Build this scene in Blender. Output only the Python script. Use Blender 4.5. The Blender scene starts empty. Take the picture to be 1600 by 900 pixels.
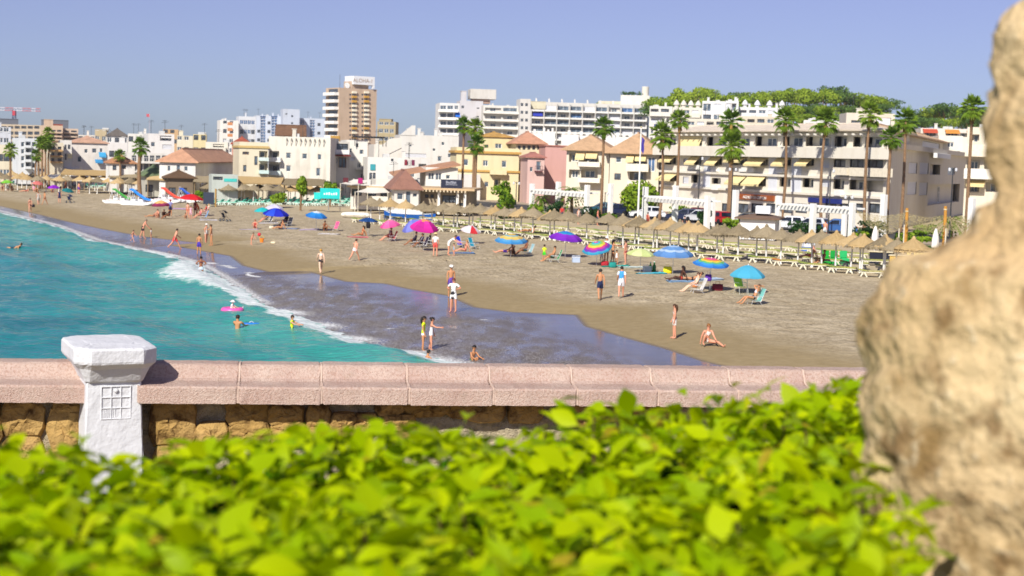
import bpy, bmesh, math, random
import numpy as np
from mathutils import Vector, Matrix, Euler
random.seed(7)
SC = bpy.context.scene
COL = SC.collection
R = math.radians

# ------------------------------------------------------------------ camera
FPX, CAM_Z = 2400.0, 8.0                      # focal length in pixels of the 1600 px wide photograph, eye height above the sea
PITCH, ROLL = math.atan(202 / 2400), R(1.7)
cam_d = bpy.data.cameras.new('camera')
cam_d.sensor_width = 36.0
cam_d.lens = 36.0 * FPX / 1600
cam_d.clip_start, cam_d.clip_end = 0.1, 20000
cam_d.dof.use_dof = True
cam_d.dof.focus_distance = 19.0
cam_d.dof.aperture_fstop = 3.8
cam = bpy.data.objects.new('camera', cam_d)
COL.objects.link(cam)
CAM_M = Matrix.Translation((0, 0, CAM_Z)) @ Matrix.Rotation(math.pi / 2 - PITCH, 4, 'X') @ Matrix.Rotation(ROLL, 4, 'Z')
cam.matrix_world = CAM_M
SC.camera = cam

# ------------------------------------------------------------------ sky and sun
SUN_EL = R(37)
SUN_DIR = Vector((-0.36 * math.cos(SUN_EL), -0.933 * math.cos(SUN_EL), math.sin(SUN_EL))).normalized()   # towards the sun
world = bpy.data.worlds.new('World')
SC.world = world
world.use_nodes = True
wn = world.node_tree
wn.nodes.clear()
sky = wn.nodes.new('ShaderNodeTexSky')
sky.sky_type = 'NISHITA'
sky.sun_disc = False
sky.sun_elevation = SUN_EL
sky.sun_rotation = math.atan2(SUN_DIR.x, SUN_DIR.y)
sky.altitude = 0
sky.air_density = 0.8
sky.dust_density = 0.45
sky.ozone_density = 10.0
hsv = wn.nodes.new('ShaderNodeHueSaturation')
hsv.inputs['Hue'].default_value = 0.53
hsv.inputs['Saturation'].default_value = 0.74
bg = wn.nodes.new('ShaderNodeBackground')
bg.inputs['Strength'].default_value = 0.076
wo = wn.nodes.new('ShaderNodeOutputWorld')
wn.links.new(sky.outputs[0], hsv.inputs['Color'])
wn.links.new(hsv.outputs[0], bg.inputs['Color'])
wn.links.new(bg.outputs[0], wo.inputs['Surface'])
sun_d = bpy.data.lights.new('sun', 'SUN')
sun_d.energy = 4.4
sun_d.angle = R(0.55)
sun_d.color = (1.0, 0.95, 0.86)
sun = bpy.data.objects.new('sun', sun_d)
COL.objects.link(sun)
sun.rotation_euler = (-SUN_DIR).to_track_quat('-Z', 'Y').to_euler()

SC.view_settings.view_transform = 'Standard'
SC.view_settings.look = 'None'
SC.view_settings.exposure = 0.34
SC.view_settings.gamma = 1.0
SC.view_settings.use_curve_mapping = False
SC.cycles.max_bounces = 6
SC.cycles.diffuse_bounces = 2
SC.cycles.glossy_bounces = 2
SC.cycles.transmission_bounces = 3
SC.cycles.transparent_max_bounces = 6
SC.cycles.use_denoising = True
SC.cycles.caustics_reflective = False
SC.cycles.caustics_refractive = False

# ------------------------------------------------------------------ measuring: photograph pixels to places in the world
CAM_R = CAM_M.to_3x3()
def ray(px, py):
    return CAM_R @ Vector(((px - 800) / FPX, -(py - 450) / FPX, -1))
def W(px, py, Y):
    d = ray(px, py)
    return Vector((0, 0, CAM_Z)) + d * (Y / d.y)
def GZ(px, py, z):
    d = ray(px, py)
    return Vector((0, 0, CAM_Z)) + d * ((z - CAM_Z) / d.z)
U_AX, V_AX = Vector((-.55, .835, 0)), Vector((.835, .55, 0))       # along the shore, inland
def UV(u, v, z=0.0):
    p = U_AX * u + V_AX * v
    return Vector((p.x / 0.9997, p.y / 0.9997, z))

# ------------------------------------------------------------------ mesh collecting
class MB:
    def __init__(s):
        s.v, s.f, s.m, s.cur = [], [], [], 0
    def face(s, pts, m=None):
        b = len(s.v); s.v += [tuple(p) for p in pts]
        s.f.append(tuple(range(b, b + len(pts)))); s.m.append(s.cur if m is None else m)
    def raw(s, vs, fs, m=None):
        b = len(s.v); s.v += [tuple(p) for p in vs]
        for f in fs:
            s.f.append(tuple(b + i for i in f)); s.m.append(s.cur if m is None else m)
        return s
    def box(s, x0, y0, z0, x1, y1, z1, M=None, m=None):
        vs = [Vector((x, y, z)) for z in (z0, z1) for y in (y0, y1) for x in (x0, x1)]
        if M is not None: vs = [M @ v for v in vs]
        return s.raw(vs, [(0, 2, 3, 1), (4, 5, 7, 6), (0, 1, 5, 4), (2, 6, 7, 3), (0, 4, 6, 2), (1, 3, 7, 5)], m)
    def bev(s, x0, y0, z0, x1, y1, z1, b=.02, M=None, m=None):         # box with chamfered upright and top edges
        if min(x1 - x0, y1 - y0, z1 - z0) < 2.2 * b: b = min(x1 - x0, y1 - y0, z1 - z0) / 2.3
        rings = []
        for z, i in ((z0, b), (z0 + b, 0), (z1 - b, 0), (z1, b)):
            a0, a1, c0, c1 = x0 + i, x1 - i, y0 + i, y1 - i
            rings.append([(a0 + b, c0, z), (a1 - b, c0, z), (a1, c0 + b, z), (a1, c1 - b, z), (a1 - b, c1, z), (a0 + b, c1, z), (a0, c1 - b, z), (a0, c0 + b, z)])
        return s.rings(rings, M=M, m=m)
    def rings(s, rings, M=None, m=None, caps=True, closed=True):
        n = len(rings[0]); vs = [Vector(p) for r in rings for p in r]
        if M is not None: vs = [M @ v for v in vs]
        fs = []
        for k in range(len(rings) - 1):
            for i in range(n if closed else n - 1):
                j = (i + 1) % n
                fs.append((k * n + i, k * n + j, (k + 1) * n + j, (k + 1) * n + i))
        if caps:
            fs.append(tuple(range(n - 1, -1, -1))); fs.append(tuple(range((len(rings) - 1) * n, len(rings) * n)))
        return s.raw(vs, fs, m)
    def tube(s, pts, rad, n=6, m=None, caps=True):
        pts = [Vector(p) for p in pts]
        if not hasattr(rad, '__len__'): rad = [rad] * len(pts)
        rr = []
        for i, p in enumerate(pts):
            t = (pts[min(i + 1, len(pts) - 1)] - pts[max(i - 1, 0)]).normalized()
            a = Vector((0, 0, 1)) if abs(t.z) < .9 else Vector((1, 0, 0))
            x = t.cross(a).normalized(); y = x.cross(t).normalized()
            rr.append([p + (x * math.cos(2 * math.pi * k / n) + y * math.sin(2 * math.pi * k / n)) * rad[i] for k in range(n)])
        return s.rings(rr, m=m, caps=caps)
    def lathe(s, prof, n=12, M=None, m=None, caps=True):
        return s.rings([[(r * math.cos(2 * math.pi * k / n), r * math.sin(2 * math.pi * k / n), z) for k in range(n)] for r, z in prof], M=M, m=m, caps=caps)
    def prism(s, poly, y0, y1, M=None, m=None):                         # polygon in x-z extruded along y
        n = len(poly)
        vs = [Vector((x, y0, z)) for x, z in poly] + [Vector((x, y1, z)) for x, z in poly]
        if M is not None: vs = [M @ v for v in vs]
        fs = [tuple(range(n)), tuple(range(2 * n - 1, n - 1, -1))] + [(i, i + n, (i + 1) % n + n, (i + 1) % n) for i in range(n)]
        return s.raw(vs, fs, m)
    def mesh(s, name, mats, smooth=False):
        me = bpy.data.meshes.new(name)
        me.from_pydata(s.v, [], s.f)
        for m in (mats if isinstance(mats, (list, tuple)) else [mats]): me.materials.append(m)
        if isinstance(mats, (list, tuple)) and len(mats) > 1: me.polygons.foreach_set('material_index', s.m)
        if smooth: me.polygons.foreach_set('use_smooth', [True] * len(s.f))
        me.update()
        return me
    def build(s, name, mats, parent=None, smooth=False, loc=None):
        return put(name, s.mesh(name, mats, smooth), parent, loc)

def put(name, me, parent=None, loc=None, rot=None, scale=None):
    o = bpy.data.objects.new(name, me)
    COL.objects.link(o)
    if parent is not None: o.parent = parent
    if loc is not None: o.location = loc
    if rot is not None: o.rotation_euler = rot
    if scale is not None: o.scale = scale if hasattr(scale, '__len__') else (scale,) * 3
    return o
LABELS = {}
def tag(o, label, cat, group=None, kind=None):
    LABELS.setdefault(label, []).append(o.name)
    o['label'] = label; o['category'] = cat
    if group: o['group'] = group
    if kind: o['kind'] = kind
    return o
def thing(name, label, cat, loc=(0, 0, 0), rz=0.0, group=None, scale=None):
    o = put(name, None, None, loc, (0, 0, rz), scale)
    o.empty_display_size = .2
    return tag(o, label, cat, group)
def struct(o, kind='structure'):
    o['kind'] = kind
    return o
def clone(o, parent=None):
    c = o.copy(); COL.objects.link(c); c.parent = parent
    for ch in o.children: clone(ch, c)
    return c
ORD = ['', 'first', 'second', 'third', 'fourth', 'fifth', 'sixth', 'seventh', 'eighth', 'ninth', 'tenth', 'eleventh', 'twelfth', 'thirteenth', 'fourteenth', 'fifteenth', 'sixteenth', 'seventeenth', 'eighteenth', 'nineteenth', 'twentieth']
ORD += ['twenty-' + w for w in ORD[1:10]] + ['thirtieth'] + ['thirty-' + w for w in ORD[1:10]] + ['fortieth']

# ------------------------------------------------------------------ materials
MATS = {}
def lin(h):
    if not isinstance(h, str): return tuple(h)[:3]
    h = h.lstrip('#')
    return tuple(((c / 12.92) if c <= .04045 else ((c + .055) / 1.055) ** 2.4) for c in (int(h[i:i + 2], 16) / 255 for i in (0, 2, 4)))
class NT:
    def __init__(s, name):
        s.mat = bpy.data.materials.new(name); s.mat.use_nodes = True
        s.t = s.mat.node_tree; s.b = s.t.nodes['Principled BSDF']
    def n(s, typ, **kw):
        nd = s.t.nodes.new('ShaderNode' + typ)
        for k, v in kw.items():
            if k in nd.inputs: nd.inputs[k].default_value = v
            else: setattr(nd, k, v)
        return nd
    def l(s, a, b): s.t.links.new(a, b)
    def coord(s, kind='Object'): return s.n('TexCoord').outputs[kind]
    def noise(s, scale, detail=3, vec=None, rough=.55):
        nd = s.n('TexNoise', Scale=scale, Detail=detail, Roughness=rough)
        s.l(vec if vec is not None else s.coord(), nd.inputs['Vector'])
        return nd.outputs['Fac']
    def ramp(s, fac, stops):
        nd = s.n('ValToRGB'); cr = nd.color_ramp
        while len(cr.elements) < len(stops): cr.elements.new(.5)
        for e, (p, c) in zip(cr.elements, stops):
            e.position = p; e.color = (*lin(c), 1) if not isinstance(c, (int, float)) else (c, c, c, 1)
        s.l(fac, nd.inputs['Fac'])
        return nd.outputs['Color']
    def mix(s, fac, a, b, mode='MIX'):
        nd = s.n('Mix', data_type='RGBA', blend_type=mode)
        for k, v in (('Factor', fac), ('A', a), ('B', b)):
            i = [x for x in nd.inputs if x.name == k and (x.type == 'RGBA' or k == 'Factor' and x.type == 'VALUE')][0]
            if hasattr(v, 'is_output'): s.l(v, i)
            else: i.default_value = v if k == 'Factor' else (*lin(v), 1)
        return [x for x in nd.outputs if x.type == 'RGBA'][0]
    def math(s, op, a, b=0.0, clamp=False):
        nd = s.n('Math', operation=op, use_clamp=clamp)
        for i, v in enumerate((a, b)):
            if hasattr(v, 'is_output'): s.l(v, nd.inputs[i])
            else: nd.inputs[i].default_value = v
        return nd.outputs[0]
    def bump(s, h, strength=.3, dist=.05):
        nd = s.n('Bump', Strength=strength, Distance=dist)
        s.l(h, nd.inputs['Height']); s.l(nd.outputs[0], s.b.inputs['Normal'])
    def col(s, c):
        if hasattr(c, 'is_output'): s.l(c, s.b.inputs['Base Color'])
        else: s.b.inputs['Base Color'].default_value = (*lin(c), 1)
    def set(s, **kw):
        for k, v in kw.items(): s.b.inputs[k.replace('_', ' ')].default_value = v
def P(color, rough=.7, var=.12, scale=3.0, bump=0.0, metal=0.0, spec=.4, key=None):
    """paint, plaster, fabric: one colour with uneven tone and optional relief"""
    k = (color if isinstance(color, str) else tuple(color), rough, var, scale, bump, metal, spec)
    if k in MATS: return MATS[k]
    t = NT('mat_%03d' % len(MATS)); c = lin(color)
    if var > 0:
        f = t.noise(scale, 4)
        t.col(t.ramp(f, [(.25, tuple(x * (1 - var * 1.6) for x in c)), (.5, c), (.75, tuple(min(1, x * (1 + var * .8)) for x in c))]))
    else: t.col(c)
    if bump: t.bump(t.noise(scale * 6, 3), bump, .03)
    t.set(Roughness=rough, Metallic=metal); t.b.inputs['Specular IOR Level'].default_value = spec
    MATS[k] = t.mat
    return t.mat
def plaster(color, stain=.18):
    """outside wall: weathered paint with vertical streaks"""
    k = ('pl', color, stain)
    if k in MATS: return MATS[k]
    t = NT('wall_%03d' % len(MATS)); c = tuple(x * .84 for x in lin(color))
    mp = t.n('Mapping'); mp.inputs['Scale'].default_value = (1.4, 1.4, .16); t.l(t.coord(), mp.inputs['Vector'])
    f1 = t.noise(1.0, 4, mp.outputs[0]); f2 = t.noise(.35, 3)
    f = t.math('ADD', t.math('MULTIPLY', f1, .55), t.math('MULTIPLY', f2, .45))
    t.col(t.ramp(f, [(.3, tuple(x * (1 - stain) * m for x, m in zip(c, (1, .97, .92)))), (.5, c), (.7, tuple(min(.92, x * 1.05) for x in c))]))
    t.bump(t.noise(9, 3), .08, .03)
    t.set(Roughness=.9); t.b.inputs['Specular IOR Level'].default_value = .2
    MATS[k] = t.mat
    return t.mat
def glass(color='#1c2430', rough=.12):
    k = ('gl', color, rough)
    if k in MATS: return MATS[k]
    t = NT('glass_%03d' % len(MATS)); c = lin(color)
    f = t.noise(.9, 1)
    t.col(t.ramp(f, [(.35, tuple(x * .6 for x in c)), (.65, tuple(x * 1.5 for x in c))]))
    t.set(Roughness=rough); t.b.inputs['Specular IOR Level'].default_value = .6
    MATS[k] = t.mat
    return t.mat
WHITE_PAINT = P('#f1efe9', .6, .05, 2.0)
# ================================================================== THE SETTING: beach, sea, promenade
NOISE_T = {}
def vnoise(x, y, seed=0):
    T = NOISE_T.get(seed)
    if T is None: T = NOISE_T[seed] = np.random.RandomState(seed).rand(256, 256)
    xi, yi = np.floor(x).astype(int), np.floor(y).astype(int); fx, fy = x - xi, y - yi
    fx, fy = fx * fx * (3 - 2 * fx), fy * fy * (3 - 2 * fy)
    a, b = T[xi % 256, yi % 256], T[(xi + 1) % 256, yi % 256]; c, d = T[xi % 256, (yi + 1) % 256], T[(xi + 1) % 256, (yi + 1) % 256]
    return (a * (1 - fx) + b * fx) * (1 - fy) + (c * (1 - fx) + d * fx) * fy - .5
def fbm(x, y, seed=0, oct=4):
    s, a = 0, 1.0
    for k in range(oct):
        s = s + a * vnoise(x * 2 ** k + 17 * k, y * 2 ** k + 31 * k, seed + k); a *= .5
    return s
def to_uv(p): return (U_AX.x * p.x + U_AX.y * p.y, V_AX.x * p.x + V_AX.y * p.y)
def line_uv(pts, z):
    q = sorted(to_uv(GZ(a, b, z)) for a, b in pts)
    return np.array([a for a, b in q]), np.array([b for a, b in q])
WET = line_uv([(0, 322), (60, 335), (100, 345), (160, 358), (225, 370), (265, 383), (330, 382), (360, 400), (380, 415), (420, 425), (480, 424), (540, 440), (600, 443), (640, 452), (700, 462), (740, 480), (800, 488), (900, 492), (915, 510), (985, 530), (1040, 545), (1100, 565), (1130, 572)], .3)
FOAM = line_uv([(0, 331), (90, 354), (150, 376), (210, 389), (270, 401), (310, 413), (350, 436), (400, 470), (450, 488), (500, 508), (560, 533), (600, 548), (655, 553), (690, 563)], 0)
LINES = [line_uv(l, .15) for l in ([(400, 470), (450, 462), (520, 456), (590, 452), (640, 450)], [(560, 520), (640, 508), (740, 500), (830, 497), (900, 490)], [(0, 347), (40, 344), (95, 341)], [(330, 410), (380, 425), (420, 436)])]
def wet_v(u):
    return np.interp(u, WET[0], WET[1], left=None)  + np.where(u < WET[0][0], (u - WET[0][0]) * .05, 0)
def foam_v(u):
    return np.minimum(np.interp(u, FOAM[0], FOAM[1]), wet_v(u) - 1.2)
def terr(u, v):
    u, v = np.asarray(u, float), np.asarray(v, float)
    vw, vf = wet_v(u), foam_v(u); D = v - vw
    sw = np.clip((vw - v) / (vw - vf), 0, 1)
    land = .3 + .95 * (1 - np.exp(-np.maximum(D, 0) / 14)) + np.minimum(np.maximum(D, 0), 62) * .004
    sea = .3 - .27 * sw - np.minimum(.11 * np.maximum(vf - v, 0), 6)
    z = np.where(D >= 0, land, sea)
    k = np.clip((D - 2) / 6, 0, 1) * np.clip((58 - D) / 12, 0, 1)
    z = z + k * (.085 * fbm(u * .9, v * .9, 3, 3) + .16 * vnoise(u * .14, v * .22, 9))
    return np.where(v > 97, np.minimum(z, 1.46), z)
def gz(x, y):
    return float(terr(U_AX.x * x + U_AX.y * y, V_AX.x * x + V_AX.y * y))
def G(px, py):
    z = 1.0
    for _ in range(6):
        p = GZ(px, py, z); z = gz(p.x, p.y)
    return Vector((p.x, p.y, z))

def grid_mesh(name, us, vs, zf, attrs, mat):
    Um, Vm = np.meshgrid(us, vs, indexing='ij'); Z = zf(Um, Vm)
    X = U_AX.x * Um + V_AX.x * Vm; Y = U_AX.y * Um + V_AX.y * Vm
    n, m = Um.shape
    co = np.stack([X, Y, Z], -1).reshape(-1, 3)
    idx = np.arange(n * m).reshape(n, m)
    q = np.stack([idx[:-1, :-1], idx[:-1, 1:], idx[1:, 1:], idx[1:, :-1]], -1).reshape(-1, 4)[:, ::-1]
    me = bpy.data.meshes.new(name)
    me.vertices.add(n * m); me.vertices.foreach_set('co', co.ravel())
    me.loops.add(q.size); me.loops.foreach_set('vertex_index', q.ravel())
    me.polygons.add(len(q)); me.polygons.foreach_set('loop_start', np.arange(0, q.size, 4)); me.polygons.foreach_set('loop_total', np.full(len(q), 4))
    me.polygons.foreach_set('use_smooth', np.ones(len(q), bool))
    for k, f in attrs.items():
        a = me.attributes.new(k, 'FLOAT', 'POINT'); a.data.foreach_set('value', f(Um, Vm).astype(np.float32).ravel())
    me.materials.append(mat); me.update(); me.validate()
    return me
def geo(a, b, n, p=2.0): return list(a + (b - a) * np.linspace(0, 1, n + 1)[1:] ** p)

def swash_foam(u, v):
    out = np.zeros_like(u)
    for lu, lv in LINES:
        c = np.interp(u, lu, lv) + .5 * vnoise(u * .6, v * .3, 44); d = v - c
        w = np.where(d > 0, .12, .34)
        inside = np.clip((u - lu[0] + 2) / 2, 0, 1) * np.clip((lu[-1] + 2 - u) / 2, 0, 1)
        out = np.maximum(out, np.exp(-(d / w) ** 2) * inside * np.clip(.7 + 1.6 * vnoise(u * .5, v * .5, 5), 0, 1))
    vf = foam_v(u)
    edge = np.exp(-np.abs(v - vf - .3) / .7) * .8                     # lacy foam pushed ahead of the breaker
    near = np.exp(-np.maximum(v - vf, 0) / 6.0) * .48
    back = np.exp(-((v - wet_v(u) + .25) / .22) ** 2) * .3
    return np.maximum(np.maximum(out, edge), np.maximum(near, back))
t = NT('beach_sand')
aD = t.n('Attribute', attribute_name='inland').outputs['Fac']; aF = t.n('Attribute', attribute_name='foam').outputs['Fac']
n1 = t.noise(.9, 5); n2 = t.noise(.16, 3); n3 = t.noise(5.0, 5); n4 = t.noise(2.2, 4)
Dn = t.math('ADD', aD, t.math('MULTIPLY', t.math('SUBTRACT', n2, .5), 3.0))
dry = t.mix(t.ramp(n1, [(.35, 0.0), (.68, 1.0)]), '#ab9b7e', '#c6b79a')
dry = t.mix(t.math('MULTIPLY', t.ramp(n3, [(.36, 1.0), (.52, 0.0)]), .42), dry, '#5e4e33')
damp = t.mix(t.ramp(n4, [(.3, 0.0), (.75, 1.0)]), '#93825f', '#a3916e')
base = t.mix(t.ramp(t.math('DIVIDE', Dn, 30.0), [(.12, 0.0), (.24, 1.0)]), damp, dry)
flat = t.ramp(t.math('DIVIDE', Dn, 60.0), [(.38, 0.0), (.55, 1.0)])      # raked pale sand round the sunbeds
base = t.mix(t.math('MULTIPLY', flat, .6), base, '#c4b494')
wetm = t.ramp(t.math('ADD', t.math('MULTIPLY', aD, .8), .5), [(.35, 1.0), (.75, 0.0)])
base = t.mix(wetm, base, t.mix(t.ramp(n1, [(.3, 0.0), (.7, 1.0)]), '#5c5249', '#6f6459'))
mp = t.n('Mapping'); mp.inputs['Rotation'].default_value = (0, 0, R(30)); mp.inputs['Scale'].default_value = (5.0, 1.7, 1); t.l(t.coord(), mp.inputs['Vector'])
lace = t.noise(1.5, 6, mp.outputs[0], .72)
fleck = t.noise(4.5, 5, mp.outputs[0], .75)
fm = t.math('GREATER_THAN', t.math('ADD', t.math('MULTIPLY', aF, .62), t.math('MULTIPLY', lace, .62)), .70)
fm2 = t.ramp(t.math('ADD', t.math('MULTIPLY', aF, .62), t.math('MULTIPLY', lace, .62)), [(.60, 0.0), (.80, 1.0)])
base = t.mix(t.math('MULTIPLY', t.math('MULTIPLY', t.ramp(fleck, [(.50, 0.0), (.60, 1.0)]), t.ramp(t.math('MULTIPLY', aD, -.08), [(.1, 0.0), (.5, 1.0)])), .5), base, '#dcdad6')
base = t.mix(fm2, base, '#dfe1e1')
t.col(base)
vo = t.n('TexVoronoi', Scale=1.9); t.l(t.coord(), vo.inputs['Vector'])
dent = t.math('MULTIPLY', t.ramp(vo.outputs['Distance'], [(.10, 0.0), (.32, 1.0)]), t.ramp(t.noise(.3, 3), [(.35, 0.0), (.6, .9)]))
hump = t.math('ADD', t.math('ADD', t.math('MULTIPLY', n3, .5), t.math('MULTIPLY', n1, 1.0)), t.math('MULTIPLY', dent, .45))
bs = t.n('Bump', Distance=.22); t.l(hump, bs.inputs['Height'])
t.l(t.math('MULTIPLY', t.ramp(t.math('DIVIDE', Dn, 30.0), [(.1, 0.03), (.26, 1.0)]), t.math('SUBTRACT', 1.0, t.math('MULTIPLY', flat, .75))), bs.inputs['Strength'])
t.l(bs.outputs[0], t.b.inputs['Normal'])
rgh = t.n('Math', operation='ADD'); t.l(t.math('MULTIPLY', t.ramp(t.math('MULTIPLY', aD, -.1), [(.12, 0.0), (.55, 1.0)]), t.math('MULTIPLY', t.ramp(t.noise(.22, 3, mp.outputs[0]), [(.35, .05), (.62, .5)]), t.math('ADD', .45, lace))), rgh.inputs[1])
t.l(t.ramp(t.math('ADD', wetm, t.math('MULTIPLY', fm2, -1.0)), [(.1, .95), (.9, .12)]), rgh.inputs[0])
t.l(rgh.outputs[0], t.b.inputs['Roughness'])
t.l(t.ramp(wetm, [(.2, .1), (.9, .42)]), t.b.inputs['Specular IOR Level'])
us = sorted(set(np.round(np.concatenate([-np.array(geo(-38, 3000, 22)), np.arange(38, 125, .33), np.arange(125, 330, .8), np.array(geo(330, 5000, 36))]), 3)))
vs = sorted(set(np.round(np.concatenate([np.arange(4, 34, 1.0), np.arange(34, 76, .33), np.arange(76, 112, 1.0), np.array(geo(112, 4000, 30))]), 3)))
beach = struct(put('beach_ground', grid_mesh('beach_ground', us, vs, terr, {'inland': lambda u, v: v - wet_v(u), 'foam': lambda u, v: np.where(v > wet_v(u) + .3, 0, swash_foam(u, v))}, t.mat)))

# ---- the sea: swell, a low breaker along the shore, foam
def brk(u): return .55 + .75 * np.exp(-((u - 92) / 9) ** 2) + .35 * np.exp(-((u - 56) / 5) ** 2) - .25 * np.exp(-((u - 150) / 25) ** 2)
def sea_z(u, v):
    DF = foam_v(u) + .7 * vnoise(u * .35, v * .1, 21) - v
    a = np.clip(DF / 3, 0, 1)
    ch = .15 * fbm(u * .28, v * .75, 5, 4) + .035 * np.sin(v * 1.15 + 2.5 * vnoise(u * .09, v * .1, 8)) + .085 * fbm(u * .8, v * 1.5, 15, 3)
    ridge = .34 * brk(u) * np.exp(-((DF - 1.7) / np.where(DF < 1.7, .8, 2.3)) ** 2) + .10 * np.exp(-((DF - 11 - 2 * vnoise(u * .06, v * .0, 2)) / 2.0) ** 2)
    crumble = .20 * np.clip(1 - np.abs(DF - .8) / 1.6, 0, 1) * fbm(u * 1.6, v * 1.6, 33, 3)
    z = .03 + ch * a + ridge + crumble
    return np.where(DF < 0, z + DF * .25, z)
def sea_foam(u, v):
    DF = foam_v(u) + .7 * vnoise(u * .35, v * .1, 21) - v
    A = brk(u) + 1.3 * np.exp(-((u - 91) / 9) ** 2) + .35 * np.exp(-((u - 66) / 8) ** 2)
    f = np.clip(1.15 - np.abs(DF - .7 * A) / (1.15 * A + .1), 0, 1) * np.clip(.45 + A, 0, 1)
    f = np.maximum(f, .42 * np.exp(-np.maximum(DF, 0) / (2.4 * A)))
    s = .40 * np.clip(1 - np.abs(DF - 9 - 3 * vnoise(u * .08, v * .02, 4)) / 1.2, 0, 1) * np.clip(4 * vnoise(u * .05, v * .05, 6), 0, 1)
    return np.clip(np.maximum(f, s), 0, 1)
t = NT('sea_water')
aF = t.n('Attribute', attribute_name='foam').outputs['Fac']; aO = t.n('Attribute', attribute_name='offshore').outputs['Fac']
mp = t.n('Mapping'); mp.inputs['Rotation'].default_value = (0, 0, R(-24)); mp.inputs['Scale'].default_value = (.6, 1.6, 1); t.l(t.coord(), mp.inputs['Vector'])
w1 = t.noise(1.3, 4, mp.outputs[0]); w2 = t.noise(.12, 3)
deep = t.mix(t.ramp(w2, [(.35, 0.0), (.65, 1.0)]), '#007074', '#0c9090')
shal = t.mix(t.ramp(w2, [(.35, 0.0), (.65, 1.0)]), '#2a9c8c', '#4fac98')
wc = t.mix(t.ramp(t.math('DIVIDE', aO, 30.0), [(.02, 1.0), (.42, 0.0)]), deep, shal)
lace = t.noise(1.6, 6, None, .7)
fm = t.ramp(t.math('ADD', t.math('MULTIPLY', aF, .8), t.math('MULTIPLY', t.math('SUBTRACT', lace, .5), 1.1)), [(.30, 0.0), (.55, 1.0)])
t.col(t.mix(fm, wc, t.mix(t.ramp(t.noise(3.2, 5, None, .7), [(.35, 0.0), (.6, 1.0)]), '#bcd0cc', '#e8ebea')))
t.l(t.ramp(fm, [(.0, .10), (.6, .9)]), t.b.inputs['Roughness'])
t.b.inputs['IOR'].default_value = 1.33
t.b.inputs['Specular IOR Level'].default_value = .24
t.bump(t.math('ADD', t.math('MULTIPLY', w1, 1.0), t.math('MULTIPLY', lace, .25)), 1.0, .22)
us = sorted(set(np.round(np.concatenate([-np.array(geo(-30, 2500, 14)), np.arange(30, 130, .4), np.arange(130, 210, .7), np.array(geo(210, 4000, 26))]), 3)))
vs = sorted(set(np.round(np.concatenate([-np.array(geo(-6, 3000, 24)), np.arange(6, 55, .36)]), 3)))
sea = struct(put('sea', grid_mesh('sea', us, vs, sea_z, {'foam': sea_foam, 'offshore': lambda u, v: foam_v(u) - v}, t.mat)))

# ---- promenade paving, lawn strip, road
def strip(name, u0, u1, v0, v1, z, mat, h=.14):
    b = MB(); c = [UV(u0, v0), UV(u1, v0), UV(u1, v1), UV(u0, v1)]
    b.raw([(p.x, p.y, z - h) for p in c] + [(p.x, p.y, z) for p in c], [(3, 2, 1, 0), (4, 5, 6, 7), (0, 1, 5, 4), (1, 2, 6, 5), (2, 3, 7, 6), (3, 0, 4, 7)])
    return struct(b.build(name, mat))
strip('promenade_pavement', 55, 420, 96.5, 108, 1.62, P('#b5a48a', .9, .15, .6, .1))
strip('lawn', 60, 165, 97.3, 101.6, 1.68, P('#4f6b1c', .95, .35, 1.2, .4))
strip('promenade_road', 40, 420, 108.2, 121, 1.56, P('#4b4a49', .9, .15, .5, .1))
strip('far_pavement', 40, 420, 121.2, 126, 1.66, P('#a99a84', .9, .15, .6, .1))
# ================================================================== FOREGROUND: parapet wall, pillar, hedge, rocks
WALL_A = R(8.3)
WE = Vector((math.cos(WALL_A), math.sin(WALL_A), 0)); WN = Vector((math.sin(WALL_A), -math.cos(WALL_A), 0))
WO = W(178, 602, 10.85); WO.z = 0
WALL_M = Matrix.Translation(WO) @ Matrix.Rotation(WALL_A, 4, 'Z')       # local x along the wall, y away from the camera
def wall_s(px, py, back=0.0):
    d = ray(px, py); o = Vector((0, 0, CAM_Z)); q = WO - WN * back
    tt = (q - o).dot(WN) / d.dot(WN); p = o + d * tt
    return (p - q).dot(WE), p.z
Z_LEDGE = wall_s(60, 602)[1]
t = NT('pink_coping_stone')
f = t.noise(60, 4); g = t.noise(3, 4); sp = t.n('TexVoronoi', Scale=130.0); t.l(t.coord(), sp.inputs['Vector'])
c = t.mix(t.ramp(g, [(.3, 0.0), (.7, 1.0)]), '#bba094', '#cfbaac')
c = t.mix(t.math('MULTIPLY', t.ramp(f, [(.35, 1.0), (.55, 0.0)]), .55), c, '#a37c6a')
c = t.mix(t.math('MULTIPLY', t.ramp(t.noise(9, 3), [(.55, 0.0), (.75, 1.0)]), .35), c, '#a99a88')
t.col(c); t.bump(t.math('ADD', t.math('MULTIPLY', f, .8), t.math('MULTIPLY', sp.outputs['Distance'], .7)), .55, .02); t.set(Roughness=.93)
t.b.inputs['Specular IOR Level'].default_value = .15
PINK = t.mat
t = NT('ochre_rubble')
f = t.noise(7, 6, None, .65); g = t.noise(2.2, 3)
c = t.mix(t.ramp(g, [(.3, 0.0), (.7, 1.0)]), '#96763a', '#c09e62')
c = t.mix(t.ramp(f, [(.35, 1.0), (.5, 0.0)]), c, '#5e431c')
t.col(c); t.bump(t.math('ADD', f, t.math('MULTIPLY', t.noise(30, 4), .4)), .8, .06); t.set(Roughness=.95)
OCHRE = t.mat
MORTAR = P('#b3a68a', .95, .35, 14, .9)
wall = thing('stone_wall', 'low ochre rubble stone wall topped with pink coping slabs', 'wall', WALL_M.translation, WALL_A)
S0, S1 = -1.6, 7.2
b = MB(); b.box(S0, .28, 4.6, S1, .56, Z_LEDGE - .125)
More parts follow.
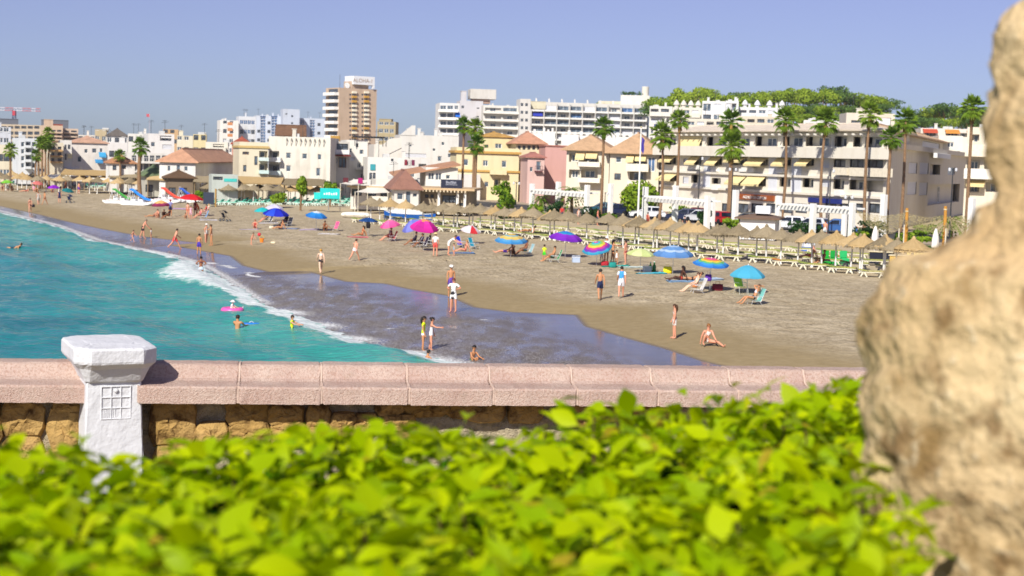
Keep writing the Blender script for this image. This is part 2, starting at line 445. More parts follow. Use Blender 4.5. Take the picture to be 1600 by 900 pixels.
# lumpy mortar face
nx, nz = 220, 34
vs, fs = [], []
for i in range(nx + 1):
    for j in range(nz + 1):
        x, z = S0 + (S1 - S0) * i / nx, 5.2 + (Z_LEDGE - .13 - 5.2) * j / nz
        vs.append((x, .262 + .05 * float(fbm(np.array(x * 9.), np.array(z * 9.), 61, 3)), z))
for i in range(nx):
    for j in range(nz):
        a = i * (nz + 1) + j; fs.append((a, a + nz + 1, a + nz + 2, a + 1))
b.raw(vs, fs)
b.build('mortar_core', MORTAR, wall)
def coping(x0, x1, dz, seed):
    rs = random.Random(seed); b = MB()
    prof = [(0.0, -.125), (0.0, -.014), (.014, 0.0), (.215, .012), (.255, .028), (.305, .112), (.325, .122), (.54, .118), (.56, .1), (.56, -.125)]
    n = max(4, int((x1 - x0) / .045)); rr = []
    xs = [x0, x0 + .012] + [x0 + .012 + (x1 - x0 - .024) * i / n for i in range(1, n)] + [x1 - .012, x1]
    for i, x in enumerate(xs):
        k = .008 if i in (0, len(xs) - 1) else 0
        rr.append([(x, y + (k if y < .3 else -k) + rs.uniform(-.0025, .0025), z + dz + (-k if z > 0 else k) + rs.uniform(-.002, .002)) for y, z in prof])
    b.rings(rr, Matrix.Translation((0, 0, Z_LEDGE)))
    return b.build('coping_slab', PINK, wall)
js = [wall_s(px, 604)[0] for px in (213, 372, 503, 640, 772, 903, 1030, 1155, 1275)]
js += [js[-1] + .62 * k for k in range(1, 6)]
for k in range(len(js) - 1): coping(js[k] + .006, js[k + 1] - .006, random.uniform(-.003, .003), k)
xl = wall_s(143, 604)[0]
coping(xl - .78, xl, .0, 90); coping(xl - 1.42, xl - .792, .0, 91)
JOINT = P('#d2b9a8', .95, .15, 20, .4)
for x in js[1:-1]:                                                       # raised mortar joints between the slabs
    b = MB(); b.prism([(.0, 0)] * 0 or [(x - .0055, -.12), (x + .0055, -.12), (x + .0055, -.013), (x - .0055, -.013)], .003, .1, Matrix.Translation((0, 0, Z_LEDGE)))
    pr = [(.016, -.02), (.016, .002), (.215, .0135), (.256, .030), (.305, .1135), (.325, .1235), (.5, .1195), (.5, .05)]
    b.rings([[(x - .0065, y, z) for y, z in pr], [(x + .0065, y, z) for y, z in pr]], Matrix.Translation((0, 0, Z_LEDGE)))
    b.build('mortar_joint', JOINT, wall)
# rubble stones, each a lump of its own
def stone(x0, z0, x1, z1, seed, parent):
    rs = random.Random(seed); n = 9; b = MB(); rings = []
    ang = [math.pi * 2 * k / 14 for k in range(14)]
    cx, cz, rx, rz = (x0 + x1) / 2, (z0 + z1) / 2, (x1 - x0) / 2, (z1 - z0) / 2
    jit = [rs.uniform(.93, 1.1) for _ in ang]; tl = rs.uniform(-.35, .35), rs.uniform(-.45, .25)
    for r, y in ((1.0, .31), (1.0, .245), (.96, .215), (.86, .196), (.55, .186), (.2, .18)):
        ring = []
        for a, j in zip(ang, jit):
            ca, sa = math.cos(a), math.sin(a); k = (abs(ca) ** 4.5 + abs(sa) ** 4.5) ** (-1 / 4.5)
            px_, pz_ = ca * k * j * rx * r, sa * k * j * rz * r
            ring.append((cx + px_, y + (tl[0] * px_ + tl[1] * pz_) * .35 * (y < .24) + rs.uniform(-.013, .013) * (y < .24), cz + pz_))
        rings.append(ring[::-1])
    b.rings(rings)
    return b.build('stone', OCHRE, parent)
def stone_px(x0, y0, x1, y1, sd):
    a, b_ = wall_s(x0, y1, .1), wall_s(x1, y0, .1)
    stone(a[0] - .024, a[1] - .024, b_[0] + .024, b_[1] + .024, sd, wall)
for k, q in enumerate([(-50, 634, -6, 700), (2, 632, 62, 684), (74, 648, 127, 706), (84, 631, 126, 644), (4, 690, 60, 735), (68, 710, 124, 760), (234, 630, 302, 700), (240, 704, 300, 760), (356, 630, 416, 666), (358, 668, 420, 697), (306, 668, 352, 706), (422, 640, 470, 665), (424, 664, 473, 698), (482, 638, 515, 690), (482, 674, 512, 700), (520, 652, 556, 684), (558, 655, 588, 680), (592, 630, 628, 651), (600, 656, 650, 690), (634, 632, 700, 652), (706, 630, 760, 655), (730, 630, 792, 660), (800, 632, 850, 662), (880, 640, 925, 668), (930, 632, 990, 660), (1000, 634, 1050, 665)]):
    stone_px(*q, 200 + k)
x, k = wall_s(300, 690)[0], 0
while x < 6.9:                                                           # hidden lower courses
    w = random.uniform(.22, .36); stone(x, 5.35, x + w, 5.35 + random.uniform(.2, .26), 300 + k, wall); x += w + .03; k += 1

# pillar
t = NT('white_limewash')
f = t.noise(5, 5, None, .65); g = t.noise(24, 4)
t.col(t.mix(t.math('MULTIPLY', t.ramp(f, [(.3, 1.0), (.5, 0.0)]), .25), '#d6d7da', '#b2b1ae'))
t.bump(t.math('ADD', t.math('MULTIPLY', f, .9), t.math('MULTIPLY', g, .35)), .55, .035); t.set(Roughness=.85)
LIME = t.mat
PIL_A = R(24)
pil = thing('white_pillar', 'whitewashed masonry pillar with chamfered cap and square relief panel', 'pillar', WALL_M.translation, PIL_A)
_e, _n, _a = WE, WN, WALL_A
WE = Vector((math.cos(PIL_A), math.sin(PIL_A), 0)); WN = Vector((math.sin(PIL_A), -math.cos(PIL_A), 0))
xa, xb = wall_s(135, 640, -.02)[0], wall_s(221, 640, -.02)[0]
PW, PC = (xb - xa) / 2, (xa + xb) / 2
def octo(w, y0, y1, c, z): return [(PC - w + c, y0, z), (PC + w - c, y0, z), (PC + w, y0 + c, z), (PC + w, y1 - c, z), (PC + w - c, y1, z), (PC - w + c, y1, z), (PC - w, y1 - c, z), (PC - w, y0 + c, z)]
zt = wall_s(180, 546, -.22)[1]
def fine_rings(b, rings, jit, seed):
    rs = random.Random(seed); out = []
    for r in rings:
        rr = []
        for i in range(8):
            a, c = Vector(r[i]), Vector(r[(i + 1) % 8])
            for k in range(5):
                p = a.lerp(c, k / 5); rr.append((p.x + rs.uniform(-jit, jit), p.y + rs.uniform(-jit, jit), p.z + rs.uniform(-jit, jit)))
        out.append(rr)
    b.rings(out)
b = MB(); y0, y1 = -.02, .58
fine_rings(b, [octo(PW + .03, y0 - .02, y1, .012, 4.8), octo(PW + .03, y0 - .02, y1, .012, 5.2), octo(PW + .014, y0 - .012, y1, .012, 5.75)] + [octo(PW + .018 - .018 * k / 6, y0 - .012 + .012 * k / 6, y1, .014, 5.79 + (zt - .26 - 5.79) * k / 6) for k in range(7)], .0025, 4)
b.build('shaft', LIME, pil)
b = MB()
fine_rings(b, [octo(PW - .01, y0 + .01, y1 - .01, .02, zt - .27), octo(PW + .012, y0 - .03, y1, .03, zt - .25), octo(PW + .03, y0 - .06, y1 + .02, .045, zt - .205), octo(PW + .055, y0 - .09, y1 + .04, .07, zt - .155), octo(PW + .08, y0 - .125, y1 + .07, .095, zt - .13), octo(PW + .092, y0 - .145, y1 + .085, .105, zt - .116), octo(PW + .097, y0 - .15, y1 + .09, .11, zt - .10), octo(PW + .097, y0 - .15, y1 + .09, .11, zt - .018), octo(PW + .085, y0 - .137, y1 + .08, .108, zt - .003), octo(PW + .065, y0 - .12, y1 + .07, .09, zt), octo(PW - .02, y0 + .06, y1 - .05, .06, zt + .004)], .0022, 5)
b.build('cap', LIME, pil)
a = wall_s(158, 655, -.02); c = wall_s(204, 603, -.02)
fx0, fz0, fx1, fz1 = a[0], a[1], c[0], c[1]
b = MB(); fr = .0045
for x in np.linspace(fx0, fx1, 4): b.bev(x - fr, y0 - .011, fz0, x + fr, y0 + .02, fz1, .003)
for z in np.linspace(fz0, fz1, 4): b.bev(fx0 - fr, y0 - .0113, z - fr, fx1 + fr, y0 + .02, z + fr, .003)
for k in range(7): b.bev(fx0 + .012 + k * .0135, y0 - .008, fz0 + .012, fx0 + .019 + k * .0135, y0 + .02, fz0 + .07, .002)
b.lathe([(.017, 0), (.014, .012), (.005, .018)], 8, Matrix.Translation(((fx0 + fx1) / 2, y0 - .004, fz1 - .03)) @ Matrix.Rotation(R(90), 4, 'X'))
b.build('relief_panel', LIME, pil)
WE, WN = _e, _n

# terrace ground and headland under the viewer
b = MB()
def wl(s, back): q = WO + WE * s - WN * back; return (q.x, q.y)
top = [wl(-14, .3), wl(14, .3), wl(14, -30), wl(-14, -30)]
b.raw([(x, y, -2) for x, y in top] + [(x, y, 5.3) for x, y in top], [(3, 2, 1, 0), (4, 5, 6, 7), (0, 1, 5, 4), (1, 2, 6, 5), (2, 3, 7, 6), (3, 0, 4, 7)])
struct(b.build('terrace_ground', P('#8a7a5c', .95, .3, 1.5, .5)))

# ---- hedge
def leaf_mesh(name, fold, curl, wd, mats):
    b = MB(); L = 1.0
    prof = [(0, .03), (.08, .12), (.22, .27), (.42, .36), (.62, .31), (.8, .18), (.92, .07), (1.0, .0)]
    vs = []
    for tt, w in prof:
        z = -curl * tt * tt; w *= wd
        vs += [(-w, tt, z + fold * w), (0, tt, z), (w, tt, z + fold * w)]
    fs = []
    for k in range(len(prof) - 1):
        a = k * 3; fs += [(a, a + 1, a + 4, a + 3), (a + 1, a + 2, a + 5, a + 4)]
    b.raw(vs, fs)
    b.tube([(0, -.22, -.03), (0, 0, 0)], [.014, .018], 3)
    return b
def leaf_mat(name, c1, c2, tr):
    t = NT(name)
    oi = t.n('ObjectInfo').outputs['Random']; f = t.noise(2.0, 2)
    ri = t.n('Attribute', attribute_name='tone').outputs['Fac']
    v = t.math('FRACT', t.math('ADD', oi, ri))
    c = t.mix(v, c1, c2)
    c = t.mix(t.math('MULTIPLY', f, .35), c, tuple(x * .6 for x in lin(c1)))
    c = t.mix(t.ramp(v, [(.978, 0.0), (.985, .8)]), c, '#a8842e')
    t.col(c); t.set(Roughness=.5); t.b.inputs['Specular IOR Level'].default_value = .16
    tl = t.n('BsdfTranslucent'); t.l(t.mix(.5, c, tr), tl.inputs['Color'])
    mx = t.n('MixShader', Fac=.42); t.l(t.b.outputs[0], mx.inputs[1]); t.l(tl.outputs[0], mx.inputs[2])
    t.l(mx.outputs[0], t.t.nodes['Material Output'].inputs['Surface'])
    return t.mat
HLEAF = leaf_mat('hedge_leaf', '#8cb000', '#d2e000', '#dcf000')
HLEAF2 = leaf_mat('hedge_leaf_shade', '#387000', '#7ca200', '#98c800')  # darker greens paint in the shade on leaves deep in the hedge
hedge = thing('leafy_hedge', 'broad bright green leafy hedge across the foreground', 'hedge', (0, 2.6, 5.3))
HM = hedge.matrix_basis.copy(); HM = Matrix.Translation((0, 2.6, 5.3))
def hedge_top(x, y): return 7.43 + .012 * x + .10 * float(vnoise(np.array(x * 1.7 + 40), np.array(y * 1.7), 71)) + .06 * float(vnoise(np.array(x * 5), np.array(y * 5 + 9), 72)) 
def hedge_far(x): return 3.18 + .50 * (x + .9)
rs = random.Random(3)
leaves = []
def add_leaf(x, y, z, size, up=.75):
    yaw = rs.uniform(-math.pi, math.pi); pit = rs.gauss(.16, .42); roll = rs.gauss(0, .5)
    leaves.append((Matrix.Translation((x, y, z)) @ Matrix.Rotation(yaw, 4, 'Z') @ Matrix.Rotation(pit, 4, 'X') @ Matrix.Rotation(roll, 4, 'Y') @ Matrix.Scale(size, 4), y))
N = 0
while N < 11500:
    y = 1.35 + 3.6 * rs.random() ** .9; x = rs.uniform(-.5, .47) * y + rs.uniform(-.25, .25)
    if y > hedge_far(x) or x / y > (.275 if y < 2.6 else .222 + rs.uniform(0, .02)): continue
    dz = rs.random() ** 1.6 * .30; edge = max(0, y - hedge_far(x) + .25) * .35
    add_leaf(x, y, hedge_top(x, y) - dz - edge + (rs.random() < .05) * rs.uniform(0, .06), rs.uniform(.038, .088) * rs.uniform(.75, 1.0) * (1.0 if dz < .1 else .9)); N += 1
for k in range(260):                                                     # sprig rising against the rock
    x, y = rs.gauss(.79, .05), rs.gauss(3.75, .12); add_leaf(x, y, 7.34 + rs.uniform(-.2, .1) - abs(x - .79) * .6, rs.uniform(.05, .09))
for k in range(70):
    x, y = rs.gauss(.80, .05), rs.gauss(3.1, .1); add_leaf(x, y, rs.uniform(7.25, 7.44), rs.uniform(.05, .08))
for k in range(2600):                                                    # skirt of leaves on the far side
    x = rs.uniform(-1.5, .78); y = hedge_far(x) + rs.uniform(-.1, .32)
    if x / y > .222: continue
    add_leaf(x, y, hedge_top(x, y) - .06 - (y - hedge_far(x) + .1) * .5 - rs.random() * .22, rs.uniform(.045, .085))
base = [leaf_mesh('leaf', f, c, w, None) for f, c, w in ((.25, .12, .74), (.5, .25, .62), (.12, .05, .84), (.35, .4, .7))]
bm = [b.mesh('leaf', HLEAF, True) for b in base]
order = sorted(range(len(leaves)), key=lambda i: (leaves[i][1] - 1.2 * leaves[i][0].translation.z))
big = set([i for i in order if leaves[i][1] > 1.7][:300])
stuff = MB(); tone = []; mats2 = []
for i, (M, y) in enumerate(leaves):
    L = HM.inverted() @ M
    if i in big:
        o = put('leaf', bm[i % 4], hedge); o.matrix_basis = L
    else:
        bb = base[i % 4]; n0 = len(stuff.f)
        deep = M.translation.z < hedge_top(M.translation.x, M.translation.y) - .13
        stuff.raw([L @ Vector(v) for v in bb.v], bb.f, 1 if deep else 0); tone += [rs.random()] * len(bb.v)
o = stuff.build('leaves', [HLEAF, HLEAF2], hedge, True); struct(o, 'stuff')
a = o.data.attributes.new('tone', 'FLOAT', 'POINT'); a.data.foreach_set('value', tone)
TWIG = P('#5a4526', .9, .3, 9)
b = MB()
for k in range(420):
    y = rs.uniform(1.4, 4.2); x = rs.uniform(-.46, .46) * y
    if y > hedge_far(x) - .05 or x / y > .22: continue
    z1 = hedge_top(x, y) - rs.uniform(0, .12); b.tube([Vector((x + rs.gauss(0, .07), y + rs.gauss(0, .07), z1 - .5)) - HM.translation, Vector((x + rs.gauss(0, .03), y, z1 - .2)) - HM.translation, Vector((x, y, z1)) - HM.translation], [.006, .004, .002], 4)
struct(b.build('twigs', TWIG, hedge), 'stuff')
b = MB(); nx, ny = 60, 40; vs = []                                       # solid inner mass, its dark green paints the shade between the leaves
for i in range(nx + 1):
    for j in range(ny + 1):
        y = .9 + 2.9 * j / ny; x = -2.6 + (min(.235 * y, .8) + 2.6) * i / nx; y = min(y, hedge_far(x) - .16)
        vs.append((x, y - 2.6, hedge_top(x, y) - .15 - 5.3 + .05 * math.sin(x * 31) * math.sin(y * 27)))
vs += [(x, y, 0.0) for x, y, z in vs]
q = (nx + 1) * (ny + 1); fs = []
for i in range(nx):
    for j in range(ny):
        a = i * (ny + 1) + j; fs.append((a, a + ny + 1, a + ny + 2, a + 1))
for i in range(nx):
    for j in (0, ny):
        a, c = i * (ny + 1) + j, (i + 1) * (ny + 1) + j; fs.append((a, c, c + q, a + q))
b.raw(vs, fs); b.build('inner_foliage_shade', P('#1c3a08', .95, .5, 22, .8, 0.0, .03), hedge, True)

# ---- rocks on the right
t = NT('pitted_rock')
f = t.noise(5, 7, None, .62); g = t.noise(1.6, 3); h = t.noise(22, 5); vo = t.n('TexVoronoi', Scale=9.0); t.l(t.coord(), vo.inputs['Vector'])
c = t.mix(t.ramp(g, [(.3, 0.0), (.7, 1.0)]), '#c0a276', '#dac49a')
c = t.mix(t.ramp(f, [(.34, 1.0), (.5, 0.0)]), c, '#8a7048')
c = t.mix(t.math('MULTIPLY', t.ramp(h, [(.6, 0.0), (.72, 1.0)]), .5), c, '#e3d6b8')
v2 = t.n('TexVoronoi', Scale=34.0); t.l(t.coord(), v2.inputs['Vector'])
c = t.mix(t.math('MULTIPLY', t.ramp(t.noise(13, 3, None, .5), [(.33, 1.0), (.45, 0.0)]), .7), c, '#745836')
t.col(c); t.bump(t.math('ADD', t.math('ADD', t.math('MULTIPLY', f, .7), t.math('MULTIPLY', h, .9)), t.math('MULTIPLY', v2.outputs['Distance'], .15)), .75, .04); t.set(Roughness=.95)
t.b.inputs['Specular IOR Level'].default_value = .1
ROCK = t.mat
from mathutils import noise as MN
def rock(name, label, Y, cpx, prof, zlow, amp, seed, dy=1.0):
    ys = [p[0] for p in prof]; xs = [p[1] for p in prof]
    top, bot = W(cpx, ys[0], Y).z, zlow
    nz, na = 190, 170; c0 = W(cpx, 500, Y); vs = []
    for j in range(nz + 1):
        z = bot + (top - bot) * j / nz
        py = 450 + 0.0
        for _ in range(3): py += (W(cpx, py, Y).z - z) * FPX / Y
        kx = W(np.interp(py, ys, xs), py, 1.0).x; r = max(.01, (c0.x - kx * Y) / (1 + .7 * kx))
        for i in range(na):
            a = 2 * math.pi * i / na; p = Vector((math.cos(a) * r, math.sin(a) * r * dy, z - zlow))
            q = Vector((p.x + seed, p.y, p.z)); nn = MN.fractal(q * 2.6, .7, 2.1, 4) * amp * 1.15 + (MN.noise(q * 9) * .34 + MN.noise(q * 23) * .26 + MN.noise(q * 47) * .16) * amp
            pit = min(0, MN.noise(q * 6 + Vector((9, 3, 1))) + .2) * amp * 1.6 + min(0, MN.noise(q * 17) + .3) * amp * 1.2
            k = 1 + (nn + pit) / max(r, .12); vs.append((p.x * k, p.y * k - .7 * p.x * k, p.z + .35 * (nn + pit)))
    fs = [(j * na + i, j * na + (i + 1) % na, (j + 1) * na + (i + 1) % na, (j + 1) * na + i) for j in range(nz) for i in range(na)]
    fs.append(tuple(range(nz * na, nz * na + na)))
    b = MB(); b.raw(vs, fs); o = b.build(name, ROCK, None, True, (c0.x, Y, zlow))
    return tag(o, label, 'rock')
rock('weathered_rock', 'massive rough tan rock filling the right edge and flaring down to the hedge', 2.7, 1800, [(-160, 1700), (-40, 1640), (5, 1608), (60, 1566), (130, 1554), (200, 1542), (260, 1552), (318, 1564), (350, 1528), (390, 1462), (430, 1424), (470, 1388), (510, 1352), (560, 1334), (640, 1326), (760, 1324), (900, 1320), (1900, 1300)], 5.3, .042, 8.0, .6)
# ================================================================== BUILDINGS
FRAME_W = P('#e9e6df', .6, .05); FRAME_D = P('#3b3a3a', .6, .05); FRAME_B = P('#6e4a2c', .7, .1)
GL = glass('#5a6672'); GLB = glass('#4a6890', .1); GLD = glass('#565d66')
SHUT = P('#dfe0e4', .7, .06, 4); AWN_Y = P('#ead79e', .85, .08, 2); AWN_B = P('#1f6fd6', .85, .08)
TILE_CACHE = {}
def tile_mat(color):
    if color in TILE_CACHE: return TILE_CACHE[color]
    t = NT('roof_tiles_%d' % len(TILE_CACHE)); c = lin(color)
    w = t.n('TexWave', Scale=3.2, Distortion=.6); t.l(t.coord(), w.inputs['Vector'])
    f = t.noise(1.2, 4); g = t.noise(8, 2)
    k = t.ramp(t.math('ADD', t.math('MULTIPLY', f, .6), t.math('MULTIPLY', g, .4)), [(.35, tuple(x * .72 for x in c)), (.5, c), (.68, tuple(min(1, x * 1.18) for x in c))])
    t.col(t.mix(t.math('MULTIPLY', w.outputs['Fac'], .25), k, tuple(x * .55 for x in c)))
    t.bump(w.outputs['Fac'], .5, .06); t.set(Roughness=.9)
    TILE_CACHE[color] = t.mat
    return t.mat
TERRA = '#b5714a'
WIN_MESH = {}
def win_mesh(w, h, style):
    k = (round(w, 1), round(h, 1), style)
    if k in WIN_MESH: return WIN_MESH[k]
    b = MB(); fw = min(.09, w * .1)
    frame = {'g': FRAME_W, 'd': FRAME_D, 'b': FRAME_B, 's': SHUT, 'p': FRAME_W}.get(style, FRAME_W); pane = GL if style in 'gbs' else GLD
    if style == 'p': pane = GLB
    if style == 's':
        n = max(4, int(h / .22)); b.box(0, .06, 0, w, .1, h)
        for i in range(n): b.box(.02, .02, h * i / n + .02, w - .02, .07, h * (i + 1) / n - .02)
        me = b.mesh('window', SHUT)
    else:
        for x in ([0, w / 2 - fw / 2, w - fw] if w > .8 else [0, w - fw]): b.box(x, .03, 0, x + fw, .10, h)
        for z in (0, h - fw): b.box(fw, .032, z, w - fw, .098, z + fw)
        if h > 2.0 and style == 'g': b.box(fw, .032, h * .62, w - fw, .098, h * .62 + fw)
        b.cur = 1; b.box(.01, .07, .01, w - .01, .09, h - .01)
        me = b.mesh('window', [frame, pane])
    WIN_MESH[k] = me
    return me
class Bld:
    def __init__(s, name, label, pxL, dL, pxR, dR, ytop, wall='#efe9dc', depth=9.0, zb=1.5, par=.7, cat='building', ymid=250, stain=.18, shear=0.0, raw=False):
        s.shear = shear
        if not raw:
            wm = (pxR - pxL) * dL / FPX; xm = ((pxL + pxR) / 2 - 806) / FPX; dR = dL - .85 * xm * wm + max(-.12 * wm, min(.12 * wm, dR - dL))
        s.P0, s.P1 = W(pxL, ymid, dL), W(pxR, ymid, dR)
        e = (s.P1 - s.P0); e.z = 0; s.Wd = e.length; e.normalize(); s.e = e; s.nin = Vector((-e.y, e.x, 0))
        s.zb = zb; s.depth = depth; s.par = par
        s.ang = math.atan2(e.y, e.x)
        s.H = W((pxL + pxR) / 2, ytop, (dL + dR) / 2).z - zb
        s.root = thing(name, label, cat, (s.P0.x, s.P0.y, zb), s.ang)
        s.mat = plaster(wall, stain) if isinstance(wall, str) else wall
        s.op = {'front': [], 'left': [], 'right': []}
        s.d0 = (dL + dR) / 2
    def loc(s, px, py, face='front', off=0.0):
        o = Vector((0, 0, CAM_Z)); d = ray(px, py)
        if face == 'front': q, n = s.P0 + s.nin * off, s.nin
        elif face == 'left': q, n = s.P0 + s.e * off, s.e
        else: q, n = s.P0 + s.e * (s.Wd + off), s.e
        t_ = (q - o).dot(n) / d.dot(n); p = o + d * t_ - s.P0
        return p.dot(s.e), p.dot(s.nin), p.z + CAM_Z * 0 - 0 + (s.P0.z - s.zb)
    def rect(s, px0, py0, px1, py1, face='front', off=0.0):
        pm, ym = (px0 + px1) / 2, (py0 + py1) / 2
        k = 0 if face == 'front' else 1
        a, b = s.loc(px0, ym, face, off)[k], s.loc(px1, ym, face, off)[k]
        z1, z0 = s.loc(pm, py0, face, off)[2], s.loc(pm, py1, face, off)[2]
        return min(a, b), z0, max(a, b), z1
    def pt(s, face, a, z, dep):
        return {'front': (a, dep, z), 'left': (dep, a, z), 'right': (s.Wd - dep, a, z)}[face]
    def clampr(s, r, face):
        w = s.Wd if face == 'front' else s.depth
        a0, z0, a1, z1 = r; a0, a1 = max(a0, .12), min(a1, w - .12); z0, z1 = max(z0, .05), min(z1, s.H - .15)
        if a1 - a0 < .15 or z1 - z0 < .15: return None
        for q in s.op[face]:
            if a0 < q[2] + .03 and a1 > q[0] - .03 and z0 < q[3] + .03 and z1 > q[1] - .03: return None
        return a0, z0, a1, z1
    def window(s, r, style='g', face='front', deep=None):
        r = s.clampr(r, face)
        if r is None: return None
        a0, z0, a1, z1 = r
        dp = deep if deep else (.16 if style != 'o' else .95)
        s.op[face].append((a0, z0, a1, z1, dp))
        rot = {'front': 0, 'left': R(-90), 'right': R(90)}[face]
        def plc(me, dep, name='window', aa=a0, ww=a1 - a0, zz=z0):
            if face == 'front': l = (aa, dep, zz)
            elif face == 'left': l = (dep, aa + ww, zz)
            else: l = (s.Wd - dep, aa, zz)
            return put(name, me, s.root, l, (0, 0, rot))
        w, h = a1 - a0, z1 - z0
        if style == 'o':                                                # loggia: a room-deep recess closed by a glazed door
            b = MB(); c = lambda a, z, d: s.pt(face, a, z, d)
            dw = min(w * .6, 2.0)
            b.face([c(a0, z0, dp), c(a1, z0, dp), c(a1, z1, dp), c(a0, z1, dp)])
            b.build('recess', s.mat, s.root)
            return plc(win_mesh(dw, h * .86, 'g'), dp - .12, 'balcony_door', a0 + (w - dw) * .5, dw, z0 + .02)
        o = plc(win_mesh(w, h, style), dp - .09)
        rw, rh = round(w, 1), round(h, 1)
        if rw > 0 and rh > 0: o.scale = (w / rw, 1, h / rh)
        return o
    def win(s, px0, py0, px1, py1, style='g', face='front'):
        return s.window(s.rect(px0, py0, px1, py1, face), style, face)
    def wins(s, *rs, style='g', face='front'):
        for q in rs: s.win(*q, style=style, face=face)
    def auto(s, cols, rows, w=1.2, h=1.4, z0=1.2, dz=2.9, style='g', face='front', a0=None, a1=None, skip=0):
        wd = s.Wd if face == 'front' else s.depth
        a0 = .06 * wd if a0 is None else a0; a1 = .94 * wd if a1 is None else a1
        rs = random.Random(hash((round(s.P0.x), cols, rows)) & 0xffff)
        for j in range(rows):
            for i in range(cols):
                if rs.random() < skip: continue
                a = a0 + (a1 - a0) * (i + .5) / cols - w / 2
                st = style if len(style) == 1 else style[rs.randrange(len(style))]
                s.window((a, z0 + dz * j, a + w, z0 + dz * j + h), st, face)
    def balcony(s, px0, py0, px1, py1, out=1.2, mat=None, rail=False, face='front'):
        a0, z0, a1, z1 = s.rect(px0, py0, px1, py1, face, -out if face != 'right' else out)
        return s.balcony_m(a0, z0, a1, z1, out, mat, rail, face)
    def balcony_m(s, a0, z0, a1, z1, out=1.2, mat=None, rail=False, face='front'):
        b = MB(); t_ = .12
        def bx(aa, d0, za, ab, d1, zb_):
            p, q = s.pt(face, aa, za, d0), s.pt(face, ab, zb_, d1)
            b.box(min(p[0], q[0]), min(p[1], q[1]), min(p[2], q[2]), max(p[0], q[0]), max(p[1], q[1]), max(p[2], q[2]))
        bx(a0, -out, z0, a1, -.003, z0 + .18)
        if rail:
            n = max(3, int((a1 - a0) / .35)); zt = max(z1, z0 + .9)
            for i in range(n + 1): x = a0 + (a1 - a0 - .04) * i / n; bx(x, -out + .02, z0 + .18, x + .04, -out + .06, zt - .05)
            bx(a0, -out, zt - .05, a1, -out + .08, zt)
        else:
            bx(a0 + .003, -out + .003, z0 + .18, a1 - .003, -out + t_, z1); bx(a0 + .003, -out + t_, z0 + .18, a0 + t_, -.004, z1); bx(a1 - t_, -out + t_, z0 + .18, a1 - .003, -.004, z1)
        return b.build('balcony', mat or s.mat, s.root)
    def awning(s, px0, py0, px1, py1, out=1.1, mat=None):
        a0, z0, a1, z1 = s.rect(px0, py0, px1, py1); b = MB(); mat = mat or AWN_Y
        n = 8
        for k in range(n):
            x0, x1 = a0 + (a1 - a0) * k / n, a0 + (a1 - a0) * (k + 1) / n
            sg = .02 * (k % 2)
            b.raw([(x0, -.02, z1), (x1, -.02, z1), (x1, -out, z0 + .22 + sg), (x0, -out, z0 + .22 + sg), (x0, -.02, z1 - .03), (x1, -.02, z1 - .03), (x1, -out, z0 + .19 + sg), (x0, -out, z0 + .19 + sg)], [(0, 1, 2, 3), (4, 7, 6, 5), (0, 4, 5, 1), (2, 6, 7, 3), (0, 3, 7, 4), (1, 5, 6, 2)])
            b.box(x0 + .004, -out - .012, z0, x1 - .004, -out + .006, z0 + .2)
        return b.build('awning', mat, s.root)
    def panel(s, px0, py0, px1, py1, mat, name='wall_panel', out=.04):
        a0, z0, a1, z1 = s.rect(px0, py0, px1, py1); b = MB(); b.bev(a0, -out, z0, a1, -.003, z1, .01)
        return b.build(name, mat, s.root)
    def part(s, name, b, mat): return b.build(name, mat, s.root)
    def band(s, z, h=.25, out=.12, name='cornice', mat=None, sides=True):
        b = MB(); b.box(-out, -out, z, s.Wd + out, -.003, z + h)
        if sides: b.box(-out, -.003, z, -.003, s.depth, z + h); b.box(s.Wd + .003, -.003, z, s.Wd + out, s.depth, z + h)
        return b.build(name, mat or s.mat, s.root)
    def roof_box(s, x0, y0, x1, y1, h, name='stair_head', mat=None, z=None, win=False):
        z = s.H - s.par if z is None else z
        b = MB(); b.box(x0, y0, z, x1, y1, z + h); b.box(x0 - .12, y0 - .12, z + h, x1 + .12, y1 + .12, z + h + .15)
        return b.build(name, mat or s.mat, s.root)
    def clutter(s, n, seed=1):
        rs = random.Random(seed); z = s.H - s.par
        for k in range(n):
            x, y = rs.uniform(.1, .9) * s.Wd, rs.uniform(.2, .8) * s.depth; b = MB(); q = rs.random()
            if q < .45: ch = rs.uniform(.5, 1.2); b.box(x, y, z, x + .5, y + .5, z + s.par + ch); b.box(x - .08, y - .08, z + s.par + ch, x + .58, y + .58, z + s.par + ch + .1); b.build('chimney', s.mat, s.root)
            elif q < .75: b.tube([(x, y, z), (x, y, z + s.par + 2.4)], .035, 5); b.tube([(x - .6, y, z + s.par + 2.0), (x + .6, y, z + s.par + 2.1)], .025, 4); b.tube([(x - .4, y, z + s.par + 2.3), (x + .4, y, z + s.par + 2.3)], .025, 4); b.build('antenna', FRAME_D, s.root)
            else: b.bev(x, y, z, x + 1.0, y + .5, z + s.par + .5, .05); b.build('air_conditioner', P('#c9c9c6', .6), s.root)
    def hip(s, ridge=1.8, over=.6, color=TERRA, z=None, gable=False, ridge_in=None):
        z = s.H if z is None else z; b = MB(); w, d = s.Wd, s.depth; o = over
        ri = min(w, d) / 2 if ridge_in is None else ridge_in
        if gable: ri = -o * .9
        if w >= d: r0, r1 = (ri, d / 2), (w - ri, d / 2)
        else: r0, r1 = (w / 2, ri), (w / 2, d - ri)
        c = [(-o, -o), (w + o, -o), (w + o, d + o), (-o, d + o)]
        vs = [(x, y, z + .02) for x, y in c] + [(x, y, z + .16) for x, y in c] + [(*r0, z + ridge), (*r1, z + ridge)]
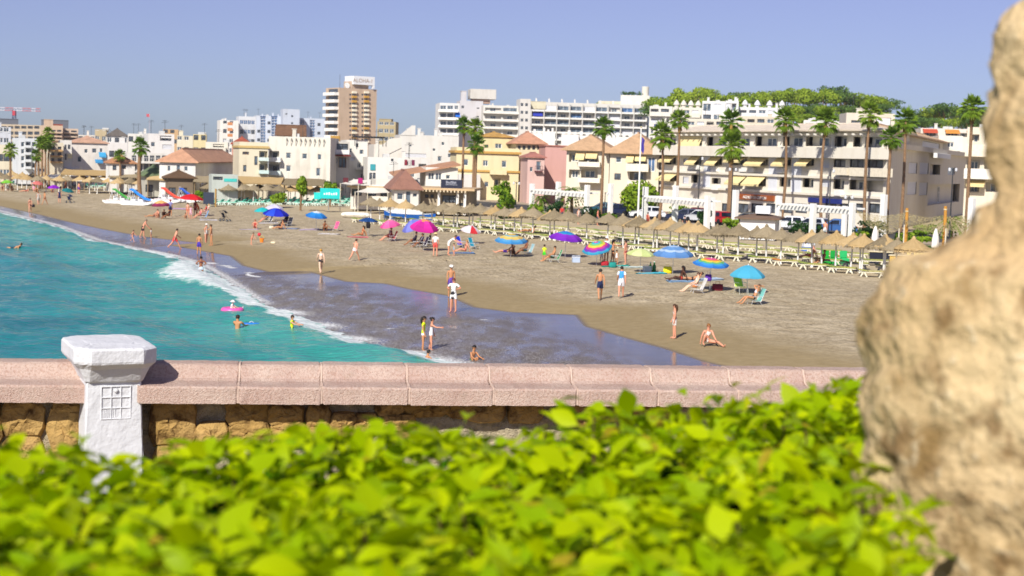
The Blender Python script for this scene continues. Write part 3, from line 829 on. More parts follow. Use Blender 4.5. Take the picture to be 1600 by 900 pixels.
        fs = [(3, 2, 1, 0), (0, 1, 5, 4), (1, 2, 6, 5), (2, 3, 7, 6), (3, 0, 4, 7)]
        fs += [(4, 5, 9, 8), (5, 6, 9), (6, 7, 8, 9), (7, 4, 8)] if w >= d else [(4, 5, 8), (5, 6, 9, 8), (6, 7, 9), (7, 4, 8, 9)]
        if s.shear: vs = [(x + s.shear * y, y, zz) for x, y, zz in vs]; r0, r1 = vs[8][:2], vs[9][:2]
        b.raw(vs, fs)
        o_ = b.build('roof', tile_mat(color), s.root)
        b = MB(); b.tube([(*r0, z + ridge), (*r1, z + ridge)], .12, 6); b.build('ridge_tiles', tile_mat(color), o_)
        return o_
    def text(s, body, px, py, size, mat, out=.06, name='lettering'):
        a, y, z = s.loc(px, py); cu = bpy.data.curves.new(name, 'FONT'); cu.body = body; cu.size = size; cu.align_x = 'CENTER'; cu.align_y = 'CENTER'; cu.extrude = .02
        cu.materials.append(mat)
        tmp = bpy.data.objects.new('tmp', cu); COL.objects.link(tmp)
        me = bpy.data.meshes.new_from_object(tmp.evaluated_get(bpy.context.evaluated_depsgraph_get())); bpy.data.objects.remove(tmp); bpy.data.curves.remove(cu)
        return put(name, me, s.root, (a, -out, z), (R(90), 0, 0))
    def done(s, roof='flat'):
        b = MB(); H, w, d = s.H, s.Wd, s.depth
        for face, length in (('front', w), ('left', d), ('right', d)):
            ops = s.op[face]
            xs = sorted(set([0, length] + [v for q in ops for v in (q[0], q[2])])); zs = sorted(set([0, H] + [v for q in ops for v in (q[1], q[3])]))
            for i in range(len(xs) - 1):
                run = None
                for j in range(len(zs) - 1):
                    cx, cz = (xs[i] + xs[i + 1]) / 2, (zs[j] + zs[j + 1]) / 2
                    hole = any(q[0] < cx < q[2] and q[1] < cz < q[3] for q in ops)
                    if not hole:
                        if run is None: run = zs[j]
                    if run is not None and (hole or j == len(zs) - 2):
                        top = zs[j] if hole else zs[j + 1]
                        b.face([s.pt(face, xs[i], run, 0), s.pt(face, xs[i + 1], run, 0), s.pt(face, xs[i + 1], top, 0), s.pt(face, xs[i], top, 0)]); run = None
            for a0, z0, a1, z1, dp in ops:
                c = lambda a, z, q: s.pt(face, a, z, q)
                for (p, q) in (((a0, z0), (a1, z0)), ((a1, z0), (a1, z1)), ((a1, z1), (a0, z1)), ((a0, z1), (a0, z0))):
                    b.face([c(*p, 0), c(*q, 0), c(*q, dp), c(*p, dp)])
        b.face([(0, d, 0), (w, d, 0), (w, d, H), (0, d, H)])
        zr = H - s.par if roof == 'flat' else H
        b.face([(0, 0, zr), (w, 0, zr), (w, d, zr), (0, d, zr)])
        if roof == 'flat' and s.par > .2:
            tk = .22
            b.face([(tk, tk, H), (w - tk, tk, H), (w - tk, tk, zr), (tk, tk, zr)]); b.face([(tk, tk, H), (tk, d - tk, H), (tk, d - tk, zr), (tk, tk, zr)]); b.face([(w - tk, tk, H), (w - tk, d - tk, H), (w - tk, d - tk, zr), (w - tk, tk, zr)]); b.face([(tk, d - tk, H), (w - tk, d - tk, H), (w - tk, d - tk, zr), (tk, d - tk, zr)])
            b.face([(0, 0, H), (w, 0, H), (w - tk, tk, H), (tk, tk, H)]); b.face([(0, 0, H), (tk, tk, H), (tk, d - tk, H), (0, d, H)]); b.face([(w, 0, H), (w, d, H), (w - tk, d - tk, H), (w - tk, tk, H)]); b.face([(0, d, H), (tk, d - tk, H), (w - tk, d - tk, H), (w, d, H)])
        if s.shear: b.v = [(x + s.shear * y, y, z) for x, y, z in b.v]
        b.build('wall', s.mat, s.root)
        return s

WH, CR, WARM = '#eeeae2', '#e6dcc3', '#e2d2ad'
SLATE = P('#6b6f78', .7, .1)
# ---------------------------------------------------------------- far left shore
b_ = Bld('hotel', 'long low beige hotel with dark window bands on the far left skyline', -30, 500, 76, 520, 194.5, '#dccbb2', 14)
for (y0, y1) in ((197, 201), (205.5, 210.5), (213.5, 217.5), (221, 225)):
    for k in range(10): b_.win(-28 + k * 10.2, y0, -20 + k * 10.2, y1, 'd')
b_.roof_box(20, 3, 28, 9, 2.6, 'plant_room', SLATE); b_.roof_box(3, 3, 12, 9, 2.4, 'plant_room', SLATE); b_.done()
b_ = Bld('terraced_block', 'stepped beige terrace block right of the long hotel', 70, 470, 98, 475, 196, '#dcc2a8', 12)
for (y0, y1) in ((203, 206.5), (209, 212.5), (214.5, 218)):
    b_.wins((72, y0, 78, y1), (80, y0, 87, y1), (89, y0, 96, y1), style='d'); b_.balcony(71, y1 - .8, 97, y1 + 1.6, 1.2)
b_.roof_box(.3, 2, 2.6, 6, 2.4, 'lift_tower'); b_.roof_box(2.8, 2, 5.4, 7, 1.0, 'attic', P('#a8533f', .85, .1)); b_.done()
b_ = Bld('terraced_block', 'lower end of the beige terraces with curved balconies', 98.5, 478, 122, 482, 201, '#dcc6b0', 12)
for (y0, y1) in ((204, 207), (210, 213), (216, 219)):
    b_.wins((100, y0, 108, y1), (111, y0, 120, y1), style='d'); b_.balcony(100, y1 - .5, 121, y1 + 1.5, 1.5)
b_.done()
b_ = Bld('white_block', 'white flat block cut by the left edge of the picture', -25, 380, 17, 385, 198, '#dfe3ea', 9); b_.auto(4, 3, 1.2, 1.2, 4, 2.7); b_.clutter(2, 3); b_.done()
b_ = Bld('cream_house', 'cream house behind the low palm at the left edge', -18, 262, 28, 262, 226, CR, 9); b_.auto(4, 2, 1.0, 1.2, .9, 2.6, 'gd'); b_.clutter(3, 2); b_.done()
b_ = Bld('white_apartments', 'narrow white apartment house with stacked balconies on the far left', 28.5, 252, 58, 256, 216, '#e6e9ec', 9)
for k, y in enumerate((222, 233, 244, 255)):
    b_.wins((33, y, 38, y + 7), (50, y, 56, y + 7)); b_.win(40, y - 1, 48, y + 8, 'o'); b_.balcony(39.5, y + 5, 49, y + 9, .9)
b_.clutter(2, 8); b_.done()
b_ = Bld('cream_house', 'cream house with three brown ledges left of the tall palm cluster', 78, 244, 99, 246, 223, '#eadfc6', 8)
for y in (229, 238, 247): b_.wins((80, y, 85, y + 5), (90, y, 96, y + 5), style='b'); b_.balcony(79, y + 5, 98, y + 7.5, .7, P('#c79e6a', .8))
b_.done()
b_ = Bld('white_house', 'slim white house with a yellow awning beside the tall palms', 99.5, 248, 112, 250, 219, WH, 8)
b_.wins((101, 226, 104, 233), (106, 226, 110, 233), (101, 240, 104, 250), style='d'); b_.awning(105, 240, 112, 247, 1.0); b_.done()
b_ = Bld('white_house', 'white house with a shallow gable and blue awnings on the far shore', 112.5, 256, 168, 262, 224, '#f0e9e0', 9)
b_.wins((121, 244, 127, 253), (132, 233, 137, 239), (144, 232, 151, 239), (156, 232, 160, 238), style='g'); b_.awning(154, 238, 165, 246, 1.0, P('#3f9fd0', .8)); b_.awning(148, 249, 160, 255, 1.0, P('#3a8fc4', .8)); b_.hip(1.2, .3, '#cfa488'); b_.done('hip')
b_ = Bld('olive_block', 'small olive grey block on the skyline left of the roofs', 148, 420, 166, 420, 202, '#c9b997', 8); b_.auto(3, 4, 1.1, 1.3, 8, 2.8); b_.clutter(2, 5); b_.done()
b_ = Bld('white_terrace', 'row of low white roofs under the skyline left of the olive block', 122, 385, 148.5, 385, 211, '#e8e0d3', 9); b_.auto(5, 2, 1.0, 1.1, 5, 2.8, 'gd'); b_.clutter(4, 6); b_.done()
b_ = Bld('white_terrace', 'white house with grey gable roof under the flag on the skyline', 166, 365, 199, 365, 213, '#eceae6', 9); b_.auto(5, 2, 1.0, 1.1, 5, 2.6, 'gd'); b_.hip(1.9, .3, '#77706a', gable=True); b_.done('hip')
b_ = Bld('white_terrace', 'white roof terrace house right of the grey gable', 199.5, 350, 232, 350, 209, WH, 9); b_.auto(5, 2, 1.0, 1.2, 5, 2.8, 'gd', skip=.2); b_.clutter(5, 11); b_.done()
b_ = Bld('white_house', 'plain white house above the little terracotta roofed cottage', 168.5, 275, 198, 278, 223, '#f2eee8', 9); b_.auto(3, 2, .9, 1.1, 2.0, 2.7, 'gd'); b_.clutter(2, 14); b_.done()
b_ = Bld('modern_block', 'modern white block with dark windows between square columns', 198.5, 238, 262, 244, 239, '#eae6de', 8)
for k in range(6): b_.win(206 + k * 9.4, 243, 213 + k * 9.4, 252, 'd'); b_.win(206 + k * 9.4, 256, 213 + k * 9.4, 267, 'd')
b_.balcony(203, 252, 262, 255.5, 1.0, None, True); b_.done()
b_ = Bld('white_house', 'white upper house with a shaded terrace behind the modern block', 231, 262, 272, 265, 209, '#efece8', 9)
b_.win(250, 212, 268, 220, 'o'); b_.win(236, 222, 242, 229); b_.win(254, 226, 268, 233, 's'); b_.clutter(3, 21); b_.done()
b_ = Bld('cottage', 'small white cottage with terracotta hip roof behind the straw parasols', 172, 222, 211, 226, 256, '#f2efe8', 6, par=0); b_.wins((176, 258, 182, 266), (190, 258, 197, 264), style='b'); b_.hip(1.3, .35, '#c08a62'); b_.done('hip')
b_ = Bld('beige_block', 'square beige block on the skyline right of the thin flag mast', 254.5, 450, 278, 450, 202, '#cfae85', 9); b_.auto(4, 4, 1.2, 1.2, 8, 3.0, 'gd', skip=.3); b_.done()
# white hall: corner towards us
b_ = Bld('white_hall', 'white hall with broad terracotta hip roof and shuttered windows', 305.5, 205, 376, 238, 254.5, '#f1eee8', 4.8, par=0, raw=True)
b_.auto(6, 1, 1.5, 1.7, .9, 3, 's'); b_.wins((262, 259, 266, 267), (276, 258, 281, 270), (288, 260, 293, 267), face='left', style='g'); b_.hip(1.9, .5, '#cb9a7a'); b_.done('hip')
b_ = Bld('cream_house', 'ivory house with roof terrace behind the white hall, leftmost', 276, 335, 301, 335, 212, '#ece3c9', 9); b_.auto(4, 3, 1.0, 1.2, 3, 2.7, 'gd', skip=.15); b_.clutter(4, 31); b_.done()
b_ = Bld('cream_house', 'pale yellow house with chimneys behind the white hall', 301.5, 318, 322, 318, 210, '#e8d9a8', 8); b_.auto(3, 3, 1.0, 1.2, 3, 2.7, 'gd'); b_.clutter(5, 33); b_.done()
b_ = Bld('white_house', 'white house with curved terrace above the terracotta hall roof', 321, 282, 356, 282, 222, '#f0ead9', 8); b_.win(333, 225, 350, 231, 'o'); b_.balcony(328, 230, 353, 237, 1.5); b_.win(325, 239, 331, 244); b_.clutter(2, 35); b_.done()
b_ = Bld('pink_cottage', 'low rose coloured house tucked behind the cream house', 362, 262, 392, 262, 226, '#d39c8a', 8, par=0); b_.auto(3, 1, 1, 1.2, 2.5, 3); b_.hip(1.4, .3, '#a8563f'); b_.done('hip')
b_ = Bld('white_block', 'white block with three orange panels on its end wall', 343, 470, 372, 474, 188, '#f2efe9', 9)
for y in (191, 200, 209): b_.panel(355.5, y, 363.5, y + 4.6, P('#c9895b', .8, .08), 'orange_panel')
b_.auto(2, 6, 1.1, 1.2, 3, 2.9, 'gd', a0=.5, a1=4.5); b_.clutter(2, 4); b_.done()
b_ = Bld('white_block', 'white stepped block between the orange panels and the blue bays', 372.5, 476, 399, 478, 182, '#dfe2e6', 9); b_.auto(4, 9, 1.1, 1.3, 3, 2.9, 'pd', skip=.2); b_.clutter(3, 41); b_.done()
blue = P('#2f4c78', .6, .12, .5)
x = 399.5
for k, (w, st, yt) in enumerate([(8, 'w', 182), (8, 'b', 183), (9, 'w', 181), (8.5, 'b', 183), (8, 'w', 181)]): pass
b_ = Bld('blue_bay_block', 'apartment block of alternating white bays and deep blue recesses', 399.5, 520, 440.5, 524, 181, '#d6dde8', 11)
for px0, px1 in ((407, 415), (424, 433)):
    for j in range(9): b_.win(px0, 183.5 + j * 4.6, px1, 186.8 + j * 4.6, 'p')
    b_.panel(px0 - .4, 181.4, px1 + .4, 183.2, blue, 'blue_spandrel')
    for j in range(8): b_.panel(px0, 187.1 + j * 4.6, px1, 188.0 + j * 4.6, blue, 'blue_spandrel')
b_.auto(1, 9, 1.0, 1.0, 4, 2.9, 'd', a0=.2, a1=1.6); b_.auto(1, 9, 1.0, 1.0, 4, 2.9, 'd', a0=3.6, a1=5.0); b_.clutter(5, 44); b_.done()
b_ = Bld('stair_tower', 'pale grey lift tower rising above the blue bay block', 441, 515, 467, 520, 170.5, '#ccd4e2', 9); b_.wins((455, 180, 458, 183), (455, 191, 458, 194), (455, 202, 458, 205), (446, 177, 449, 179), style='d'); b_.done()
b_ = Bld('blue_bay_block', 'right wing of the blue and white bay block beside the brown tower', 467.5, 524, 506, 530, 185, '#cfd8e6', 11)
for px0, px1 in ((469, 475.5), (484, 492)):
    for j in range(8): b_.win(px0, 187.5 + j * 4.6, px1, 190.8 + j * 4.6, 'p')
    for j in range(8): b_.panel(px0, 191.1 + j * 4.6, px1, 192.0 + j * 4.6, blue, 'blue_spandrel')
b_.auto(1, 8, 1.0, 1.0, 4, 2.9, 'd', a0=5.6, a1=7.4); b_.clutter(4, 47); b_.done()
b_ = Bld('cream_house', 'cream three storey house with brown ledges behind the turquoise sign', 373.5, 205, 419, 213, 222, '#efe4c8', 9, stain=.25)
b_.wins((379, 237, 389, 241.5), (397.5, 244, 402.5, 258), (380, 258, 385, 268), style='b'); b_.win(405, 236, 418, 246, 'o'); b_.win(405, 256, 418, 266, 'o'); b_.balcony(405, 246, 420, 251.5, 1.0, P('#d6e6e0', .4)); b_.balcony(405, 266, 420, 271.5, 1.0, P('#cfe4de', .4))
b_.band(b_.loc(380, 231)[2], .3, .15, 'ledge', P('#c9ad72', .8)); b_.done()
b_ = Bld('cream_apartments', 'broad streaked cream house with roof pergola and few small windows', 419.5, 209, 516, 203, 214, '#eee8da', 10, stain=.3)
b_.wins((447, 238.5, 454.5, 247.5), (472, 240, 479.5, 248.5), (496.5, 241, 501.5, 249.5), (447, 258.5, 454.5, 268), (494, 262.5, 500.5, 275), style='g')
b_.win(421, 236, 436, 247, 'o'); b_.balcony(420, 246, 438, 253, 1.1, P('#eef1ee', .5)); b_.win(421, 257, 436, 268, 'o'); b_.balcony(420, 267, 438, 274, 1.1, P('#dbe9e4', .5))
for k in range(9):
    bb = MB(); xx = b_.Wd * (.28 + .075 * k); bb.bev(xx, -.5, b_.H - .35, xx + .14, 1.2, b_.H - .15, .02); bb.tube([(xx + .07, -.05, b_.H - 1.2), (xx + .07, -.45, b_.H - .4)], .05, 4); b_.part('pergola_joist', bb, b_.mat)
b_.clutter(3, 51); b_.done()
b_ = Bld('brown_roof_house', 'house with steep dark brown roof behind the streaked cream house', 433, 235, 474, 235, 213, '#cdbf9d', 3.4, par=0); b_.hip(1.7, .4, '#7a5a42', gable=True); b_.auto(3, 1, 1, 1, 7.4, 2.9); b_.done('hip')
# ---------------------------------------------------------------- brown tower
b_ = Bld('tower_block', 'tall brown tower block with white balconies and rooftop name board', 529.5, 640, 588, 650, 138.5, '#d2b9a0', 12, par=.9, ymid=180, raw=True)
for k in range(12):
    y = 143.5 + k * 7.0
    yb = y + .04 * 20
    for (c0, c1) in ((549.5, 556.5), (568.5, 575.5)):
        b_.win(c0 - 3.6, yb + 2.2, c0 - .6, yb + 5.0, 'd')
        b_.win(c0 + .4, yb + 2.0, c1 - .8, yb + 5.6, 'g')
        a0, z0, a1, z1 = b_.rect(c0, yb - 1.6, c1, yb + 1.8)
        bb = MB(); bb.bev(a0, -.9, z0, a1, -.004, z1, .05); b_.part('bay_balcony', bb, P('#efe6cf', .7) if k not in (1, 2, 8, 10) else P('#c99a3f', .8))
for k in range(7):
    zz = b_.H - 3.2 - 2.95 * k
    b_.balcony_m(.4, zz, 10.6, zz + 1.25, 2.1, P('#f4f1ea', .7), face='left'); b_.window((1.2, zz + 1.3, 9.5, zz + 2.75), 'd', 'left')
for k in range(7, 13):
    zz = b_.H - 3.2 - 2.95 * k
    if zz > 1: b_.balcony_m(.4, zz, 10.6, zz + 1.25, 1.6, P('#f4f1ea', .7), face='left'); b_.window((1.2, zz + 1.3, 9.5, zz + 2.75), 'd', 'left')
bb = MB(); bb.box(6.0, .6, b_.H - .9, 14.0, 7.5, b_.H + 3.0); b_.part('plant_room', bb, b_.mat)
x0, _, z0 = b_.loc(551, 131); x1, _, z1 = b_.loc(586, 121); bb = MB(); bb.bev(x0, -.8, z0 - .2, x1 - .5, 7.0, z1 + .1, .05); brd = b_.part('name_board', bb, P('#e8e9ec', .7, .06))
bb = MB(); bb.box(x1 - 1.4, -.82, z0 - 1.6, x1 - .5, .3, z0 - .2); b_.part('board_bracket', bb, P('#e8e9ec', .7, .06))
tx = b_.text('ALOHA-1', 565.8, 126.5, 2.25, P('#a9937a', .8, .1), .86)
bb = MB(); bb.lathe([(.3, 0), (1.0, .25), (1.25, .7)], 12, Matrix.Translation((4.3, 2, b_.H + 1.0)) @ Matrix.Rotation(R(75), 4, 'X')); bb.tube([(4.3, 2, b_.H - .9), (4.3, 2, b_.H + 1.1)], .1, 5); b_.part('satellite_dish', bb, P('#e4e3df', .6))
bb = MB(); bb.tube([(1.2, 2, b_.H - .9), (1.2, 2, b_.H + 5.5)], .07, 5); b_.part('antenna', bb, FRAME_D); b_.clutter(2, 5); b_.done()
b_ = Bld('olive_block', 'olive four storey block beside the foot of the brown tower', 588.5, 570, 617, 562, 190, '#b9aa86', 9); b_.auto(3, 6, 1.6, 1.5, 3, 2.9, 'g'); b_.roof_box(.5, 1, 5, 6, 1.6); b_.done()
b_ = Bld('ochre_house', 'ochre house wall squeezed beneath the brown tower', 515.5, 330, 530, 330, 212, '#c49c52', 8); b_.win(518, 228, 521, 232, 'b'); b_.done()
b_ = Bld('glazed_house', 'house with dark glazed gallery and maroon roof edge', 515.5, 216, 546, 219, 221, '#d9d3c8', 8)
b_.win(526, 224.5, 544, 238, 'd'); b_.balcony(524, 234, 546, 241, 1.2, P('#eceae6', .5)); b_.win(517, 246, 528, 256, 'g'); b_.win(529, 246, 541, 262, 'b'); b_.win(518, 262, 540, 274, 'd'); bb = MB(); bb.box(-.3, -1.6, b_.loc(530, 244)[2], b_.Wd, -.003, b_.loc(530, 242)[2]); b_.part('canopy', bb, P('#7b2f2a', .8)); b_.done()
# ---------------------------------------------------------------- white village houses in the middle
b_ = Bld('village_house', 'white village house with slatted roof pergola left of the stepped gable', 541, 222, 574, 224, 219, '#f2eee3', 9, stain=.12)
b_.win(556, 224, 560, 230, 'd'); b_.wins((545, 232, 550, 238), (562, 234, 568, 241), (558, 254, 564, 262)); b_.win(548, 246, 554, 251, 's'); b_.balcony(556, 261, 567, 265, .8, None, True); b_.win(564, 272, 570, 279, 'd'); bb = MB()
for k in range(10): bb.box(1.2 + k * .45, -.8, b_.H + .5, 1.3 + k * .45, 3.6, b_.H + .62)
bb.box(1.0, -.6, b_.H + .38, 5.8, -.45, b_.H + .5); bb.box(1.0, 3.2, b_.H + .38, 5.8, 3.35, b_.H + .5)
for q in (1.1, 5.6): bb.box(q, -.56, b_.H - .8, q + .1, -.46, b_.H + .38); bb.box(q, 3.25, b_.H - .8, q + .1, 3.33, b_.H + .38)
b_.part('roof_pergola', bb, FRAME_D); b_.done()
b_ = Bld('village_house', 'white house front with turquoise banner and twin tall windows', 574.5, 215, 632, 219, 246, '#f4f1ea', 8, stain=.1)
b_.wins((577, 270, 581.5, 280.5), (582.5, 270, 587, 280.5), (611, 248, 615, 252), style='d'); b_.panel(578.5, 256.5, 586.5, 266, P('#3f9fa8', .8, .1), 'turquoise_banner', .1); b_.win(606, 251, 618, 256, 's'); b_.clutter(2, 61); b_.done()
b_ = Bld('village_house', 'white house with sloping parapet rising to the right', 584, 238, 627, 240, 226, '#efe9dc', 9, stain=.12)
bb = MB(); w = b_.Wd; bb.prism([(0, b_.H - 2.5), (w * .18, b_.H - .6), (w * .55, b_.H + .9), (w, b_.H + 1.2), (w, b_.H - .4), (0, b_.H - 2.6)], -.12, .2); b_.part('sloping_parapet', bb, b_.mat); b_.win(604, 232, 606, 237, 'd'); b_.clutter(2, 66); b_.done()
b_ = Bld('village_house', 'wide blank white wall of the highest village house', 624, 262, 716, 268, 211.5, '#e9e6de', 10, stain=.14)
b_.wins((640, 226, 643, 229), (676, 232, 680, 236), (690, 222, 694, 227), (700, 240, 705, 246), (684, 244, 690, 252), style='g'); b_.win(632, 240, 666, 246, 's'); bb = MB(); bb.prism([(0, b_.H - .1), (2.0, b_.H + 1.6), (2.6, b_.H + 1.6), (2.6, b_.H - .1)], -.1, .3); b_.part('stepped_parapet', bb, b_.mat); b_.clutter(6, 71); b_.done()
b_ = Bld('village_house', 'white flat roofed house with clothes on its terrace rail', 598, 226, 672, 230, 247.5, '#f1ede5', 8, stain=.12)
b_.wins((634, 252, 638, 258), (643, 250, 648, 258), (602, 252, 607, 259), (618, 270, 626, 277), (640, 268, 648, 277), style='g'); b_.balcony(616, 276, 652, 280, .9, None, True); b_.win(610, 262, 624, 268, 's'); b_.win(654, 256, 666, 266, 'o'); b_.clutter(3, 75)
for k, c in enumerate(('#8a2f3c', '#c9c4bd', '#7d3350')):
    bb = MB(); bb.box(3.2 + k * .55, -.06, b_.H - 1.0, 3.6 + k * .55, -.02, b_.H - .2); b_.part('laundry', bb, P(c, .9))
b_.done()
b_ = Bld('gabled_house', 'white house with long lean-to terracotta roof and tall white windows', 666, 203, 716, 207, 262, '#f5f2e8', 8, par=0, stain=.1)
b_.wins((669, 270, 678.5, 281), (680.5, 270, 690, 281.5), (697, 273.5, 703, 279.5)); bb = MB(); z0 = b_.H
bb.raw([(-4.2, -.6, z0 - 1.2), (b_.Wd + .3, -.6, z0 + .5), (b_.Wd + .3, 8.3, z0 + .9), (-4.2, 8.3, z0 - .8), (-4.2, -.6, z0 - 1.38), (b_.Wd + .3, -.6, z0 + .32), (b_.Wd + .3, 8.3, z0 + .7), (-4.2, 8.3, z0 - 1.0)], [(0, 1, 2, 3), (7, 6, 5, 4), (0, 4, 5, 1), (1, 5, 6, 2), (2, 6, 7, 3), (3, 7, 4, 0)]); b_.part('roof', bb, tile_mat('#c4926f')); b_.done('hip')
b_ = Bld('low_house', 'low white annex with little arches under the white village houses', 588, 202, 640, 204, 281, '#efeae0', 6, stain=.12); b_.auto(6, 1, .7, 1.0, .6, 2.5, 'd'); b_.clutter(2, 88); b_.done()
# ---------------------------------------------------------------- yellow, cream and pink houses
YEL = '#f2e4b8'
b_ = Bld('yellow_house', 'pale yellow town house with brown cornices and roof terrace', 713, 232, 811, 240, 231, YEL, 10, par=1.0, stain=.1)
b_.wins((724, 248.5, 731.5, 258.5), (754.5, 250.5, 762.5, 259.5), (784, 251, 791, 261.5), (733, 286, 740, 296), (757, 284, 763, 292), style='g'); b_.win(772, 279, 782, 290, 'o')
b_.band(b_.loc(760, 240)[2], .35, .3, 'cornice', P('#c39a52', .8)); b_.band(b_.loc(760, 269)[2], .3, .2, 'cornice', P('#c39a52', .8)); b_.balcony(766, 266, 792, 273, 1.0); bb = MB()
a0, z0, a1, z1 = b_.rect(714, 272, 748, 297); bb.box(a0, -2.2, 0, a1, -.003, z1); b_.part('white_porch', bb, plaster(WH)); b_.done()
b_ = Bld('yellow_attic', 'yellow attic storey with small white balcony above the yellow house', 749, 246, 800, 250, 214.5, '#efdfae', 8, par=0, stain=.1)
b_.win(773.5, 224.5, 784, 232, 'g'); b_.win(757, 226, 763, 232, 'd'); b_.hip(.9, .3, '#c99d55'); b_.done('hip')
b_ = Bld('cream_turret', 'cream house with terracotta pyramid roof over an open arcade', 806, 238, 848, 246, 225.5, '#e8dcb8', 8, par=0, stain=.12)
for k in range(5): b_.win(809 + k * 7.6, 227.5, 813.5 + k * 7.6, 234, 'b')
b_.win(811, 268, 819, 274, 'g'); b_.balcony(806, 266, 824, 276, .9); b_.hip(2.0, .7, '#c99578'); b_.done('hip')
b_ = Bld('pink_house', 'rose pink town house with red tiled edges and a small balcony', 824.5, 222, 851, 226, 247, '#e6c2b8', 9, par=0, stain=.14)
b_.wins((828, 261, 832, 268), (838, 252, 845, 266)); b_.balcony(836, 262, 848, 269, .7, P('#5a2a30', .6), True); b_.hip(.8, .35, '#b5786a'); b_.done('hip')
b_ = Bld('pink_house', 'tall windowless rose gable wall beside the pink town house', 851.5, 230, 888, 234, 229, '#dcaca2', 9, stain=.12); b_.win(843, 232, 850, 238); b_.win(872, 230, 876, 232); bb = MB(); bb.box(-.15, -.15, b_.H, b_.Wd + .15, 9.1, b_.H + .2); b_.part('tiled_coping', bb, tile_mat('#b5786a')); b_.done()
for k, (p0, p1, yt, d) in enumerate(((824, 846, 206, 330), (846.5, 866, 204, 326), (876, 903, 208, 322), (903.5, 932, 210, 324), (932.5, 960, 209, 330), (960.5, 990, 212, 320))):
    b_ = Bld('white_townhouse', ORD[k + 1] + ' from the left of the white stepped townhouses above the pink house', p0, d, p1, d, yt + 2, '#f3f0ec', 9, stain=.1); b_.auto(2, 2, 1.0, 1.2, 5.4, 2.8, 'gd'); b_.root['group'] = 'white townhouses in front of the long apartment block'
    bb = MB(); w = b_.Wd
    for q in range(3): bb.box(w * q / 3 + .1, -.06, b_.H, w * q / 3 + w * .2, .25, b_.H + .5 + .35 * ((q + k) % 2))
    b_.part('merlons', bb, b_.mat); b_.done()
# ---------------------------------------------------------------- big white apartment blocks behind
WA = '#eae6dd'
b_ = Bld('apartment_block', 'white apartment block end with wrap-round balconies and a blue awning', 686.5, 545, 717.5, 560, 161, '#ecebe8', 14, ymid=190, stain=.1)
for k in range(5):
    y = 165 + k * 12.2
    b_.wins((688, y, 697, y + 6), (699, y, 708, y + 6), (710, y, 716, y + 6), style='gd'[k % 2]); b_.balcony(685, y + 6.2, 716, y + 10, 2.0, P('#f3f0e9', .7))
b_.awning(711, 176, 718.5, 183, 1.4, AWN_B); b_.done()
b_ = Bld('apartment_block', 'blank grey-white gable of the apartment block behind the two palms', 718, 566, 754, 585, 157.5, '#d9d6d8', 12, ymid=190, stain=.1); b_.wins((745, 168, 749, 170), (744.5, 181, 748, 183), (721, 165, 725, 169), style='d')
bb = MB(); x0, _, z0 = b_.loc(731, 157); x1, _, z1 = b_.loc(776, 140); bb.box(x0 + 2, 2, b_.H - .7, x1 - 2, 9, z1 - 1.2); b_.part('penthouse', bb, plaster('#d6b39c')); bb = MB(); bb.bev(x0 + 1, .6, z1 - 3.6, x1, 10, z1, .06); b_.part('roof_board', bb, plaster('#ddd8cf')); b_.roof_box(.6, 2, 2.6, 5, 4.2, 'chimney_stack'); b_.done()
b_ = Bld('apartment_block', 'white apartment block with deep balconies right of the blank gable', 754.5, 560, 811.5, 575, 165, WA, 12, ymid=190, stain=.12)
for k in range(5):
    y = 168.5 + k * 12.0
    b_.win(758, y, 783, y + 6.4, 'o'); b_.win(786, y, 808, y + 6.0, 'o' if k % 2 else 'g')
    if k % 3: b_.win(786, y, 797, y + 6, 's')
    b_.balcony(755, y + 5.6, 811, y + 9.2, 1.6, P('#e4dfd6', .7))
b_.roof_box(13.5, 1, 23, 8, 2.6, 'roof_house', plaster('#ece3c6')); b_.clutter(4, 91); b_.done()
b_ = Bld('window_slab', 'narrow white slab with two columns of square dark windows', 812, 556, 828.5, 562, 154.5, '#e2ded8', 12, ymid=190, stain=.1)
for k in range(6):
    y = 161 + k * 12.1; b_.wins((813.6, y, 817.6, y + 4.6), (820.6, y + .3, 824.8, y + 4.9), style='d')
b_.done()
b_ = Bld('long_apartment_block', 'long white apartment block with ribbon balconies behind the townhouses', 829.5, 590, 1011, 600, 161.5, '#e4e0d8', 13, ymid=190, stain=.12)
rs = random.Random(5)
for k in range(5):
    for j in range(9):
        x0 = 831.5 + j * 20; y = 164.5 + k * 11.2 + (x0 - 830) * .03
        q = rs.random(); st = 'o' if q < .3 else 'p' if q < .52 else 's' if q < .75 else 'g'
        b_.win(x0, y, x0 + 17.2, y + 6.9, st)
        if k == 1 and j == 0: b_.awning(x0 + 1, y - .5, x0 + 16, y + 6, 1.8, P('#2b3aa8', .8))
        b_.balcony(x0 - 1.0, y + 6.6, x0 + 18.4, y + 9.4, 1.5, P('#ebe7e0', .7))
        bb = MB(); a0 = b_.loc(x0 - 1.6, y)[0]; bb.box(a0 - .15, -1.7, 0, a0 + .15, -.004, b_.H - .3) if k == 0 else None
        if k == 0: b_.part('pier', bb, b_.mat)
for k in range(9):
    bb = MB(); xx = b_.Wd * (k + .4) / 9; bb.box(xx, 5, b_.H - .7, xx + .6, 5.6, b_.H + 1.0); bb.lathe([(.4, 0), (.1, .6)], 6, Matrix.Translation((xx + .3, 5.3, b_.H + 1.0))); b_.part('chimney', bb, plaster('#efece6'))
b_.done()
b_ = Bld('roof_block', 'cream upper storey set back on the long apartment block', 934, 612, 970, 612, 158, '#ede3c7', 8, ymid=180); b_.auto(6, 1, 1.2, 1.3, b_.H - 2.4, 3); b_.done()
b_ = Bld('end_tower', 'white stair tower with roof garden at the end of the long block', 969, 606, 1014, 606, 149, '#efeadb', 10, ymid=180, stain=.1)
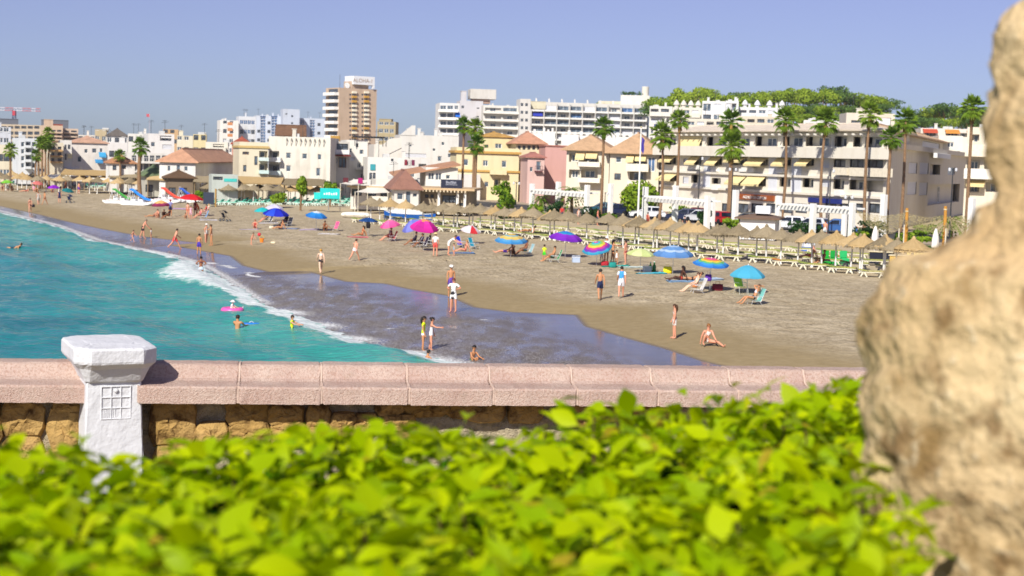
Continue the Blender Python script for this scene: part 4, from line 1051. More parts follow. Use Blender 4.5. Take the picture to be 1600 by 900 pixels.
for k in range(4): b_.win(984, 166 + k * 11, 1002, 172 + k * 11, 'g'); b_.win(1007, 160 + k * 11, 1010, 163 + k * 11, 'd'); b_.balcony(970, 172 + k * 11, 1005, 175 + k * 11, 1.2)
bb = MB(); x0, _, z0 = b_.loc(1012.5, 149); bb.lathe([(1.4, b_.H - .7), (1.4, b_.H + 3.6), (1.3, b_.H + 3.7)], 16, Matrix.Translation((x0 - 1.0, 4, 0))); b_.part('round_tank_tower', bb, b_.mat)
for k in range(4):
    bb = MB(); r_ = random.Random(k)
    for _ in range(60): p = Vector((1 + k * 2.1 + r_.gauss(0, .5), 1.5 + r_.gauss(0, .4), b_.H + .5 + r_.uniform(-.4, .7))); e1, e2 = Vector((r_.gauss(0, .3), r_.gauss(0, .3), r_.gauss(0, .3))), Vector((r_.gauss(0, .3), r_.gauss(0, .3), r_.gauss(0, .3))); bb.face([p, p + e1, p + e1 + e2, p + e2])
    b_.part('roof_shrub', bb, P('#3d5c1e', .9, .3))
b_.done()
for k, (p0, p1, yt, d, c, lab) in enumerate(((1014.5, 1050, 166, 372, '#ece8de', 'white flats with long balconies right of the stair tower'), (1050.5, 1096, 168, 370, '#ebe5d6', 'cream flats with domed chimneys below the pines'), (1096.5, 1132, 158, 364, '#f3f2ef', 'bright white cubic house at the foot of the pine hill'), (1132.5, 1153, 157.5, 362, '#f0efec', 'small white cube house beside the cubic one'), (1153.5, 1231, 168, 366, '#eeedec', 'long white house with a row of little roof domes'), (1021, 1066, 192, 330, '#efeae0', 'white flats with blue awning behind the tall flagpole'), (1072, 1150, 186, 310, '#e4dccb', 'cream flats just above the tiled roof on the left'), (1150.5, 1230, 182, 320, '#ded3bd', 'sandy flats with terrace just above the tiled roof'), (1256, 1292, 188, 300, '#eeebe4', 'white roof house between two palm crowns'), (1292.5, 1336, 190, 296, '#f0ede6', 'white roof house with railings left of the penthouse'))):
    b_ = Bld('white_flats', lab, p0, d, p1, d, yt, c, 10, ymid=190, stain=.1)
    for j in range(4):
        n = max(2, int((p1 - p0) / 15))
        for i in range(n):
            x0 = p0 + 2 + (p1 - p0 - 3) * i / n; y = yt + 4 + j * 6900 / d / 1.06 * .95
            b_.win(x0, y, x0 + (p1 - p0) / n * .7, y + 2.1 * 2400 / d * .85, 'odgs'[(i + j * 3 + k) % 4])
        y = yt + 4 + j * 6900 / d * .9; b_.balcony(p0 + 1, y + 1800 / d, p1 - 2, y + 4300 / d, 1.2) if k not in (2, 3) else None
    if k == 5: b_.awning(1022, 194, 1032, 199, 1.2, P('#3b3fa0', .8))
    if k in (1, 4):
        for q in range(4): bb = MB(); bb.lathe([(.5, b_.H - .6), (.5, b_.H + .6), (.8, b_.H + .7), (.5, b_.H + 1.4), (.05, b_.H + 1.9)], 8, Matrix.Translation((b_.Wd * (q + .5) / 4, 3, 0))); b_.part('domed_chimney', bb, b_.mat)
    b_.clutter(4, 100 + k); b_.done()
# ---------------------------------------------------------------- cream apartment house with tiled roofs, centre right
APT = '#efe5cf'
b_ = Bld('balcony_house', 'cream house with brown tiled roof and rounded white balconies', 885, 214, 952, 208, 236, APT, 11, par=0, stain=.1)
for y in (240, 265): b_.win(889, y, 906, y + 13, 'o'); b_.win(908, y, 934, y + 13, 'o'); b_.balcony(903, y + 13, 937, y + 25 - 4.5, 1.4, P('#ece4d2', .8))
b_.awning(900, 238, 914, 250, 1.2); b_.awning(916, 238, 934, 248, 1.2); b_.win(886.5, 242, 896, 250, 's'); b_.hip(2.3, .8, '#cba680'); b_.done('hip')
b_ = Bld('balcony_house', 'cream house with awning balconies behind the round tree', 953, 212, 1030, 205, 241, '#ece1ca', 11, par=0, stain=.1)
b_.win(962, 245, 971, 254, 'g'); b_.win(960, 271, 970, 281, 'd'); b_.win(984, 245, 1010, 256, 'o'); b_.win(1012, 246, 1024, 268, 'p'); b_.win(984, 268, 1010, 282, 'o'); b_.awning(979, 242, 991, 254, 1.3); b_.awning(993, 243, 1010, 252, 1.0); b_.balcony(978, 256, 1013, 268, 1.4, P('#e9e0cc', .8)); b_.balcony(980, 282, 1012, 292, 1.4, P('#e9e0cc', .8)); b_.hip(3.0, .8, '#cba680'); b_.done('hip')
# ---------------------------------------------------------------- the big sand-coloured apartment house
b_ = Bld('beach_apartments', 'big sand coloured apartment house with yellow awnings and tiled roof', 1033, 209, 1386, 165, 207, '#fbf3e2', 12, par=0, ymid=260, stain=.08, shear=-.96, raw=True)
PAL = P('#dfe1e6', .8, .05)
for q in ((1104, 213.5, 1136, 228), (1140, 213.5, 1172, 228), (1180, 213, 1215, 228.5), (1223, 213, 1254, 228.5), (1259, 213, 1298, 228.5), (1304, 213, 1323, 229), (1333, 213.5, 1347, 229.5), (1352, 214, 1378, 230)): b_.win(*q, 'o')
b_.win(1040, 214, 1056, 227, 'o'); b_.win(1066, 214, 1097, 228, 'g'); b_.awning(1064, 212.5, 1098, 229, .5)
for q in ((1142, 246, 1167, 258), (1173, 246, 1200, 259), (1217, 246, 1236, 259), (1254, 246, 1272, 259.5), (1039, 244, 1057, 257), (1080, 244, 1096, 257), (1111, 245, 1128, 258)): b_.win(*q, 'o')
for q in ((1141, 245, 1168, 254.5), (1173, 246, 1200, 260), (1216, 245, 1236, 260.5), (1253, 245.5, 1272, 260), (1039, 243, 1058, 254), (1080, 243.5, 1096, 258), (1111, 244.5, 1128, 259)): b_.awning(*q)
for q in ((1303, 249, 1321, 261), (1328, 249, 1350, 262), (1356, 250, 1380, 262)): b_.win(*q, 'd')
for q in ((1301, 262, 1323, 273.5), (1327, 262.5, 1383, 276)): b_.balcony(*q, 1.0, P('#eadfc8', .8))
for q in ((1143, 275, 1166, 289), (1169, 275, 1197, 291), (1041, 271.5, 1058, 283), (1031.5 + 4, 271.5, 1039.5, 282)): b_.win(*q, 'o'); b_.awning(*q)
for q in ((1112, 278, 1126, 287.5), (1218, 277, 1235, 292), (1254, 278, 1271, 293), (1302, 279, 1319, 296), (1327, 280, 1350, 297), (1354, 280, 1380, 300), (1080, 273, 1094, 286)): b_.win(*q, 'o')
for q in ((1068, 248, 1078, 256), (1067, 276, 1076, 287), (1284, 248, 1296, 262), (1284, 280, 1296, 292)): b_.win(*q, 's')
for q in ((1100, 244.5, 1110, 294), (1201, 245, 1215, 298), (1237, 245.5, 1252.5, 300)): b_.panel(*q, PAL, 'pale_wall_panel')
for q in ((1115, 260, 1123, 268), (1159, 261.5, 1166, 268.5), (1174, 262, 1182, 269), (1218, 262, 1227, 270), (1109, 229, 1120, 237), (1175, 229.5, 1183, 237), (1217, 229.5, 1235, 238), (1299, 230.5, 1320, 239), (1310, 264, 1320, 272), (1325, 264.5, 1335, 273), (1116, 290, 1125, 297), (1308, 298, 1318, 306), (1080, 258, 1095, 265)):
    b_.panel(*q, P('#f1efe9', .7, .04), 'cooling_unit', .45)
zz = b_.loc(1200, 245.5)[2]; bb = MB(); bb.box(-.2, -1.3, zz, b_.Wd + .2, -.004, b_.loc(1200, 229.5)[2]); b_.part('terrace_parapet', bb, b_.mat)
for zpy in (273.5, 299): z = b_.loc(1200, zpy)[2]; bb = MB(); bb.box(0, -.35, z - .15, b_.Wd, -.004, z + .12); b_.part('floor_band', bb, b_.mat)
for k in range(34):                                                      # joists under the eaves
    xx = b_.Wd * (k + .5) / 34; bb = MB(); bb.box(xx, -1.1, b_.H - .42, xx + .14, -.004, b_.H - .22); b_.part('eave_joist', bb, P('#f0ebe0', .8))
b_.hip(1.15, 1.1, '#ecdcc6', ridge_in=6)
for px in range(1128, 1380, 23): b_.win(px, 318, px + 18, 333, 'd')
b_.panel(1148, 304, 1211, 312.5, P('#9c5226', .7, .08), 'shop_sign', .25); b_.text('AGENCIA DE GESTION', 1182, 309, .5, P('#f3ede4', .6), .3)
b_.panel(1265, 310, 1316, 317.5, P('#22307a', .7, .08), 'shop_sign', .25)
b_.done('hip')
b_ = Bld('beach_apartments', 'shaded side wing of the sand coloured apartment house with louvred windows', 1389, 165.5, 1512, 240, 234, '#efe6d2', 7, par=.9, ymid=260, stain=.08, shear=1.25, raw=True)
b_.wins((1420, 254, 1433, 271), (1437, 254, 1451, 272), (1418, 284, 1432, 304), (1436, 285, 1449, 305), style='s'); b_.win(1453, 257, 1469, 273, 'o'); b_.win(1481, 261, 1492, 273, 'g'); b_.win(1450, 288, 1499, 318, 'o'); bb = MB(); bb.box(-.2, -.5, b_.loc(1440, 255)[2] + 1.4, b_.Wd, -.004, b_.H + .15); b_.part('terrace_parapet', bb, b_.mat)
bb = MB(); a0, z0, a1, z1 = b_.rect(1452, 240, 1474, 247.5); bb.bev(a0, -1.0, z0, a1, -.52, z1, .03); b_.part('cooling_unit', bb, P('#ecebe6', .7, .04)); b_.done()
b_ = Bld('wing_attic', 'set back tiled top storey of the apartment house side wing', 1394, 180, 1474, 236, 217, '#ece2cc', 6, par=0, ymid=240, stain=.08, shear=1.25, raw=True); b_.win(1396, 218, 1420, 230, 'o'); b_.win(1441, 222, 1468, 236, 's'); b_.hip(1.3, .9, '#d8b690'); b_.done('hip')
b_ = Bld('penthouse', 'cream rooftop penthouse with aerials above the tiled roof', 1322, 200, 1398, 204, 177, '#e4dccb', 7, zb=10.5, par=.4, ymid=190, stain=.08); b_.win(1368, 184, 1392, 196, 's'); b_.win(1330, 188, 1345, 196, 'd'); b_.clutter(5, 131); b_.done()
b_ = Bld('awning_house', 'white house with red and orange roof awnings below the dark pines', 1438, 270, 1520, 276, 201, '#eae4d8', 9, ymid=220)
b_.wins((1444, 206, 1462, 213), (1478, 206, 1496, 213), (1500, 208, 1512, 214), style='o'); b_.awning(1441, 201.5, 1464, 208, 1.6, P('#c4553a', .8)); b_.awning(1476, 202.5, 1498, 209, 1.6, P('#d9923f', .8)); b_.awning(1510, 204, 1518, 210, 1.6, P('#d0763c', .8)); b_.clutter(5, 133); b_.done()
b_ = Bld('white_house', 'white terrace house with pergola between the side wing and far palm', 1466, 235, 1504, 236, 212, '#f1ebdd', 8, ymid=230); b_.win(1480, 222, 1490, 230, 'g'); b_.win(1500 - 22, 236, 1500, 246, 's'); b_.done()
b_ = Bld('white_apartments', 'white balcony apartments half hidden by the tall rock', 1509, 186, 1580, 172, 199, '#efe5cf', 10, ymid=250, stain=.08)
b_.wins((1518, 210, 1530, 222), (1539, 207, 1556, 224), (1511, 250, 1531, 265), (1538, 250, 1572, 266), (1512, 285, 1530, 300), (1540, 285, 1570, 300), style='o'); b_.balcony(1508, 226, 1574, 245, 1.3, P('#ece0c8', .8)); b_.balcony(1506, 264, 1574, 280, 1.6, P('#f2ebdc', .8)); b_.awning(1512, 282, 1540, 292, 1.4); b_.clutter(3, 137); b_.done()
# ---------------------------------------------------------------- beach restaurant with dark sign
b_ = Bld('beach_restaurant', 'low beige beach restaurant with white posts and timber eaves', 655, 174, 732, 172, 297, '#b5a68e', 9, par=0, ymid=310)
b_.wins((664, 303.5, 669.5, 309), (672.5, 303.5, 678, 309), style='d'); b_.win(691, 305, 714, 317, 'd'); b_.win(718, 317, 726, 322, 'd')
for px in (655.5, 687, 716, 727.5): a = b_.loc(px, 310)[0]; bb = MB(); bb.bev(a - .14, -.75, 0, a + .14, -.45, b_.H, .03); b_.part('post', bb, WHITE_PAINT)
bb = MB(); bb.box(-.6, -1.3, b_.H, b_.Wd + .8, 8, b_.H + .25); b_.part('flat_roof', bb, P('#c6aa83', .8, .1))
for k in range(14): xx = b_.Wd * (k + .3) / 14; bb = MB(); bb.box(xx, -1.6, b_.H - .2, xx + .14, -.3, b_.H - .004); b_.part('eave_joist', bb, P('#d9c7a8', .8))
a0, z0, a1, z1 = b_.rect(690.5, 280.5, 724, 297); bb = MB(); bb.bev(a0, -1.0, z0 + .1, a1, -.75, z1, .02); b_.part('sign_board', bb, P('#1c2138', .6, .08))
r_ = random.Random(2)
for k in range(9): bb = MB(); xx = a0 + (a1 - a0) * (.24 + .055 * k); bb.box(xx, -1.03, z0 + .72, xx + .07, -.99, z0 + .8 + r_.uniform(.12, .24)); b_.part('sign_lettering', bb, P('#a9acb8', .6))
bb = MB(); bb.box(a0 + (a1 - a0) * .23, -1.03, z0 + .58, a0 + (a1 - a0) * .76, -.99, z0 + .63); b_.part('sign_underline', bb, P('#a9acb8', .6)); b_.done('hip')
b_ = Bld('beach_pavilion', 'pavilion with maroon hip roof and white framed doors beside the restaurant', 616, 170, 654, 174, 297, '#e8e2d6', 7, par=0, ymid=310)
b_.wins((620.5, 301, 630.5, 312), (645, 302, 652, 308), style='g'); b_.win(634, 299, 641.5, 321, 'g'); b_.hip(2.2, .5, '#9a6f5e'); bb = MB(); bb.bev(-.6, -1.6, 0, b_.Wd + .4, -.004, .5, .03); b_.part('terrace_step', bb, WHITE_PAINT); b_.done('hip')
b_ = Bld('beach_bar', 'long low white beach bar with round arches left of the pavilion', 548, 182, 612, 180, 290, '#f0ebe0', 6, par=.3, ymid=300); b_.auto(5, 1, 1.2, .8, 1.6, 2, 'd'); bb = MB(); bb.box(-.3, -1.2, b_.H - .25, b_.Wd + .3, -.003, b_.H - .05); b_.part('eave', bb, P('#cdb48c', .8)); b_.done()
# ---------------------------------------------------------------- white lifeguard hut
b_ = Bld('beach_hut', 'white beach hut with low brown roof behind the straw parasols', 1156, 136, 1211, 133, 343, '#f4f3f0', 4.0, par=0, ymid=350, stain=.06)
b_.win(1216, 341, 1226, 351, 'g', 'right'); b_.hip(.55, .45, '#7a6250'); bb = MB(); bb.bev(1.3, .2, b_.H + .5, 2.6, 1.4, b_.H + 1.2, .04); b_.part('air_conditioner', bb, P('#e9ecef', .5, .05)); b_.done('hip')
# ================================================================== PLANTS
def foliage_mat(c1, c2, rough=.7, trans=.25):
    t = NT('foliage_%d' % len(bpy.data.materials)); f = t.noise(.8, 3); oi = t.n('ObjectInfo').outputs['Random']
    at = t.n('Attribute', attribute_name='tone').outputs['Fac']
    v = t.math('ADD', t.math('MULTIPLY', f, .4), t.math('ADD', t.math('MULTIPLY', oi, .25), t.math('MULTIPLY', at, .4)))
    c = t.mix(t.ramp(v, [(.2, 0.0), (.8, 1.0)]), c1, c2); t.col(c); t.set(Roughness=rough); t.b.inputs['Specular IOR Level'].default_value = .25
    tl = t.n('BsdfTranslucent'); t.l(c, tl.inputs['Color']); mx = t.n('MixShader', Fac=trans)
    t.l(t.b.outputs[0], mx.inputs[1]); t.l(tl.outputs[0], mx.inputs[2]); t.l(mx.outputs[0], t.t.nodes['Material Output'].inputs['Surface'])
    return t.mat
PALM_G = foliage_mat('#557a16', '#a3b83a'); PINE_G = foliage_mat('#66881a', '#a8ba38'); PINE_D = foliage_mat('#37582a', '#74903e'); BUSH_G = foliage_mat('#43700f', '#98b028'); BUSH_D = foliage_mat('#16330f', '#2f5520')
BARK = P('#84684a', .95, .3, 4, .5); BARK_P = P('#8d6f52', .95, .25, 5, .5); SKIRT = P('#9a7a3e', .95, .3, 6)
def leaf_cloud(name, seed, n, blobs, leaf, mat, flat=0.0):
    """many small leaf faces spread over lobed shells"""
    rs = np.random.RandomState(seed); B = MB(); tone = []
    wts = np.array([b[3] * b[4] for b in blobs]); wts = wts / wts.sum()
    for k in range(n):
        cx, cy, cz, rx, rz = blobs[rs.choice(len(blobs), p=wts)]
        d = rs.normal(size=3); d /= np.linalg.norm(d); r = rs.uniform(.72, 1.06)
        p = Vector((cx + d[0] * rx * r, cy + d[1] * rx * r, cz + d[2] * rz * r))
        a = Vector(rs.normal(size=3)); nrm = (Vector(d) + a * .55).normalized()
        x = nrm.orthogonal().normalized(); x.rotate(Matrix.Rotation(rs.uniform(0, 6.28), 3, nrm)); y = nrm.cross(x)
        s = leaf * rs.uniform(.6, 1.35); q = s * rs.uniform(.5, .9)
        B.face([p - x * s, p - y * q, p + x * s, p + y * q]); tone += [rs.rand()] * 4
    me = B.mesh(name, mat); at = me.attributes.new('tone', 'FLOAT', 'POINT'); at.data.foreach_set('value', tone)
    return me
# ---- fan palms
def palm_crown(seed, nf=40, skirt=True):
    rs = random.Random(seed); b = MB(); sk = MB()
    for k in range(nf):
        yaw = k * 2.399 + rs.uniform(-.25, .25); el = 1.35 - 2.25 * (k / nf) ** 1.05 + rs.uniform(-.15, .15)
        M = Matrix.Rotation(yaw, 4, 'Z') @ Matrix.Rotation(-el, 4, 'Y')
        pl = rs.uniform(.55, .8); fl = rs.uniform(.55, .75); droop = .35 * (1 - max(0, el))
        b.tube([M @ Vector((.05, 0, 0)), M @ Vector((pl, 0, 0))], [.025, .015], 3)
        n = 9
        for i in range(n):
            a0, a1 = -1.25 + 2.5 * i / n, -1.25 + 2.5 * (i + 1) / n; am = (a0 + a1) / 2; ln = fl * (1 - .25 * abs(am)) * rs.uniform(.85, 1.1)
            c = M @ Vector((pl - .04, 0, 0))
            def q(r, a, zz): return M @ Vector((pl + r * math.cos(a), r * math.sin(a), zz)) - Vector((0, 0, droop * r * r * 1.2))
            b.raw([c, q(ln * .55, a0, -.03), q(ln * .6, am, .05), q(ln * .55, a1, -.03), q(ln, am - .03, -.08), q(ln * .99, am + .03, -.08)], [(0, 1, 2), (0, 2, 3), (1, 4, 2), (2, 4, 5), (2, 5, 3)])
    if skirt:
        for k in range(26):
            yaw = k * 2.399; r = rs.uniform(.16, .30); z0, ln = rs.uniform(-.5, -.1), rs.uniform(.45, .9)
            c, s_ = math.cos(yaw), math.sin(yaw); t_ = Vector((-s_, c, 0)) * .12
            p0, p1 = Vector((c * .12, s_ * .12, z0)), Vector((c * r, s_ * r, z0 - ln))
            sk.face([p0 - t_ * .4, p0 + t_ * .4, p1 + t_, p1 - t_])
    return b, sk
CROWNS = []
for k in range(4):
    b, sk = palm_crown(20 + k); CROWNS.append((b.mesh('fronds', PALM_G), sk.mesh('dead_frond_skirt', SKIRT)))
def palm(label, px, d, ycrown, wpx, lean=0.0, zb=1.5, k=0, group='tall fan palms along the promenade', rt=.16):
    base = W(px, 310, d); top = W(px, ycrown, d); h = top.z - zb; sc = wpx / FPX * d / 2 / 1.02
    o = thing('palm_tree', label, 'palm tree', (base.x, base.y, zb), random.uniform(0, 6), group)
    b = MB(); rs = random.Random(k * 7 + int(px)); n = 14; bx, by = rs.uniform(-.25, .25), rs.uniform(-.25, .25)
    pts = [(bx * math.sin(math.pi * i / n) + lean * i / n, by * math.sin(math.pi * i / n), h * i / n - (.25 if i == 0 else 0)) for i in range(n + 1)]
    b.tube(pts, [rt * (1.5 if i == 0 else 1.1 - .35 * i / n) * (1 + .05 * (i % 2)) for i in range(n + 1)], 8)
    b.build('trunk', BARK_P, o, True)
    f, s_ = CROWNS[k % 4]
    put('fronds', f, o, (lean, 0, h), (0, 0, rs.uniform(0, 6)), sc); put('dead_frond_skirt', s_, o, (lean, 0, h), None, (sc * .9, sc * .9, sc))
    return o
for k, (px, d, yc, w, lab) in enumerate([(722, 205, 196, 24, 'tall slim palm left of the pair before the yellow house'), (740, 196, 200, 27, 'tallest palm of the pair in front of the yellow house'), (743, 190, 226, 27, 'shorter palm crown below the pair at the yellow house'), (940, 185, 199, 30, 'tall palm in front of the brown roofed balcony house'), (1031, 172, 213, 38, 'broad crowned palm right of the tall white flagpole'), (1058, 190, 188, 30, 'tall slim palm at the left end of the big apartment house'), (1138, 175, 191, 36, 'tall palm whose trunk passes a lower palm crown'), (1139, 166, 228, 42, 'lower palm sharing a line with a taller one behind'), (1222, 176, 188, 36, 'palm above the brown shop sign on the apartment house'), (1285, 170, 191, 38, 'palm left of the penthouse over the tiled roof'), (1353, 164, 180, 36, 'palm in front of the penthouse aerials'), (1388, 152, 215, 32, 'short crowned palm at the apartment house corner'), (1409, 156, 190, 36, 'tall palm before the shaded side wing'), (1512, 150, 170, 38, 'rightmost tall palm beside the rock'), (16, 240, 235, 20, 'low palm at the far left edge'), (75, 252, 208, 17, 'tallest palm of the far left cluster'), (219, 204, 230, 26, 'thick trunked palm beside the modern white block'), (186, 222, 243, 17, 'small palm before the little white cottage')]):
    palm(lab, px, d, yc, w, 0, 1.4, k, rt=.26 if px == 219 else .17)
for k, (px, yc) in enumerate([(57, 243), (62, 224), (66, 222), (71, 226), (77, 224)]):
    palm(ORD[k + 1] + ' palm from the left in the dense far cluster', px, 236 + 2 * k, yc, 17, 0, 1.4, k, 'far left palm cluster')
# ---- bushy trees, shrubs
def bushy(name, label, px, ybase, d, w, h, mat, leaf=.16, n=900, zb=None, seed=1, trunk=True, cat='tree', group=None, round_=False):
    zb = 1.5 if zb is None else zb; p = W(px, ybase, d); o = thing(name, label, cat, (p.x, p.y, zb), 0, group); rs = random.Random(seed)
    hh, ww = h * d / FPX, w * d / FPX / 2
    if round_: blobs = [(0, 0, hh * .55, ww * .9, hh * .45)] + [(rs.uniform(-.45, .45) * ww, rs.uniform(-.45, .45) * ww, hh * rs.uniform(.45, .75), ww * .55, hh * .28) for _ in range(5)]
    else: blobs = [(rs.uniform(-.55, .55) * ww, rs.uniform(-.5, .5) * ww, hh * rs.uniform(.25, .85), ww * rs.uniform(.3, .5), hh * rs.uniform(.12, .22)) for _ in range(9)]
    put('crown', leaf_cloud('crown', seed, n, blobs, leaf, mat), o)
    if trunk:
        b = MB(); b.tube([(0, 0, -.2), (.05, 0, hh * .3), (0, .05, hh * .7)], [.14, .1, .05], 6)
        for q in blobs[:4]: b.tube([(0, 0, hh * .25), (q[0] * .8, q[1] * .8, q[2])], [.06, .025], 4)
        b.build('trunk', BARK, o)
    return o
bushy('round_tree', 'round dense green tree behind the white flagpole', 1000, 325, 180, 64, 58, BUSH_G, .22, 2200, seed=3, round_=True)
bushy('broad_leaf_tree', 'leafy young tree with several stems beside the restaurant', 783, 318, 170, 44, 56, BUSH_G, .2, 900, seed=5)
bushy('broad_leaf_tree', 'tall narrow leafy tree before the streaked cream house', 470, 295, 178, 26, 52, BUSH_G, .2, 700, seed=6)
bushy('broad_leaf_tree', 'leafy tree between the cream house and the glazed house', 516, 292, 190, 26, 40, BUSH_G, .2, 700, seed=7)
bushy('shrub', 'bright bush before the cream house balconies', 438, 285, 185, 40, 22, BUSH_G, .16, 700, seed=8, trunk=False, cat='shrub')
bushy('shrub', 'bright bush under the turquoise sign near the white hall', 318, 282, 195, 28, 16, BUSH_G, .16, 500, seed=9, trunk=False, cat='shrub')
bushy('shrub', 'green bush row behind the turquoise sign', 352, 274, 198, 40, 16, BUSH_G, .16, 600, seed=10, trunk=False, cat='shrub')
for k, (px, yb, d, w, h, m, lab) in enumerate([(868, 322, 168, 30, 30, BUSH_D, 'dark clipped bush inside the left pergola'), (838, 326, 168, 34, 26, BUSH_G, 'round light bush left of the first pergola'), (925, 332, 160, 40, 30, BUSH_D, 'dark green bush between the first pergola columns'), (955, 338, 160, 46, 18, BUSH_G, 'low clipped hedge before the parked white car'), (1100, 348, 150, 34, 34, BUSH_D, 'dark cubic bush left of the beach hut'), (1140, 350, 150, 30, 22, BUSH_G, 'light green bush touching the beach hut'), (1255, 366, 144, 70, 24, BUSH_D, 'long dark hedge behind the strolling person'), (1360, 372, 138, 70, 34, BUSH_D, 'dark hedge right of the last pergola column'), (1345, 372, 134, 30, 22, BUSH_G, 'light bush beside the closed white parasol'), (1060, 318, 178, 60, 24, BUSH_G, 'green hedge behind the middle pergola'), (1425, 372, 134, 60, 20, BUSH_G, 'green bush row under the netting'), (1450, 322, 152, 44, 22, BUSH_G, 'leafy bush against the shaded wing'), (792, 328, 165, 40, 14, BUSH_D, 'low dark bush beside the restaurant lawn')]):
    bushy('bush', lab, px, yb, d, w, h, m, .14, 700, seed=30 + k, trunk=False, cat='bush')
def feather_palm(label, px, yb, d, h, w, seed, n=26):
    p = W(px, yb, d); o = thing('feather_palm', label, 'palm tree', (p.x, p.y, 1.5), 0); rs = random.Random(seed); hh, ww = h * d / FPX, w * d / FPX / 2
    b = MB(); b.tube([(0, 0, -.2), (0, 0, hh * .55)], [.22, .16], 7); b.build('trunk', BARK, o)
    b = MB()
    for k in range(n):
        yaw = k * 2.4; el = 1.2 - 1.7 * k / n; L = ww * rs.uniform(.9, 1.15); prev = None
        for i in range(9):
            t_ = i / 8; r = L * t_ * math.cos(el * (1 - t_ * .7)); z = hh * .55 + L * (math.sin(el) * t_ - .75 * t_ * t_)
            c = Vector((math.cos(yaw) * r, math.sin(yaw) * r, z)); sd = Vector((-math.sin(yaw), math.cos(yaw), -.35)) * .28 * (1 - .5 * t_); sd2 = Vector((math.sin(yaw), -math.cos(yaw), -.35)) * .28 * (1 - .5 * t_)
            if prev is not None and i > 1:
                for s_ in (sd, sd2): b.face([prev, c, c + s_]); b.face([(prev + c) / 2, c, (prev + c) / 2 + s_ * .95])
            prev = c
    b.build('fronds', PALM_G, o)
    return o
feather_palm('lush drooping palm inside the left white pergola', 893, 328, 172, 78, 52, 3, 30)
feather_palm('smaller palm between the yellow house and the pergola', 845, 320, 176, 52, 34, 4)
feather_palm('bushy palm in front of the dark passage of the side wing', 1488, 330, 148, 50, 60, 5, 34)
feather_palm('palm partly hidden behind the rock edge', 1530, 330, 140, 52, 50, 6, 34)
# ---- pine hill
t_ = P('#4a5526', .95, .4, .05)
b = MB(); vs, fs = [], []; nu, nv = 40, 24
for i in range(nu + 1):
    for j in range(nv + 1):
        px = 900 + 900 * i / nu; d = 400 + 420 * j / nv; q = W(px, 260, d); hh = 22 * math.sin(math.pi * min(1, (j + 2) / (nv + 2))) ** 1.2 * math.sin(math.pi * min(1, max(0, (i + 1.5) / (nu + 3)))) ** .6
        vs.append((q.x, q.y, 1.2 + hh))
for i in range(nu):
    for j in range(nv): a = i * (nv + 1) + j; fs.append((a, a + nv + 1, a + nv + 2, a + 1))
b.raw(vs, fs); struct(b.build('pine_hill_terrain', t_, None, True))
PINES = []
for k in range(6):
    rs = random.Random(k + 50); blobs = [(rs.uniform(-.6, .6), rs.uniform(-.6, .6), rs.uniform(-.22, .32), rs.uniform(.34, .55), rs.uniform(.16, .28)) for _ in range(10)]
    PINES.append((leaf_cloud('crown', 60 + k, 1500, blobs, .058, PINE_G if k % 3 else PINE_D), None))
tb = MB(); tb.tube([(0, 0, -1.6), (.03, 0, -.6), (0, .03, 0)], [.05, .04, .025], 6)
for a in range(5): tb.tube([(0, 0, -.55), (.45 * math.cos(a * 1.26), .45 * math.sin(a * 1.26), .05)], [.025, .01], 4)
PTR = tb.mesh('trunk', BARK)
rs = random.Random(12); top_px = [(930, 168), (942, 158), (956, 160), (970, 170), (1015, 165), (1035, 152), (1060, 143), (1095, 139), (1125, 141), (1160, 150), (1195, 143), (1230, 139), (1265, 141), (1300, 139), (1335, 146), (1370, 148), (1392, 156), (1400, 172)]
spots = []
for k in range(24):
    px = 1022 + k * 15.8 + rs.uniform(-4, 4); yt = float(np.interp(px, [a for a, c in top_px], [c for a, c in top_px])); spots.append((px, yt - 4 + rs.uniform(0, 4), rs.uniform(450, 480), rs.uniform(44, 58)))
for k in range(22): px = 1030 + k * 16.5 + rs.uniform(-6, 6); spots.append((px, 160 + rs.uniform(-3, 9), rs.uniform(405, 435), rs.uniform(36, 50)))
for k in range(12): px = 1240 + k * 13.5 + rs.uniform(-6, 6); spots.append((px, 176 + rs.uniform(-3, 6), rs.uniform(385, 400), rs.uniform(34, 44)))
for k in range(11): px = 1418 + k * 14 + rs.uniform(-4, 4); spots.append((px, np.interp(px, [1415, 1450, 1480, 1510, 1560], [184, 167, 160, 164, 166]) + rs.uniform(0, 4), rs.uniform(400, 430), rs.uniform(40, 52)))
for k in range(8): px = 1424 + k * 19 + rs.uniform(-4, 4); spots.append((px, 182 + rs.uniform(-2, 5), rs.uniform(370, 385), rs.uniform(34, 44)))
spots += [(940, 158, 640, 26), (958, 162, 640, 22)]
spots.sort()
NP = {}
for k, (px, yt, d, w) in enumerate(spots):
    sc = w * d / FPX / 2; c = W(px, yt, d); zc = c.z - sc * .5
    zone = ('behind the long apartment block' if px < 1000 else 'on the left slope of the pine hill' if px < 1150 else 'on the pine hill crest' if px < 1300 else 'at the right end of the pine hill' if px < 1410 else 'in the dark right hand grove')
    row = ', back row' if d > 440 else ', middle row' if d > 400 else ', front row'
    NP[(zone, row)] = NP.get((zone, row), 0) + 1
    o = thing('pine_tree', 'spreading pine, %s from the left %s%s' % (ORD[NP[(zone, row)]], zone, row), 'pine tree', (c.x, c.y, zc), rs.uniform(0, 6), 'pines on the hill behind the town')
    kk = rs.choice([0, 1, 2, 3, 4, 5]) if px < 1400 else rs.choice([0, 3, 1, 3, 0, 4])
    put('crown', PINES[kk][0], o, None, None, (sc, sc, sc * rs.uniform(.85, 1.2))); put('trunk', PTR, o, None, None, (sc, sc, sc * 1.5))
    o.location.z = zc
